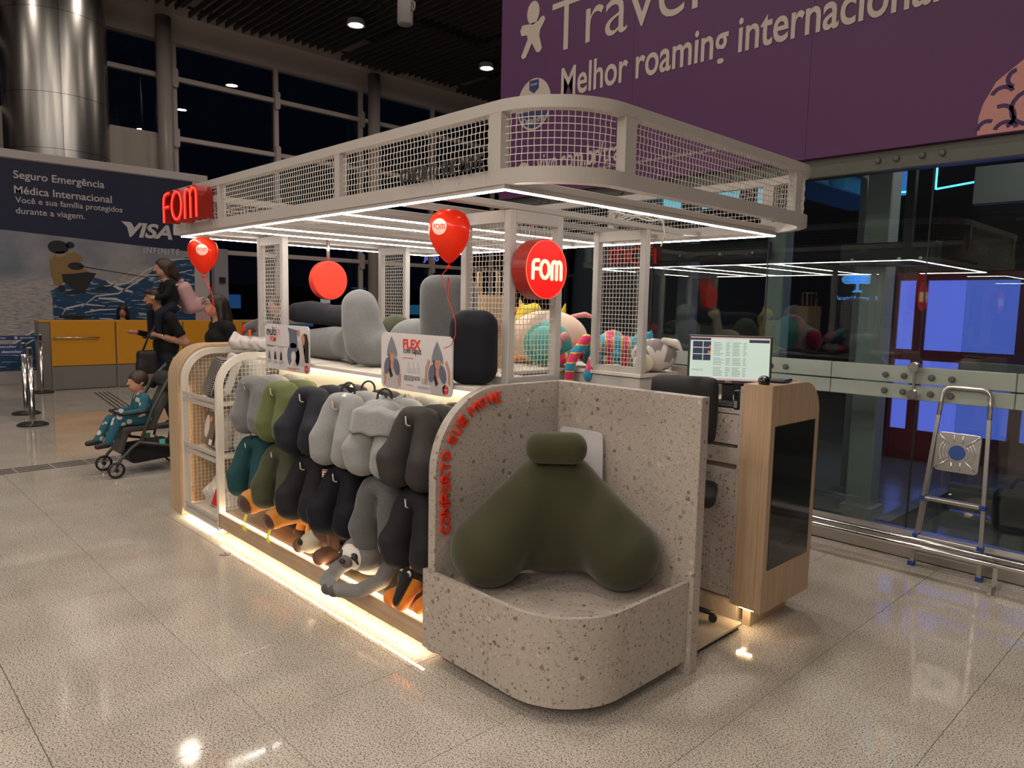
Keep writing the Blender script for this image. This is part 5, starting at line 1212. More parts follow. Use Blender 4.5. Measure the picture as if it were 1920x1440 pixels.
blob('bag', [('b', (0, 0.05, 0.045), (0.20, 0.13, 0.045), 0.04), ('c', (-0.15, -0.03, 0.06), (-0.17, -0.04, 0.13), 0.05, 0.008)], bagm, t, 0.05, 0.010, warp=crumple)
t = thing('boxed_pillow', 'bagged pillow with a brown printed sleeve on the middle cabinet shelf', 'pillow', (-2.83, 0.12, 0.545), -0.1)
blob('bag', [('b', (0, 0.05, 0.16), (0.21, 0.05, 0.155), 0.045, (-0.22, 0, 0))], bagm, t, 0.03, 0.010, warp=lambda P: 0.4*crumple(P))
Mp = Matrix.Translation((0, -0.020, 0.0)) @ M_of((1, 0, 0), (0, 0.22, 1), loc=(-0.17, -0.028, 0.02))
MB().prism([(0.0, 0.02), (0.30, 0.02), (0.27, 0.24), (0.03, 0.27)], Mp, 0.003).build('printed_sleeve', mat('sleeve_brown', (0.12, 0.075, 0.055), 0.6), t)
MB().prism(ellipse(0.10, 0.15, 0.055, 0.085, 20, 0.3), Mp @ Matrix.Translation((0, 0, 0.003)), 0.001).build('pillow_picture', mat('sleeve_pic', (0.62, 0.56, 0.52), 0.6), t)
MB().prism(ellipse(0.17, 0.21, 0.02, 0.022), Mp @ Matrix.Translation((0, 0, 0.004)), 0.001).build('brand_dot', red, t)
MB().prism([(0.21, 0.03), (0.28, 0.03), (0.28, 0.07), (0.21, 0.07)], Mp @ Matrix.Translation((0, 0, 0.004)), 0.001).build('barcode_label', mat('tag_paper', (0.8, 0.78, 0.75), 0.6), t)
t = thing('printed_pillow', 'white pillow with black patterned edge standing in the middle of the cabinet', 'pillow', (-2.62, 0.36, 0.545), 1.2)
blob('cover', [('b', (0, 0, 0.165), (0.18, 0.05, 0.16), 0.045)], linen, t, 0.03, 0.012)
pb = MB(); r = random.Random(4)
for i in range(12):
    for j in range(3): pb.span((0.06+j*0.03, -0.0535, 0.03+i*0.022), (0.06+j*0.03+r.uniform(0.012, 0.024), -0.052, 0.03+i*0.022+0.014))
pb.build('pattern_print', ink, t)
t = thing('bagged_pillow', 'clear bag of folded bedding with a red label on the bottom cabinet shelf', 'pillow', (-2.80, 0.13, 0.085), 0.1)
blob('bag', [('b', (0, 0.08, 0.10), (0.20, 0.10, 0.09), 0.06, (0.25, 0, 0)), ('b', (0.0, 0.08, 0.20), (0.13, 0.05, 0.05), 0.04)], bagm, t, 0.06, 0.010, warp=crumple)
MB().box((0.08, -0.03, 0.125), (0.13, 0.004, 0.14), Matrix.Rotation(-0.35, 4, 'X')).build('red_label', red, t)
t = thing('bagged_pillow', 'clear bag of folded bedding at the back of the bottom cabinet shelf', 'pillow', (-2.64, 0.42, 0.085), 0.9)
blob('bag', [('b', (0, 0, 0.13), (0.18, 0.08, 0.13), 0.05)], bagm, t, 0.06, 0.011, warp=crumple)
MB().lathe([(0, 0), (0.045, 0), (0.045, 0.004), (0, 0.004)], M_of((1, 0, 0), (0, 0, 1), loc=(-0.05, -0.08, 0.2)), 16).build('red_label', red, t)
# kraft bag seen through the mesh column
t = thing('paper_bag', 'brown kraft paper bag with a red dot behind the mesh column', 'bag', (-0.92, 1.12, SH), 0.75)
MB().span((-0.15, -0.07, 0), (0.15, 0.07, 0.46), bev=0.004).build('bag', mat('kraft', (0.45, 0.30, 0.17), 0.8, bump=0.3, bscale=12), t)
MB().lathe([(0, 0), (0.085, 0), (0.085, 0.002), (0, 0.002)], M_of((1, 0, 0), (0, 0, 1), loc=(0.0, -0.0705, 0.24)), 24).build('red_dot', mat('dot_red', (0.45, 0.02, 0.02), 0.6), t)
for x in (-0.06, 0.06): MB().tube([(x, -0.05, 0.44), (x, -0.05, 0.60), (x+0.01, 0.05, 0.60), (x+0.01, 0.05, 0.44)], 0.006, 6).build('handle', mat('kraft_rope', (0.5, 0.36, 0.24), 0.8), t, True)
# ------------------------------------------------------------------ plush animals on the plinth (deck at z = 0.165)
DZ = 0.166
caramel = fabric('plush_caramel', (0.62, 0.24, 0.035), 0.4); choc = fabric('plush_chocolate', (0.075, 0.035, 0.022), 0.4); brown = fabric('plush_brown', (0.15, 0.068, 0.04), 0.4)
creamp = fabric('plush_cream', (0.72, 0.62, 0.45), 0.4); sgrey = melange('plush_grey', (0.13, 0.13, 0.13), (0.28, 0.275, 0.27)); swhite = fabric('plush_white', (0.75, 0.70, 0.64), 0.4)
pblack = fabric('plush_black', (0.012, 0.012, 0.014), 0.3); porange = fabric('plush_orange', (0.80, 0.24, 0.02), 0.4); ygreen = mat('tag_yellow', (0.75, 0.75, 0.05), 0.5)
def capybara(label, loc, rz, s):
    t = thing('plush_capybara', label, 'plush toy', loc, rz, group='plush toys on the plinth')
    S = lambda p: tuple(c*s for c in p)
    blob('body', [('e', S((0, 0.12, 0.125)), S((0.085, 0.15, 0.085))), ('c', S((0, 0.02, 0.15)), S((0, -0.10, 0.175)), 0.062*s, 0.066*s), ('b', S((0, -0.155, 0.16)), S((0.055, 0.09, 0.058)), 0.045*s, (0.28, 0, 0))], caramel, t, 0.04*s, 0.0085*s)
    blob('muzzle', [('b', S((0, -0.222, 0.140)), S((0.050, 0.034, 0.050)), 0.04*s, (0.28, 0, 0))], choc, t, 0.02*s, 0.006*s)
    for x in (-0.055, 0.055):
        for y in (0.02, 0.20):
            l = blob('leg', [('c', S((x, y, 0.10)), S((x*1.15, y-0.02, 0.04)), 0.038*s, 0.032*s)], caramel, t, 0.02*s, 0.008*s)
            blob('foot', [('e', S((x*1.15, y-0.028, 0.022)), S((0.036, 0.042, 0.024)))], choc, l, 0.02*s, 0.007*s)
        blob('ear', [('e', S((x*0.85, -0.075, 0.232)), S((0.014, 0.010, 0.018)))], caramel, t, 0.01, 0.004*s)
        MB().tube([S((x*1.05, -0.135+0.020*math.cos(a), 0.185+0.014*math.sin(a))) for a in [PI*i/6 for i in range(7)]], 0.0028*s, 5).build('closed_eye', choc, t, True)
    b = MB()
    for i in range(3): b.tube([S((0.01*i-0.01, -0.22, 0.09)), S((0.012*i-0.012, -0.235, 0.05)), S((0.02*i-0.02, -0.23, 0.012))], 0.003, 4)
    b.build('yellow_tassel', ygreen, t)
capybara('larger caramel plush capybara at the left end of the plinth', (-1.90, 0.255, DZ), -0.02, 1.34)
capybara('smaller caramel plush capybara beside the larger one', (-1.58, 0.20, DZ), -0.05, 1.05)
t = thing('plush_dog', 'brown plush dog with cream muzzle lying on the plinth', 'plush toy', (-1.20, 0.16, DZ), -0.05, group='plush toys on the plinth'); t.scale = (1.3, 1.3, 1.3)
blob('body', [('e', (0, 0.12, 0.075), (0.075, 0.16, 0.07)), ('e', (0.0, -0.03, 0.115), (0.066, 0.07, 0.062))], brown, t, 0.04, 0.009)
blob('muzzle', [('e', (0.0, -0.095, 0.075), (0.047, 0.052, 0.048)), ('e', (0, -0.05, 0.12), (0.018, 0.05, 0.055))], creamp, t, 0.02, 0.006)
blob('nose', [('e', (0, -0.148, 0.085), (0.018, 0.012, 0.016))], dark, t, 0.01, 0.004)
for x in (-1, 1):
    blob('ear', [('p', [(x*0.05, -0.02, 0.165), (x*0.085, -0.03, 0.12), (x*0.088, -0.03, 0.06)], [0.022, 0.03, 0.024])], brown, t, 0.02, 0.006)
    blob('paw', [('c', (x*0.075, 0.0, 0.04), (x*0.10, -0.10, 0.036), 0.033, 0.036)], mat('plush_paw', (0.18, 0.085, 0.055), 0.8), t, 0.02, 0.007)
    blob('eye', [('e', (x*0.026, -0.088, 0.125), (0.008, 0.006, 0.009))], dark, t, 0.005, 0.0025)
MB().lathe([(0.062, -0.008), (0.067, 0), (0.062, 0.008)], Matrix.Translation((0, 0.035, 0.10)) @ Matrix.Rotation(1.1, 4, 'X'), 20).build('red_collar', red, t, True)
MB().box((-0.055, -0.028, 0.185), (0.022, 0.004, 0.06), Matrix.Rotation(-0.5, 4, 'Y')).build('paper_tag', mat('tag_paper2', (0.55, 0.40, 0.33), 0.7), t)
t = thing('plush_sloth', 'grey plush sloth with white face hugging its long arms', 'plush toy', (-0.685, 0.095, DZ), 0.20, group='plush toys on the plinth'); t.scale = (1.28, 1.2, 1.06)
blob('body', [('e', (0.0, 0.13, 0.12), (0.10, 0.17, 0.09)), ('e', (0, -0.05, 0.165), (0.085, 0.085, 0.085))], sgrey, t, 0.05, 0.010)
blob('belly', [('e', (0.0, 0.03, 0.09), (0.075, 0.09, 0.055))], swhite, t, 0.02, 0.009)
blob('face', [('e', (0, -0.075, 0.165), (0.070, 0.066, 0.072))], swhite, t, 0.02, 0.0065)
blob('snout', [('e', (0, -0.135, 0.150), (0.033, 0.024, 0.034))], mat('sloth_snout', (0.14, 0.12, 0.11), 0.7), t, 0.01, 0.005)
blob('nose', [('e', (0, -0.160, 0.158), (0.016, 0.012, 0.013))], dark, t, 0.01, 0.0035)
for x in (-1, 1):
    e_ = blob('eye_patch', [('e', (x*0.036, -0.128, 0.182), (0.015, 0.014, 0.017)), ('c', (x*0.038, -0.128, 0.178), (x*0.050, -0.118, 0.140), 0.012, 0.004)], mat('sloth_patch', (0.03, 0.027, 0.026), 0.6), t, 0.01, 0.004)
    blob('eye_glint', [('e', (x*0.034, -0.1425, 0.188), (0.004, 0.003, 0.004))], swhite, e_, 0.003, 0.0016)
    a_ = blob('arm', [('p', [(x*0.085, 0.05, 0.11), (x*0.125, -0.06, 0.06), (x*0.09, -0.16, 0.035), (x*0.02, -0.20, 0.034)], [0.04, 0.036, 0.034, 0.033])], sgrey, t, 0.03, 0.009)
    blob('claws', [('e', (x*0.018-0.01, -0.215, 0.030), (0.032, 0.022, 0.028))], mat('sloth_claw', (0.09, 0.085, 0.082), 0.8), a_, 0.01, 0.006)
t = thing('plush_dachshund', 'black plush dachshund with orange muzzle at the right end of the plinth', 'plush toy', (-0.29, 0.18, DZ), 0.22, group='plush toys on the plinth'); t.scale = (1.15, 1.15, 1.15)
blob('body', [('c', (0.0, 0.05, 0.10), (0.04, 0.22, 0.10), 0.07, 0.07), ('e', (0, -0.07, 0.155), (0.058, 0.065, 0.06)), ('c', (0, 0.03, 0.11), (0, -0.05, 0.15), 0.05, 0.05)], pblack, t, 0.03, 0.008)
blob('muzzle', [('c', (0, -0.10, 0.115), (0, -0.165, 0.045), 0.046, 0.036)], porange, t, 0.02, 0.006)
blob('nose_bridge', [('c', (0, -0.128, 0.155), (0, -0.185, 0.075), 0.030, 0.020), ('e', (0, -0.20, 0.055), (0.016, 0.012, 0.016))], pblack, t, 0.02, 0.005)
for x in (-1, 1):
    blob('ear', [('p', [(x*0.052, -0.055, 0.185), (x*0.075, -0.075, 0.13), (x*0.078, -0.08, 0.06)], [0.014, 0.022, 0.014])], pblack, t, 0.02, 0.005)
    blob('paw', [('c', (x*0.06, 0.0, 0.05), (x*0.085, -0.135, 0.035), 0.034, 0.036)], porange, t, 0.02, 0.006)
    blob('eyebrow', [('e', (x*0.022, -0.128, 0.190), (0.012, 0.006, 0.007))], porange, t, 0.005, 0.0028)
    e_ = blob('eye', [('e', (x*0.020, -0.142, 0.165), (0.012, 0.008, 0.015))], swhite, t, 0.005, 0.003)
    blob('pupil', [('e', (x*0.020, -0.1485, 0.162), (0.009, 0.004, 0.012))], dark, e_, 0.005, 0.0025)

# ------------------------------------------------------------------ plush on the rear shelf (z = 1.257)
turq = fabric('plush_turquoise', (0.12, 0.52, 0.47), 0.4); turq2 = fabric('plush_turquoise_deep', (0.05, 0.38, 0.33), 0.4); pale = fabric('plush_pale', (0.78, 0.60, 0.47), 0.4); pinkp = fabric('plush_pink', (0.72, 0.30, 0.30), 0.4)
hot = fabric('plush_hotpink', (0.68, 0.03, 0.12), 0.4); sky_ = fabric('plush_sky', (0.03, 0.30, 0.45), 0.4); yelp = fabric('plush_yellow', (0.78, 0.50, 0.03), 0.4)
RZ = SH+0.001
t = thing('plush_dinosaur', 'big turquoise and cream curled plush animal behind the lit sign', 'plush toy', (-0.86, 1.62, RZ), 0.75)
blob('body', [('e', (0, 0.0, 0.185), (0.27, 0.13, 0.185))], [pale, turq], t, 0.03, 0.012, classify=lambda c: (c[:, 1] > 0.03).astype(int))
blob('belly', [('e', (0.0, -0.085, 0.15), (0.165, 0.09, 0.15))], turq2, t, 0.02, 0.010)
blob('head', [('e', (-0.02, -0.15, 0.17), (0.10, 0.07, 0.10))], turq, t, 0.02, 0.008)
blob('snout', [('e', (0.06, -0.20, 0.15), (0.038, 0.035, 0.045))], pinkp, t, 0.02, 0.006); blob('snout', [('e', (0.11, -0.19, 0.20), (0.03, 0.03, 0.035))], pinkp, t, 0.02, 0.006)
blob('wing', [('p', [(0.16, 0.05, 0.33), (0.25, 0.06, 0.345), (0.33, 0.06, 0.32)], [0.015, 0.02, 0.008])], pinkp, t, 0.01, 0.006); blob('horn', [('c', (0.10, 0.08, 0.36), (0.115, 0.08, 0.415), 0.02, 0.006)], yelp, t, 0.01, 0.006)
t = thing('plush_giraffe', 'yellow plush giraffe standing behind the turquoise plush', 'plush toy', (-1.12, 1.62, RZ), 0.6)
blob('body', [('p', [(-0.02, 0.0, 0.05), (-0.03, 0, 0.20), (0.0, 0.05, 0.34), (0.08, 0.05, 0.37)], [0.05, 0.06, 0.045, 0.05]), ('c', (0.0, 0.05, 0.36), (-0.02, 0.04, 0.43), 0.012, 0.014), ('c', (0.05, -0.03, 0.04), (0.08, -0.06, 0.02), 0.03, 0.03)], yelp, t, 0.04, 0.009)
for x in (0.03, -0.03): blob('hoof', [('e', (x, -0.06, 0.022), (0.035, 0.045, 0.022))], porange, t, 0.01, 0.007)
blob('ear', [('e', (-0.05, 0.04, 0.37), (0.035, 0.012, 0.018))], porange, t, 0.01, 0.005)
def stripes3(axis, per, off=0.0):
    def f(c):
        q = ((c[:, axis]+off) % per)/per
        return np.where(q < 0.08, 2, np.where(q < 0.46, 0, np.where(q < 0.54, 2, 1)))
    return f
t = thing('plush_monkey', 'long limbed pink and blue striped plush dangling over the shelf edge', 'plush toy', (-0.58, 1.665, RZ), 0.75)
SM = [sky_, hot, yelp]
blob('body', [('e', (0.10, 0.10, 0.10), (0.14, 0.10, 0.10)), ('e', (0.2, 0.14, 0.13), (0.10, 0.09, 0.12))], SM, t, 0.05, 0.010, classify=stripes3(0, 0.10))
blob('arm', [('p', [(0.02, 0.0, 0.19), (-0.05, -0.05, 0.10), (-0.085, -0.09, 0.02), (-0.09, -0.10, -0.09)], [0.034, 0.034, 0.032, 0.030])], SM, t, 0.02, 0.007, classify=stripes3(2, 0.115, 0.02))
blob('arm', [('p', [(0.0, 0.02, 0.12), (-0.10, -0.02, 0.07), (-0.20, -0.05, 0.02)], [0.034, 0.034, 0.032])], SM, t, 0.02, 0.008, classify=stripes3(0, 0.115))
blob('leg', [('p', [(0.10, 0.0, 0.12), (0.06, -0.07, 0.05), (0.045, -0.10, -0.01)], [0.036, 0.033, 0.033])], SM, t, 0.02, 0.008, classify=stripes3(2, 0.115, 0.05))
blob('foot', [('e', (0.045, -0.115, -0.03), (0.045, 0.03, 0.055), (0, 0.3, 0))], SM, t, 0.02, 0.007, classify=lambda c: np.where(c[:, 2] > -0.005, 1, 0))
t = thing('plush_cat', 'pink and blue striped plush cat lying on the rear shelf', 'plush toy', (-0.36, 1.78, RZ), 0.7)
blob('body', [('e', (0, 0, 0.15), (0.13, 0.07, 0.065)), ('e', (0.14, 0.0, 0.19), (0.065, 0.06, 0.06)), ('c', (0.12, -0.02, 0.24), (0.115, -0.02, 0.265), 0.018, 0.006), ('c', (0.18, -0.02, 0.23), (0.19, -0.02, 0.258), 0.018, 0.006), ('e', (0.05, 0.03, 0.05), (0.2, 0.08, 0.05))], [hot, sky_, yelp], t, 0.02, 0.008, classify=stripes3(0, 0.10))
for x in (-0.03, 0.15): blob('paw', [('e', (x, -0.075, 0.10), (0.032, 0.035, 0.03))], sky_, t, 0.01, 0.006)
# cow patterned plush
cm, nt, b = nodes_of('cow_print'); v = coords(nt, (1, 1, 0.55)); n = tex(nt, 'Noise', 17.0, v, Detail=1.0)
nt.links.new(ramp(nt, n.outputs['Fac'], [(0.52, (0.27, 0.235, 0.23)), (0.535, (0.74, 0.68, 0.64))]), b.inputs['Base Color']); b.inputs['Roughness'].default_value = 0.9
t = thing('plush_cow', 'grey and white patched plush with floppy ear at the right end of the rear shelf', 'plush toy', (-0.16, 1.78, RZ), 0.75)
blob('body', [('e', (0.05, 0.02, 0.105), (0.145, 0.11, 0.105))], cm, t, 0.03, 0.009)
blob('ear', [('p', [(0.10, -0.04, 0.20), (0.17, -0.05, 0.185), (0.21, -0.06, 0.14)], [0.02, 0.026, 0.008])], swhite, t, 0.01, 0.006)
blob('muzzle', [('e', (-0.03, -0.095, 0.06), (0.065, 0.035, 0.06))], creamp, t, 0.01, 0.007)
t = thing('plush_rabbit', 'small pale plush lying under the striped cat on the rear shelf', 'plush toy', (-0.36, 1.66, RZ), 0.7)
blob('body', [('e', (0, 0, 0.02), (0.055, 0.02, 0.02)), ('e', (0.05, 0, 0.022), (0.03, 0.02, 0.022))], swhite, t, 0.01, 0.006)
MB().tube([(0.055, -0.02, 0.03), (0.065, -0.02, 0.03)], 0.002, 4).build('eye', dark, t)
# llama reflected in the glass: a plush on the rear shelf edge
t = thing('plush_llama', 'cream plush llama on the rear shelf seen mirrored in the glass', 'plush toy', (-1.55, 1.66, RZ), 2.6)
blob('body', [('e', (0, 0, 0.11), (0.13, 0.08, 0.08)), ('c', (0.10, 0, 0.15), (0.13, 0, 0.33), 0.045, 0.04), ('e', (0.16, 0, 0.35), (0.06, 0.038, 0.04)), ('c', (0.12, 0.02, 0.38), (0.115, 0.03, 0.42), 0.012, 0.006)], creamf, t, 0.03, 0.009)
for x in (-0.08, 0.08): blob('leg', [('c', (x, 0.0, 0.08), (x, 0.0, 0.025), 0.035, 0.025)], creamf, t, 0.01, 0.009)
t = thing('plush_panda', 'grey plush with white eye patch on the rear shelf seen mirrored in the glass', 'plush toy', (-2.05, 1.66, RZ), 2.2)
blob('body', [('e', (0, 0, 0.15), (0.14, 0.10, 0.15)), ('e', (0.03, 0.03, 0.36), (0.11, 0.09, 0.10))], sgrey, t, 0.03, 0.010)
blob('face', [('e', (0.05, 0.09, 0.36), (0.06, 0.04, 0.06))], swhite, t, 0.01, 0.007)

# ------------------------------------------------------------------ things on and around the counter
mo = thing('computer_monitor', 'black desktop monitor showing a pale sales screen on the counter', 'monitor', (0.53, 1.58, 1.146), math.atan2(0.55, 0.83))
MB().span((-0.12, -0.02, 0), (0.12, 0.13, 0.012), bev=0.004).build('base', dark, mo); MB().span((-0.03, 0.04, 0.01), (0.03, 0.06, 0.22)).build('stand', dark, mo)
tilt = Matrix.Translation((0, 0.02, 0.115)) @ Matrix.Rotation(-0.12, 4, 'X')
h = MB(); h.box(tilt @ Vector((0, 0.012, 0.125)), (0.44, 0.026, 0.265), tilt.to_3x3().to_4x4(), bev=0.004); h.build('housing', dark, mo)
def scr(x0, z0, x1, z1, m_, lvl=0, name='screen_area', parent=None):
    b = MB(); M2 = tilt @ M_of((1, 0, 0), (0, 0, 1), loc=(0, -0.0015-0.0006*lvl, 0)); b.prism([(x0, z0), (x1, z0), (x1, z1), (x0, z1)], M2, 0.0008); return b.build(name, m_, parent or mo)
s0 = scr(-0.208, 0.012, 0.208, 0.246, emis('scr_base', (0.62, 0.75, 0.66), 0.62), 0, 'screen')
e1 = emis('scr_navy', (0.03, 0.04, 0.09), 0.4); e2 = emis('scr_green', (0.60, 0.72, 0.58), 0.62); e3 = emis('scr_pink', (0.75, 0.45, 0.45), 0.5); e4 = emis('scr_line', (0.25, 0.30, 0.28), 0.4); e5 = emis('scr_red', (0.9, 0.15, 0.1), 0.5)
scr(-0.208, 0.228, -0.10, 0.240, e1, 1, 'title_bar', s0); scr(0.10, 0.220, 0.205, 0.236, e1, 1, 'title_bar', s0); scr(-0.208, 0.240, 0.208, 0.246, e3, 1, 'title_bar', s0); scr(-0.208, 0.012, 0.208, 0.022, e3, 1, 'task_bar', s0)
for i in range(2):
    for j in range(3): scr(-0.195+i*0.056, 0.118+j*0.036, -0.143+i*0.056 if i == 0 else -0.10, 0.15+j*0.036, e1, 1, 'menu_tile', s0)
scr(-0.11, 0.185, -0.10, 0.20, e5, 2, 'icon', s0); scr(-0.115, 0.155, -0.10, 0.17, e5, 2, 'icon', s0)
r = random.Random(3)
for cx0, cx1 in ((-0.085, -0.03), (-0.02, 0.005), (0.015, 0.06), (0.07, 0.09)):
    b = MB(); M2 = tilt @ M_of((1, 0, 0), (0, 0, 1), loc=(0, -0.0021, 0))
    for k in range(22):
        if k in (9, 15): continue
        z = 0.215-k*0.0085; x1 = cx0+(cx1-cx0)*r.uniform(0.6, 1); b.prism([(cx0, z), (x1, z), (x1, z+0.0025), (cx0, z+0.0025)], M2, 0.0005)
    b.build('table_text', e4, s0)
text('lettering', 'PRESENCE', tilt @ M_of((1, 0, 0), (0, 0, 1), loc=(-0.195, -0.0025, 0.06)), 0.06, e4, s0, extrude=0.0004)
text('maker_lettering', 'DELL', tilt @ M_of((1, 0, 0), (0, 0, 1), loc=(-0.018, -0.0025, 0.0005)), 0.036, mat('logo_grey', (0.5, 0.5, 0.5), 0.4), mo, extrude=0.0004, offset=0.02)
sn_ = MB(); sn_.prism(rrect(-0.20, -0.018, -0.085, 0.014, 0.008), tilt @ M_of((1, 0, 0), (0, 0, 1), loc=(0, -0.004, 0)), 0.0005); sn_.build('paper_note', mat('note_paper', (0.62, 0.55, 0.50), 0.7), mo)
MB().tube([tilt @ Vector((-0.185+0.006*i, -0.0046, 0.0+0.006*math.sin(i*1.9))) for i in range(14)], 0.0008, 4).build('note_scribble', ink, mo)
kb = thing('keyboard', 'black keyboard on the counter below the monitor', 'keyboard', (0.49, 1.50, 1.146), 0.12)
MB().span((-0.20, -0.07, 0), (0.20, 0.07, 0.016), bev=0.004).build('case', dark, kb)
km = MB().box((0, 0, 0), (0.015, 0.015, 0.007), bev=0.002).mesh('key'); km.materials.append(mat('key_black', (0.03, 0.03, 0.032), 0.35))
for i in range(19):
    for j in range(6):
        o = bpy.data.objects.new('key', km); C.objects.link(o); o.parent = kb; o.location = (-0.182+i*0.0202, -0.055+j*0.021, 0.0185)
ph = thing('phone_box', 'small black card reader standing at the end of the keyboard', 'card reader', (0.700-0.035, 1.435, 1.146), 0.2)
MB().span((-0.012, -0.02, 0), (0.012, 0.02, 0.10), bev=0.004).build('body', dark, ph); MB().span((-0.008, -0.0215, 0.055), (0.008, -0.02, 0.09)).build('display', black, ph); MB().span((-0.008, -0.0215, 0.01), (0.008, -0.02, 0.045)).build('keypad', alu, ph)
ms = thing('computer_mouse', 'black computer mouse on top of the wooden totem', 'mouse', (0.80, 1.45, 1.29), 0.6)
blob('shell', [('e', (0, 0, 0.012), (0.030, 0.052, 0.024)), ('e', (0, 0.012, 0.016), (0.027, 0.035, 0.024))], black, ms, 0.01, 0.004); MB().box((0, -0.032, 0.034), (0.006, 0.018, 0.006)).build('wheel', alu, ms)
ca = thing('pocket_calculator', 'black desk calculator lying on top of the totem', 'calculator', (0.80, 1.62, 1.29), 0.2)
MB().span((-0.045, -0.075, 0), (0.045, 0.075, 0.014), bev=0.004).build('body', dark, ca); MB().span((-0.036, 0.035, 0.014), (0.036, 0.062, 0.0155)).build('display', mat('lcd', (0.28, 0.36, 0.38), 0.3), ca)
for i in range(4):
    for j in range(5): MB().box((-0.030+i*0.02, -0.06+j*0.018, 0.015), (0.014, 0.012, 0.004)).build('key', mat('key_grey', (0.18, 0.18, 0.19), 0.4) if i < 3 else mat('key_blue', (0.05, 0.25, 0.5), 0.4), ca)
ch = thing('desk_chair', 'black rounded office chair back behind the bench wall', 'chair', (0.49, 1.21, 0.042), 0.5)
blob('backrest', [('b', (0, 0.04, 1.10), (0.17, 0.03, 0.17), 0.03), ('b', (0, 0.035, 1.12), (0.15, 0.04, 0.13), 0.04)], mat('chair_black', (0.012, 0.012, 0.013), 0.7), ch, 0.04, 0.014)
blob('seat', [('b', (0, -0.02, 0.68), (0.19, 0.17, 0.04), 0.035)], MATS['chair_black'], ch, 0.02, 0.016)
MB().tube([(0, 0.06, 1.0), (0, 0.12, 0.8), (0, 0.05, 0.66)], 0.014, 8).build('back_bracket', dark, ch, True); MB().lathe([(0, 0.05), (0.028, 0.05), (0.028, 0.65), (0, 0.65)], seg=14).build('gas_column', chrome, ch, True)
for k in range(5):
    a = 2*PI*k/5; MB().tube([(0, 0, 0.09), (0.13*math.cos(a), 0.13*math.sin(a), 0.06), (0.20*math.cos(a), 0.20*math.sin(a), 0.045)], 0.014, 6).build('leg', dark, ch, True)
    MB().lathe([(0, -0.012), (0.022, -0.012), (0.022, 0.012), (0, 0.012)], Matrix.Translation((0.20*math.cos(a), 0.20*math.sin(a), 0.022)) @ Matrix.Rotation(PI/2, 4, 'X'), 12).build('caster', dark, ch)
# ------------------------------------------------------------------ step ladder by the glass wall
la = thing('step_ladder', 'folded aluminium step ladder with blue joints leaning on the glass wall', 'ladder', (1.215, 3.19, 0), 0)
lean = lambda z: 0.17*z/1.2
bluej = mat('joint_blue', (0.02, 0.07, 0.28), 0.45)
def lx(z, s): return s*(0.195-0.062*z/1.2)
for s in (-1, 1):
    b = MB(); b.tube([(lx(0.02, s), lean(0.02), 0.02), (lx(1.0, s), lean(1.0), 1.0)], 0.016, 4, flat=0.8); b.build('front_rail', alu, la)
    b = MB(); b.tube([(lx(0.02, s)-s*0.012, lean(0.02)+0.03, 0.02), (lx(0.85, s)-s*0.005, lean(0.85)+0.028, 0.85)], 0.012, 4); b.build('rear_rail', alu, la)
    MB().box((lx(0, s), lean(0)+0.008, 0.014), (0.036, 0.05, 0.03)).build('foot_cap', bluej, la)
    for z in (0.20, 0.455): MB().box((lx(z, s), lean(z)-0.006, z), (0.034, 0.045, 0.030)).build('joint', bluej, la)
hoop = [(lx(1.0, -1), lean(1.0), 1.0), (lx(1.1, -1), lean(1.1), 1.10)]+[(-0.135+0.045-0.045*math.cos(a), lean(1.14), 1.13+0.055*math.sin(a)) for a in [PI/2*i/5 for i in range(6)]]
hoop = hoop+[(-p[0], p[1], p[2]) for p in hoop[::-1]]
MB().tube(hoop, 0.014, 8).build('top_hoop', alu, la, True)
for z in (0.20, 0.455):
    st_ = MB().box((0, lean(z)-0.010, z), (2*lx(z, 1)-0.03, 0.055, 0.022), bev=0.003).build('step', alu, la)
    for q in range(5): MB().box((0, lean(z)-0.032+q*0.011, z+0.012), (2*lx(z, 1)-0.04, 0.003, 0.003)).build('tread_rib', alu, st_)
MB().tube([(lx(0.08, -1), 0.02, 0.09), (lx(0.08, 1), 0.02, 0.09)], 0.008, 6).build('brace', alu, la)
Mt = M_of((1, 0, 0), (0, 0.14, 0.99), loc=(0, lean(0.77)-0.030, 0.775))
pt = MB().prism(rrect(-0.128, -0.125, 0.128, 0.125, 0.03), Mt, 0.012, bev=0.003).build('platform_plate', alu, la)
MB().lathe([(0, 0.012), (0.048, 0.012), (0.048, 0.016), (0, 0.016)], Mt, 24).build('blue_badge', bluej, pt)
def rib(pts, r): MB().tube([Mt @ Vector((p[0], p[1], 0.012)) for p in pts], r, 6).build('pressed_rib', alu, pt, True)
for q in (-1, 1):
    for rr_ in (0.065, 0.083, 0.101): rib([(q*rr_*math.cos(a), rr_*math.sin(a)) for a in [math.radians(-38+i*9.5) for i in range(9)]], 0.0045)
    for q2 in (-1, 1): rib([(q*0.05, q2*0.05), (q*0.112, q2*0.108)], 0.006)
    for xq in (-0.025, 0.025): rib([(xq, q*0.062), (xq, q*0.112)], 0.005)

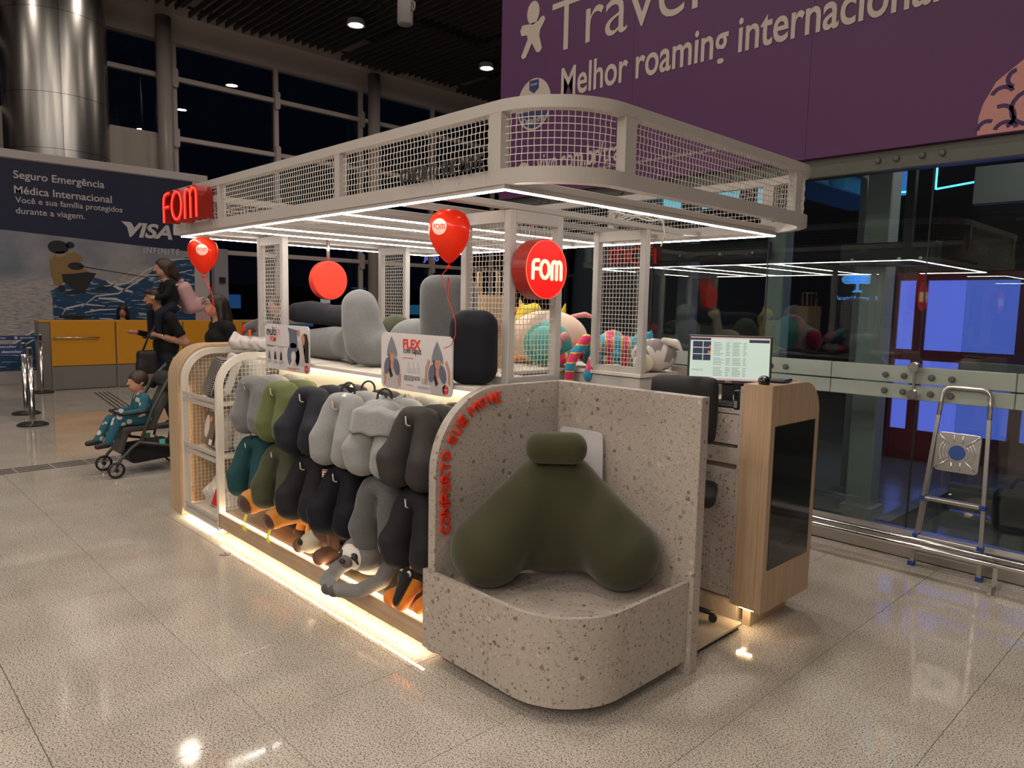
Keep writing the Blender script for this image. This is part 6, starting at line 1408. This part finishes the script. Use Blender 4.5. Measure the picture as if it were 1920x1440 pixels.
# ------------------------------------------------------------------ people
skin = mat('skin_light', (0.52, 0.27, 0.18), 0.55); skin2 = mat('skin_tan', (0.42, 0.20, 0.12), 0.55)
tee = fabric('cloth_black', (0.006, 0.006, 0.007), 0.02); jeans = fabric('cloth_navy', (0.008, 0.010, 0.024), 0.02); hairm = mat('hair_dark', (0.018, 0.011, 0.009), 0.45, bump=0.5, bscale=120); hairb = mat('hair_brown', (0.045, 0.022, 0.014), 0.45, bump=0.5, bscale=120)
shoe = mat('shoe_dark', (0.02, 0.02, 0.022), 0.5); uni = fabric('cloth_blue', (0.012, 0.025, 0.10), 0.1)
eyew = mat('eye_white', (0.6, 0.58, 0.55), 0.3); eyed = mat('eye_dark', (0.012, 0.008, 0.006), 0.2); lipm = mat('lip', (0.34, 0.11, 0.09), 0.5)
def hrot(c, e):
    R = Matrix.Rotation(e[2], 3, 'Z') @ Matrix.Rotation(e[1], 3, 'Y') @ Matrix.Rotation(e[0], 3, 'X'); c = Vector(c)
    return lambda p, s=1.0: tuple(c + R @ (Vector(p)*s))
def head_prims(c, s, e, sk):
    f = hrot(c, e); E_ = tuple(e)
    return [(sk, ('e', f((0, 0.008, 0.012), s), tuple(v*s for v in (0.074, 0.094, 0.100)), E_)), (sk, ('e', f((0, -0.030, -0.058), s), tuple(v*s for v in (0.054, 0.058, 0.056)), E_)),
            (sk, ('k', 0.012*s, ('c', f((0, -0.090, 0.012), s), f((0, -0.108, -0.026), s), 0.009*s, 0.015*s))), (sk, ('k', 0.010*s, ('e', f((0, -0.082, -0.066), s), tuple(v*s for v in (0.024, 0.012, 0.011)), E_))),
            (sk, ('k', 0.008*s, ('e', f((0.074, 0.012, -0.012), s), tuple(v*s for v in (0.012, 0.020, 0.030)), E_))), (sk, ('k', 0.008*s, ('e', f((-0.074, 0.012, -0.012), s), tuple(v*s for v in (0.012, 0.020, 0.030)), E_)))]
def face_parts(t, c, s, e, brow=True, glasses=False):
    f = hrot(c, e)
    for q in (-1, 1):
        w = blob('eye', [('e', f((q*0.030, -0.0815, 0.016), s), (0.011*s, 0.007*s, 0.007*s))], eyew, t, 0.002, 0.0028*s); blob('iris', [('e', f((q*0.030, -0.0875, 0.016), s), (0.0055*s, 0.004*s, 0.0055*s))], eyed, w, 0.002, 0.002*s)
        if brow: MB().tube([f((q*0.016, -0.090, 0.033), s), f((q*0.034, -0.086, 0.038), s), f((q*0.050, -0.074, 0.033), s)], 0.0035*s, 5).build('eyebrow', hairm, t, True)
        if glasses: MB().tube([f((q*0.032+0.022*math.cos(a), -0.102, 0.012+0.019*math.sin(a)), s) for a in [2*PI*i/14 for i in range(14)]], 0.002, 5, closed=True).build('glasses_rim', eyed, t); MB().tube([f((q*0.054, -0.10, 0.014), s), f((q*0.078, 0.0, 0.010), s)], 0.002, 5).build('glasses_arm', eyed, t)
    MB().tube([f((-0.022, -0.090, -0.066), s), f((0, -0.097, -0.067), s), f((0.022, -0.090, -0.066), s)], 0.004*s, 5).build('mouth', lipm, t, True)
def hand_prims(w, d, up, sk, s=1.0, curl=0.5, side=1):
    """palm and five fingers from wrist w along d, curling towards up"""
    w = Vector(w); d = Vector(d).normalized(); up = (Vector(up)-d*Vector(up).dot(d)).normalized(); x = d.cross(up)*side
    out = [(sk, ('k', 0.012, ('c', tuple(w), tuple(w+d*0.075*s), 0.026*s, 0.030*s)))]
    for i, L in enumerate((0.066, 0.075, 0.070, 0.055)):
        b = w+d*0.082*s+x*(i-1.5)*0.021*s; k1 = b+(d*math.cos(curl)+up*math.sin(curl))*L*0.5*s; k2 = k1+(d*math.cos(curl*2.1)+up*math.sin(curl*2.1))*L*0.5*s
        out.append((sk, ('k', 0.003, ('p', [tuple(b), tuple(k1), tuple(k2)], [0.0105*s, 0.0098*s, 0.0085*s]))))
    b = w+d*0.028*s-x*0.028*s; k1 = b+(d*0.7-x*0.7+up*0.2)*0.04*s; k2 = k1+(d*0.95-x*0.1+up*0.35)*0.032*s
    out.append((sk, ('k', 0.004, ('p', [tuple(b), tuple(k1), tuple(k2)], [0.013*s, 0.0115*s, 0.0095*s]))))
    return out
def person(label, loc, rz, prims, mats_, k=0.035, vox=0.0115):
    t = thing('person', label, 'person', loc, rz)
    pr_ = [p[1] for p in prims]; ids = np.array([p[0] for p in prims])
    def cl(c): return ids[np.argmin(np.stack([sd(c, p[2] if p[0] == 'k' else p) for p in pr_]), 0)]
    blob('body', pr_, mats_, t, k, vox, classify=cl)
    return t
# man walking in profile, forearms forward (materials: 0 skin, 1 shirt, 2 trousers, 3 shoes)
hc = (0.0, -0.115, 1.655); he = (0.12, 0, 0)
P_ = [(1, ('e', (0, 0.04, 1.30), (0.19, 0.150, 0.20))), (1, ('e', (0, 0.03, 1.06), (0.175, 0.155, 0.20))), (1, ('c', (-0.16, 0.02, 1.42), (0.16, 0.02, 1.42), 0.075)), (0, ('c', (0, -0.02, 1.46), (0, -0.08, 1.58), 0.060, 0.056)),
      (1, ('c', (0.19, 0.03, 1.40), (0.235, 0.12, 1.22), 0.070, 0.062)), (0, ('c', (0.235, 0.125, 1.21), (0.25, 0.19, 1.10), 0.052, 0.046)), (0, ('c', (0.25, 0.19, 1.09), (0.16, -0.10, 1.185), 0.046, 0.030)),
      (1, ('c', (-0.19, 0.02, 1.40), (-0.23, 0.05, 1.16), 0.070, 0.058)), (1, ('c', (-0.23, 0.04, 1.14), (-0.10, -0.27, 1.22), 0.050, 0.034)),
      (2, ('e', (0, 0.02, 0.90), (0.165, 0.125, 0.12))), (2, ('p', [(0.09, 0.02, 0.88), (0.10, -0.06, 0.50), (0.10, 0.06, 0.10)], [0.088, 0.064, 0.050])), (2, ('p', [(-0.09, 0.02, 0.88), (-0.10, 0.06, 0.50), (-0.10, 0.22, 0.12)], [0.088, 0.064, 0.050])),
      (3, ('c', (0.10, 0.08, 0.045), (0.105, -0.12, 0.035), 0.045, 0.036)), (3, ('c', (-0.10, 0.25, 0.06), (-0.105, 0.06, 0.035), 0.045, 0.036))]
P_ += head_prims(hc, 1.0, he, 0)+hand_prims((0.155, -0.11, 1.19), (-0.15, -0.9, 0.25), (-0.6, 0.2, -0.6), 0, 1.0, 1.15)+hand_prims((-0.09, -0.29, 1.225), (0.1, -1, 0.02), (0, 0, 1), 0, 1.0, 0.15, -1)
man = person('man in black T-shirt carrying a child on his shoulders, beside the yellow desk', (-7.30, 1.27, 0), 0.0, P_, [skin2, tee, jeans, shoe], 0.035)
face_parts(man, hc, 1.0, he)
f = hrot(hc, he)
blob('hair', [('e', f((0, 0.022, 0.035)), (0.080, 0.094, 0.090), he), ('e', f((0, -0.03, 0.085)), (0.062, 0.07, 0.035), he), ('-', ('e', f((0, -0.10, -0.02)), (0.085, 0.085, 0.075), he), 0.01), ('-', ('b', f((0, 0.0, -0.09)), (0.2, 0.2, 0.06), 0.01, he), 0.01)], hairm, man, 0.02, 0.008)
blob('beard', [('e', f((0, -0.036, -0.068)), (0.057, 0.058, 0.050), he), ('-', ('e', f((0, -0.085, -0.035)), (0.05, 0.045, 0.034), he), 0.01)], mat('beard_dark', (0.07, 0.035, 0.025), 0.8), man, 0.01, 0.007)
MB().lathe([(0.034, -0.012), (0.038, 0), (0.034, 0.012)], Matrix.Translation((0.168, -0.075, 1.178)) @ Matrix.Rotation(PI/2-0.25, 4, 'X') @ Matrix.Rotation(0.2, 4, 'Y'), 18).build('wrist_watch', chrome, man, True)
bg = thing('shoulder_bag', 'black shoulder bag hanging at the front of the man', 'bag', (-7.16, 1.02, 0.70))
blob('bag', [('b', (0, 0, 0.16), (0.06, 0.12, 0.15), 0.05), ('e', (0.02, -0.06, 0.10), (0.05, 0.08, 0.09))], mat('bag_black', (0.008, 0.008, 0.009), 0.6), bg, 0.04, 0.014)
MB().tube([(0.0, -0.05, 0.29), (0.02, 0.02, 0.48), (-0.02, 0.18, 0.70), (-0.05, 0.25, 0.76)], 0.012, 6).build('strap', MATS['bag_black'], bg, True)
# child on the shoulders
hc = (0.0, -0.05, 0.455); he = (0.18, 0, 0)
P_ = [(1, ('e', (0, 0.02, 0.13), (0.115, 0.095, 0.17))), (1, ('c', (-0.085, 0.0, 0.26), (0.085, 0.0, 0.26), 0.052)), (0, ('c', (0, -0.01, 0.29), (0, -0.03, 0.37), 0.036, 0.034)), (2, ('e', (0, 0.03, 0.0), (0.11, 0.09, 0.08))),
      (2, ('p', [(0.095, 0.0, 0.0), (0.125, -0.15, -0.08), (0.12, -0.16, -0.28)], [0.06, 0.05, 0.038])), (2, ('p', [(-0.095, 0.0, 0.0), (-0.125, -0.15, -0.08), (-0.12, -0.16, -0.28)], [0.06, 0.05, 0.038])),
      (3, ('c', (0.12, -0.15, -0.33), (0.12, -0.23, -0.345), 0.034, 0.028)), (3, ('c', (-0.12, -0.15, -0.33), (-0.12, -0.23, -0.345), 0.034, 0.028)),
      (1, ('p', [(0.11, 0.0, 0.25), (0.13, -0.06, 0.14), (0.09, -0.15, 0.10)], [0.042, 0.036, 0.028])), (1, ('p', [(-0.11, 0.0, 0.25), (-0.13, -0.06, 0.14), (-0.09, -0.15, 0.10)], [0.042, 0.036, 0.028]))]
P_ += head_prims(hc, 0.88, he, 0)+hand_prims((0.085, -0.16, 0.10), (-0.4, -0.8, 0), (-0.8, 0.2, 0.1), 0, 0.6, 0.6)+hand_prims((-0.085, -0.16, 0.10), (0.4, -0.8, 0), (0.8, 0.2, 0.1), 0, 0.6, 0.6, -1)
kid = person('child with long brown hair riding on the man, wearing black', (-7.30, 1.34, 1.545), 0.0, P_, [skin, tee, jeans, shoe], 0.03, 0.010)
kid.scale = (1.1, 1.1, 1.1); face_parts(kid, hc, 0.88, he, False); f = hrot(hc, he)
blob('hair', [('e', f((0, 0.02, 0.02)), (0.078, 0.096, 0.092), he), ('p', [f((0.0, 0.06, 0.0)), f((0.0, 0.10, -0.08)), f((0, 0.13, -0.15))], [0.07, 0.065, 0.03]), ('p', [f((0.062, 0.01, 0.0)), f((0.066, 0.01, -0.06)), f((0.06, 0.03, -0.11))], [0.022, 0.022, 0.012]), ('p', [f((-0.062, 0.01, 0.0)), f((-0.066, 0.01, -0.06)), f((-0.06, 0.03, -0.11))], [0.022, 0.022, 0.012]), ('-', ('e', f((0, -0.11, -0.015)), (0.068, 0.075, 0.075), he), 0.01)], hairb, kid, 0.03, 0.008)
pk = thing('backpack', 'pale pink child backpack with little wings worn by the riding child', 'backpack', (-7.30, 1.52, 1.48), 0)
pinkb = mat('pack_pink', (0.50, 0.30, 0.31), 0.6, bump=0.4, bscale=30); pinkd = mat('pack_pink_dark', (0.40, 0.22, 0.24), 0.6)
blob('bag', [('b', (0, 0.05, 0.20), (0.13, 0.095, 0.20), 0.07, (0.45, 0, 0)), ('b', (0, 0.13, 0.09), (0.125, 0.12, 0.095), 0.06, (0.25, 0, 0))], pinkb, pk, 0.03, 0.011)
blob('front_pocket', [('b', (0, 0.205, 0.09), (0.10, 0.035, 0.075), 0.03, (0.2, 0, 0))], pinkd, pk, 0.02, 0.010)
for q in (-1, 1):
    blob('wing', [('c', (q*0.10, 0.19, 0.17), (q*0.12, 0.225, 0.20), 0.024, 0.010)], pinkb, pk, 0.01, 0.007); blob('ear', [('c', (q*0.06, -0.02, 0.40), (q*0.062, -0.02, 0.425), 0.024, 0.014)], pinkb, pk, 0.01, 0.007)
    MB().tube([(q*0.085, -0.03, 0.36), (q*0.095, -0.13, 0.34), (q*0.10, -0.21, 0.26), (q*0.10, -0.19, 0.14), (q*0.10, -0.06, 0.06)], 0.014, 6).build('shoulder_strap', pinkb, pk, True)
# woman pushing the stroller
hc = (0.0, -0.05, 1.565); he = (-0.05, 0, 0)
P_ = [(1, ('e', (0, 0.02, 1.24), (0.165, 0.12, 0.19))), (1, ('e', (0, -0.06, 1.24), (0.13, 0.075, 0.085))), (1, ('e', (0, 0.02, 1.02), (0.14, 0.11, 0.17))), (1, ('c', (-0.135, 0.02, 1.355), (0.135, 0.02, 1.355), 0.066)), (0, ('c', (0, -0.0, 1.38), (0, -0.03, 1.50), 0.050, 0.047)),
      (1, ('c', (0.165, 0.03, 1.34), (0.195, 0.08, 1.20), 0.060, 0.052)), (0, ('c', (0.195, 0.085, 1.19), (0.205, 0.13, 1.06), 0.045, 0.040)), (0, ('c', (0.205, 0.13, 1.06), (0.17, -0.30, 1.03), 0.040, 0.026)),
      (1, ('c', (-0.165, 0.03, 1.34), (-0.195, 0.08, 1.20), 0.060, 0.052)), (0, ('c', (-0.195, 0.085, 1.19), (-0.205, 0.13, 1.06), 0.045, 0.040)), (0, ('c', (-0.205, 0.13, 1.06), (-0.17, -0.30, 1.03), 0.040, 0.026)),
      (2, ('e', (0, 0.03, 0.86), (0.165, 0.13, 0.13))), (2, ('p', [(0.085, 0.02, 0.84), (0.09, -0.03, 0.47), (0.09, 0.05, 0.10)], [0.085, 0.060, 0.046])), (2, ('p', [(-0.085, 0.02, 0.84), (-0.09, 0.06, 0.47), (-0.09, 0.20, 0.11)], [0.085, 0.060, 0.046])),
      (3, ('c', (0.09, 0.07, 0.04), (0.095, -0.10, 0.032), 0.040, 0.032)), (3, ('c', (-0.09, 0.22, 0.05), (-0.095, 0.05, 0.032), 0.040, 0.032))]
P_ += head_prims(hc, 0.96, he, 0)+hand_prims((0.165, -0.31, 1.03), (-0.1, -1, 0.0), (-0.2, 0.1, -1), 0, 0.9, 1.2)+hand_prims((-0.165, -0.31, 1.03), (0.1, -1, 0.0), (0.2, 0.1, -1), 0, 0.9, 1.2, -1)
wo = person('woman with long black hair and glasses in black T-shirt behind the cabinet', (-4.90, 1.02, 0), 0.0, P_, [skin, tee, jeans, shoe], 0.032)
wo.scale = (1.02, 1.02, 1.02)
face_parts(wo, hc, 0.96, he, True, True); f = hrot(hc, he)
blob('hair', [('e', f((0, 0.025, 0.03)), (0.086, 0.098, 0.094), he), ('p', [f((0.0, 0.07, 0.0)), f((0.0, 0.105, -0.12)), f((0.0, 0.12, -0.27)), f((0.0, 0.11, -0.40))], [0.085, 0.085, 0.075, 0.04]), ('p', [f((0.072, 0.03, 0.0)), f((0.085, 0.04, -0.12)), f((0.095, 0.05, -0.25))], [0.028, 0.032, 0.02]), ('p', [f((-0.072, 0.03, 0.0)), f((-0.085, 0.04, -0.12)), f((-0.095, 0.05, -0.25))], [0.028, 0.032, 0.02]), ('-', ('e', f((0, -0.115, -0.02)), (0.078, 0.085, 0.085), he), 0.01)], hairm, wo, 0.03, 0.009)
# dark figure further back
hc = (0.0, -0.04, 1.60); he = (0.0, 0, 0.4)
P_ = [(1, ('e', (0, 0.02, 1.25), (0.18, 0.12, 0.20))), (1, ('e', (0, 0.02, 1.0), (0.16, 0.12, 0.18))), (1, ('c', (-0.15, 0.02, 1.40), (0.15, 0.02, 1.40), 0.070)), (0, ('c', (0, 0, 1.42), (0, -0.02, 1.53), 0.052, 0.05)), (1, ('p', [(0.18, 0.02, 1.38), (0.22, 0.05, 1.12), (0.20, -0.04, 0.90)], [0.062, 0.05, 0.04])), (1, ('p', [(-0.18, 0.02, 1.38), (-0.22, 0.05, 1.12), (-0.20, -0.04, 0.90)], [0.062, 0.05, 0.04])),
      (2, ('e', (0, 0.02, 0.88), (0.165, 0.125, 0.12))), (2, ('p', [(0.09, 0.02, 0.86), (0.10, 0.0, 0.48), (0.10, 0.03, 0.10)], [0.086, 0.062, 0.048])), (2, ('p', [(-0.09, 0.02, 0.86), (-0.10, 0.0, 0.48), (-0.10, 0.03, 0.10)], [0.086, 0.062, 0.048])), (3, ('c', (0.10, 0.05, 0.04), (0.105, -0.12, 0.034), 0.042, 0.034)), (3, ('c', (-0.10, 0.05, 0.04), (-0.105, -0.12, 0.034), 0.042, 0.034))]
P_ += head_prims(hc, 0.97, he, 0)+hand_prims((0.20, -0.05, 0.88), (0, -0.2, -1), (0, -1, 0), 0, 0.95, 0.4)+hand_prims((-0.20, -0.05, 0.88), (0, -0.2, -1), (0, -1, 0), 0, 0.95, 0.4, -1)
p3 = person('person in dark clothes with black hair half hidden behind the woman', (-6.3, 2.35, 0), -0.3, P_, [skin2, tee, jeans, shoe], 0.032, 0.013); face_parts(p3, hc, 0.97, he); f = hrot(hc, he)
blob('hair', [('e', f((0, 0.022, 0.03)), (0.084, 0.098, 0.094), he), ('p', [f((0.0, 0.07, 0.0)), f((0.0, 0.09, -0.14))], [0.08, 0.06]), ('-', ('e', f((0, -0.115, -0.03)), (0.08, 0.085, 0.085), he), 0.01)], hairm, p3, 0.03, 0.010)
# clerk behind the yellow desk
hc = (0.03, 0.0, 1.40); he = (0.25, 0, 1.2)
P_ = [(1, ('e', (0, 0.0, 1.02), (0.13, 0.18, 0.20))), (1, ('c', (0, -0.14, 1.17), (0, 0.14, 1.17), 0.065)), (0, ('c', (0, 0, 1.18), (0.02, 0, 1.32), 0.046, 0.045)), (1, ('p', [(0, -0.17, 1.15), (0.08, -0.22, 0.95), (0.24, -0.10, 0.98)], [0.055, 0.045, 0.035])), (1, ('p', [(0, 0.17, 1.15), (0.08, 0.22, 0.95), (0.24, 0.10, 0.98)], [0.055, 0.045, 0.035])),
      (2, ('e', (-0.02, 0, 0.80), (0.15, 0.17, 0.12))), (2, ('p', [(0, -0.08, 0.76), (0.27, -0.09, 0.74), (0.26, -0.09, 0.12)], [0.08, 0.065, 0.045])), (2, ('p', [(0, 0.08, 0.76), (0.27, 0.09, 0.74), (0.26, 0.09, 0.12)], [0.08, 0.065, 0.045])), (3, ('c', (0.22, -0.09, 0.045), (0.32, -0.09, 0.035), 0.04, 0.034)), (3, ('c', (0.22, 0.09, 0.045), (0.32, 0.09, 0.035), 0.04, 0.034))]
P_ += head_prims(hc, 0.95, he, 0)+hand_prims((0.25, -0.09, 0.98), (1, 0.2, 0), (0, 0, -1), 0, 0.9, 0.4)+hand_prims((0.25, 0.09, 0.98), (1, -0.2, 0), (0, 0, -1), 0, 0.9, 0.4, -1)
cl_ = person('clerk with long black hair in blue seated behind the yellow desk', (-13.0+0.30, 2.38, 0), 0.0, P_, [skin, uni, jeans, shoe], 0.032, 0.014); cl_.location = (-12.98, 2.40, 0); face_parts(cl_, hc, 0.95, he); f = hrot(hc, he)
blob('hair', [('e', f((0, 0.022, 0.03)), (0.088, 0.098, 0.096), he), ('p', [f((0.0, 0.07, 0.0)), f((0.0, 0.09, -0.14)), f((0, 0.09, -0.25))], [0.085, 0.09, 0.06]), ('p', [f((0.075, 0.0, 0.0)), f((0.085, -0.01, -0.12)), f((0.085, 0.0, -0.22))], [0.03, 0.034, 0.02]), ('p', [f((-0.075, 0.0, 0.0)), f((-0.085, -0.01, -0.12)), f((-0.085, 0.0, -0.22))], [0.03, 0.034, 0.02]), ('-', ('e', f((0, -0.12, -0.03)), (0.06, 0.08, 0.085), he), 0.01)], hairm, cl_, 0.03, 0.010)
cs = thing('clerk_stool', 'low black stool under the seated clerk', 'stool', (-13.02, 2.40, 0))
MB().lathe([(0, 0), (0.2, 0), (0.2, 0.02), (0.03, 0.05), (0.03, 0.60), (0.17, 0.62), (0.18, 0.66), (0, 0.67)], seg=20).build('stool', dark, cs); MB().lathe([(0.14, 0.2), (0.15, 0.21), (0.14, 0.22)], seg=20).build('foot_ring', chrome, cs)
# ------------------------------------------------------------------ stroller with toddler (faces -Y)
sr = thing('stroller', 'black and grey folding stroller rolling past the kiosk', 'stroller', (-4.88, 0.0, 0))
fgrey = mat('frame_grey', (0.06, 0.06, 0.058), 0.4); clothg = fabric('stroller_cloth', (0.05, 0.048, 0.042), 0.2); clothk = fabric('stroller_black', (0.010, 0.010, 0.011), 0.1); mint = mat('mint_plastic', (0.10, 0.50, 0.45), 0.4)
def wheel(x, y, r):
    w = MB().lathe([(r-0.018, -0.016), (r-0.004, -0.016), (r, -0.006), (r, 0.006), (r-0.004, 0.016), (r-0.018, 0.016)], Matrix.Translation((x, y, r)) @ Matrix.Rotation(PI/2, 4, 'Y'), 24).build('wheel', dark, sr, True)
    for k in range(3):
        a = 2*PI*k/3+0.4; MB().tube([(x, y+0.012*math.cos(a), r+0.012*math.sin(a)), (x, y+(r-0.016)*math.cos(a), r+(r-0.016)*math.sin(a))], 0.009, 6).build('spoke', alu, w)
    MB().lathe([(0, -0.019), (0.018, -0.019), (0.018, 0.019), (0, 0.019)], Matrix.Translation((x, y, r)) @ Matrix.Rotation(PI/2, 4, 'Y'), 14).build('hub', dark, w)
for q in (-1, 1):
    x = q*0.20
    wheel(x, -0.04, 0.075); wheel(x*1.15, 0.60, 0.08)
    MB().tube([(x, -0.04, 0.10), (x, 0.0, 0.17), (x*0.98, 0.10, 0.27), (x*0.98, 0.20, 0.34)], 0.014, 8).build('front_fork', fgrey, sr, True)
    MB().tube([(x*0.98, 0.18, 0.33), (x*1.0, 0.28, 0.60), (x*1.0, 0.43, 0.88), (x*1.0, 0.56, 1.01)], 0.015, 8).build('side_tube', fgrey, sr, True)
    MB().tube([(x*0.98, 0.15, 0.32), (x*1.05, 0.42, 0.26), (x*1.15, 0.60, 0.10)], 0.014, 8).build('lower_tube', fgrey, sr, True)
    MB().tube([(x, 0.42, 0.30), (x, 0.46, 0.50), (x, 0.47, 0.74)], 0.012, 8).build('rear_strut', fgrey, sr, True)
    MB().box((x*1.06, 0.36, 0.30), (0.012, 0.05, 0.05)).build('mint_clip', mint, sr); MB().box((x*1.08, 0.44, 0.27), (0.012, 0.03, 0.045)).build('mint_clip', mint, sr)
MB().tube([(-0.20, 0.56, 1.01), (-0.17, 0.60, 1.03), (0.17, 0.60, 1.03), (0.20, 0.56, 1.01)], 0.017, 8).build('push_handle', dark, sr, True)
blob('seat_cloth', [('b', (0, 0.20, 0.43), (0.17, 0.15, 0.022), 0.02), ('b', (0, 0.41, 0.66), (0.165, 0.02, 0.26), 0.018, (-0.45, 0, 0)), ('b', (0, 0.055, 0.32), (0.15, 0.018, 0.12), 0.016, (-0.3, 0, 0))], clothg, sr, 0.03, 0.012)
blob('basket', [('b', (0, 0.30, 0.20), (0.17, 0.21, 0.085), 0.05, (0.08, 0, 0))], clothk, sr, 0.02, 0.014)
blob('folded_canopy', [('p', [(-0.19, 0.42, 0.80), (-0.20, 0.47, 0.90), (0.20, 0.47, 0.90), (0.19, 0.42, 0.80)], 0.035), ('b', (0, 0.48, 0.88), (0.18, 0.07, 0.05), 0.04, (0.6, 0, 0))], clothk, sr, 0.05, 0.014)
MB().tube([(-0.19, 0.30, 0.60), (-0.16, 0.02, 0.58), (0.16, 0.02, 0.58), (0.19, 0.30, 0.60)], 0.016, 8).build('bumper_bar', dark, sr, True)
MB().tube([(0.2, 0.62, 0.72), (0.21, 0.63, 0.60), (0.2, 0.62, 0.50)], 0.006, 5).build('strap', dark, sr)
# toddler
hc = (0.0, -0.02, 0.41); he = (0.0, 0, 0.25)
pj_m, nt, b = nodes_of('pyjama_print'); v = coords(nt); vo = tex(nt, 'Voronoi', 13.0, v, Randomness=0.8)
nt.links.new(ramp(nt, vo.outputs['Distance'], [(0.28, (0.62, 0.58, 0.56)), (0.34, (0.022, 0.115, 0.17))]), b.inputs['Base Color']); b.inputs['Roughness'].default_value = 0.9
P_ = [(1, ('e', (0, 0.02, 0.15), (0.105, 0.09, 0.15))), (1, ('c', (-0.07, 0.01, 0.25), (0.07, 0.01, 0.25), 0.05)), (0, ('c', (0, 0, 0.28), (0, -0.01, 0.34), 0.034, 0.034)), (1, ('e', (0, 0.02, 0.05), (0.11, 0.10, 0.07))),
      (1, ('p', [(0.10, 0.01, 0.24), (0.135, -0.02, 0.13), (0.10, -0.16, 0.12)], [0.045, 0.040, 0.030])), (1, ('p', [(-0.10, 0.01, 0.24), (-0.135, -0.02, 0.13), (-0.10, -0.16, 0.12)], [0.045, 0.040, 0.030])),
      (1, ('p', [(0.065, -0.02, 0.05), (0.085, -0.22, 0.06), (0.08, -0.30, -0.12)], [0.062, 0.052, 0.040])), (1, ('p', [(-0.065, -0.02, 0.05), (-0.085, -0.24, 0.05), (-0.08, -0.34, -0.11)], [0.062, 0.052, 0.040])),
      (2, ('c', (0.08, -0.31, -0.155), (0.08, -0.40, -0.165), 0.030, 0.026)), (2, ('c', (-0.08, -0.35, -0.145), (-0.08, -0.44, -0.155), 0.030, 0.026))]
P_ += head_prims(hc, 0.86, he, 0)+hand_prims((0.095, -0.17, 0.12), (-0.2, -1, 0), (0, 0, -1), 0, 0.55, 0.7)+hand_prims((-0.095, -0.17, 0.12), (0.2, -1, 0), (0, 0, -1), 0, 0.55, 0.7, -1)
td = person('toddler in blue patterned pyjamas sitting in the stroller', (-4.88, 0.24, 0.455), 0.0, P_, [skin, pj_m, shoe], 0.03, 0.010)
face_parts(td, hc, 0.86, he, False); f = hrot(hc, he)
blob('hair', [('e', f((0, 0.015, 0.02)), (0.073, 0.090, 0.088), he), ('-', ('e', f((0, -0.105, -0.035)), (0.066, 0.070, 0.070), he), 0.01), ('-', ('b', f((0, 0.0, -0.115)), (0.2, 0.2, 0.06), 0.01, he), 0.01)], hairb, td, 0.02, 0.008)
# dark grey bag on the floor seen through the glass
fb = thing('floor_bag', 'dark bag standing behind the glass beside the ladder', 'bag', (1.35, 4.6, 0.0), 0.3)
blob('bag', [('b', (0, 0, 0.17), (0.20, 0.12, 0.17), 0.08)], mat('bag_grey', (0.03, 0.032, 0.038), 0.7), fb, 0.04, 0.02); MB().tube([(-0.1, 0, 0.33), (-0.05, 0, 0.42), (0.05, 0, 0.42), (0.1, 0, 0.33)], 0.012, 6).build('handle', dark, fb)
# lens cap sized ring and paper scrap on the floor
ri = thing('floor_socket', 'small round metal floor socket in front of the plinth', 'floor socket', (-2.06, -0.12, 0.001))
MB().lathe([(0, 0), (0.035, 0), (0.035, 0.004), (0.025, 0.006), (0, 0.006)], seg=18).build('ring', mat('socket_grey', (0.25, 0.23, 0.21), 0.5), ri); MB().box((0, 0, 0.007), (0.03, 0.006, 0.002)).build('slot', dark, ri)
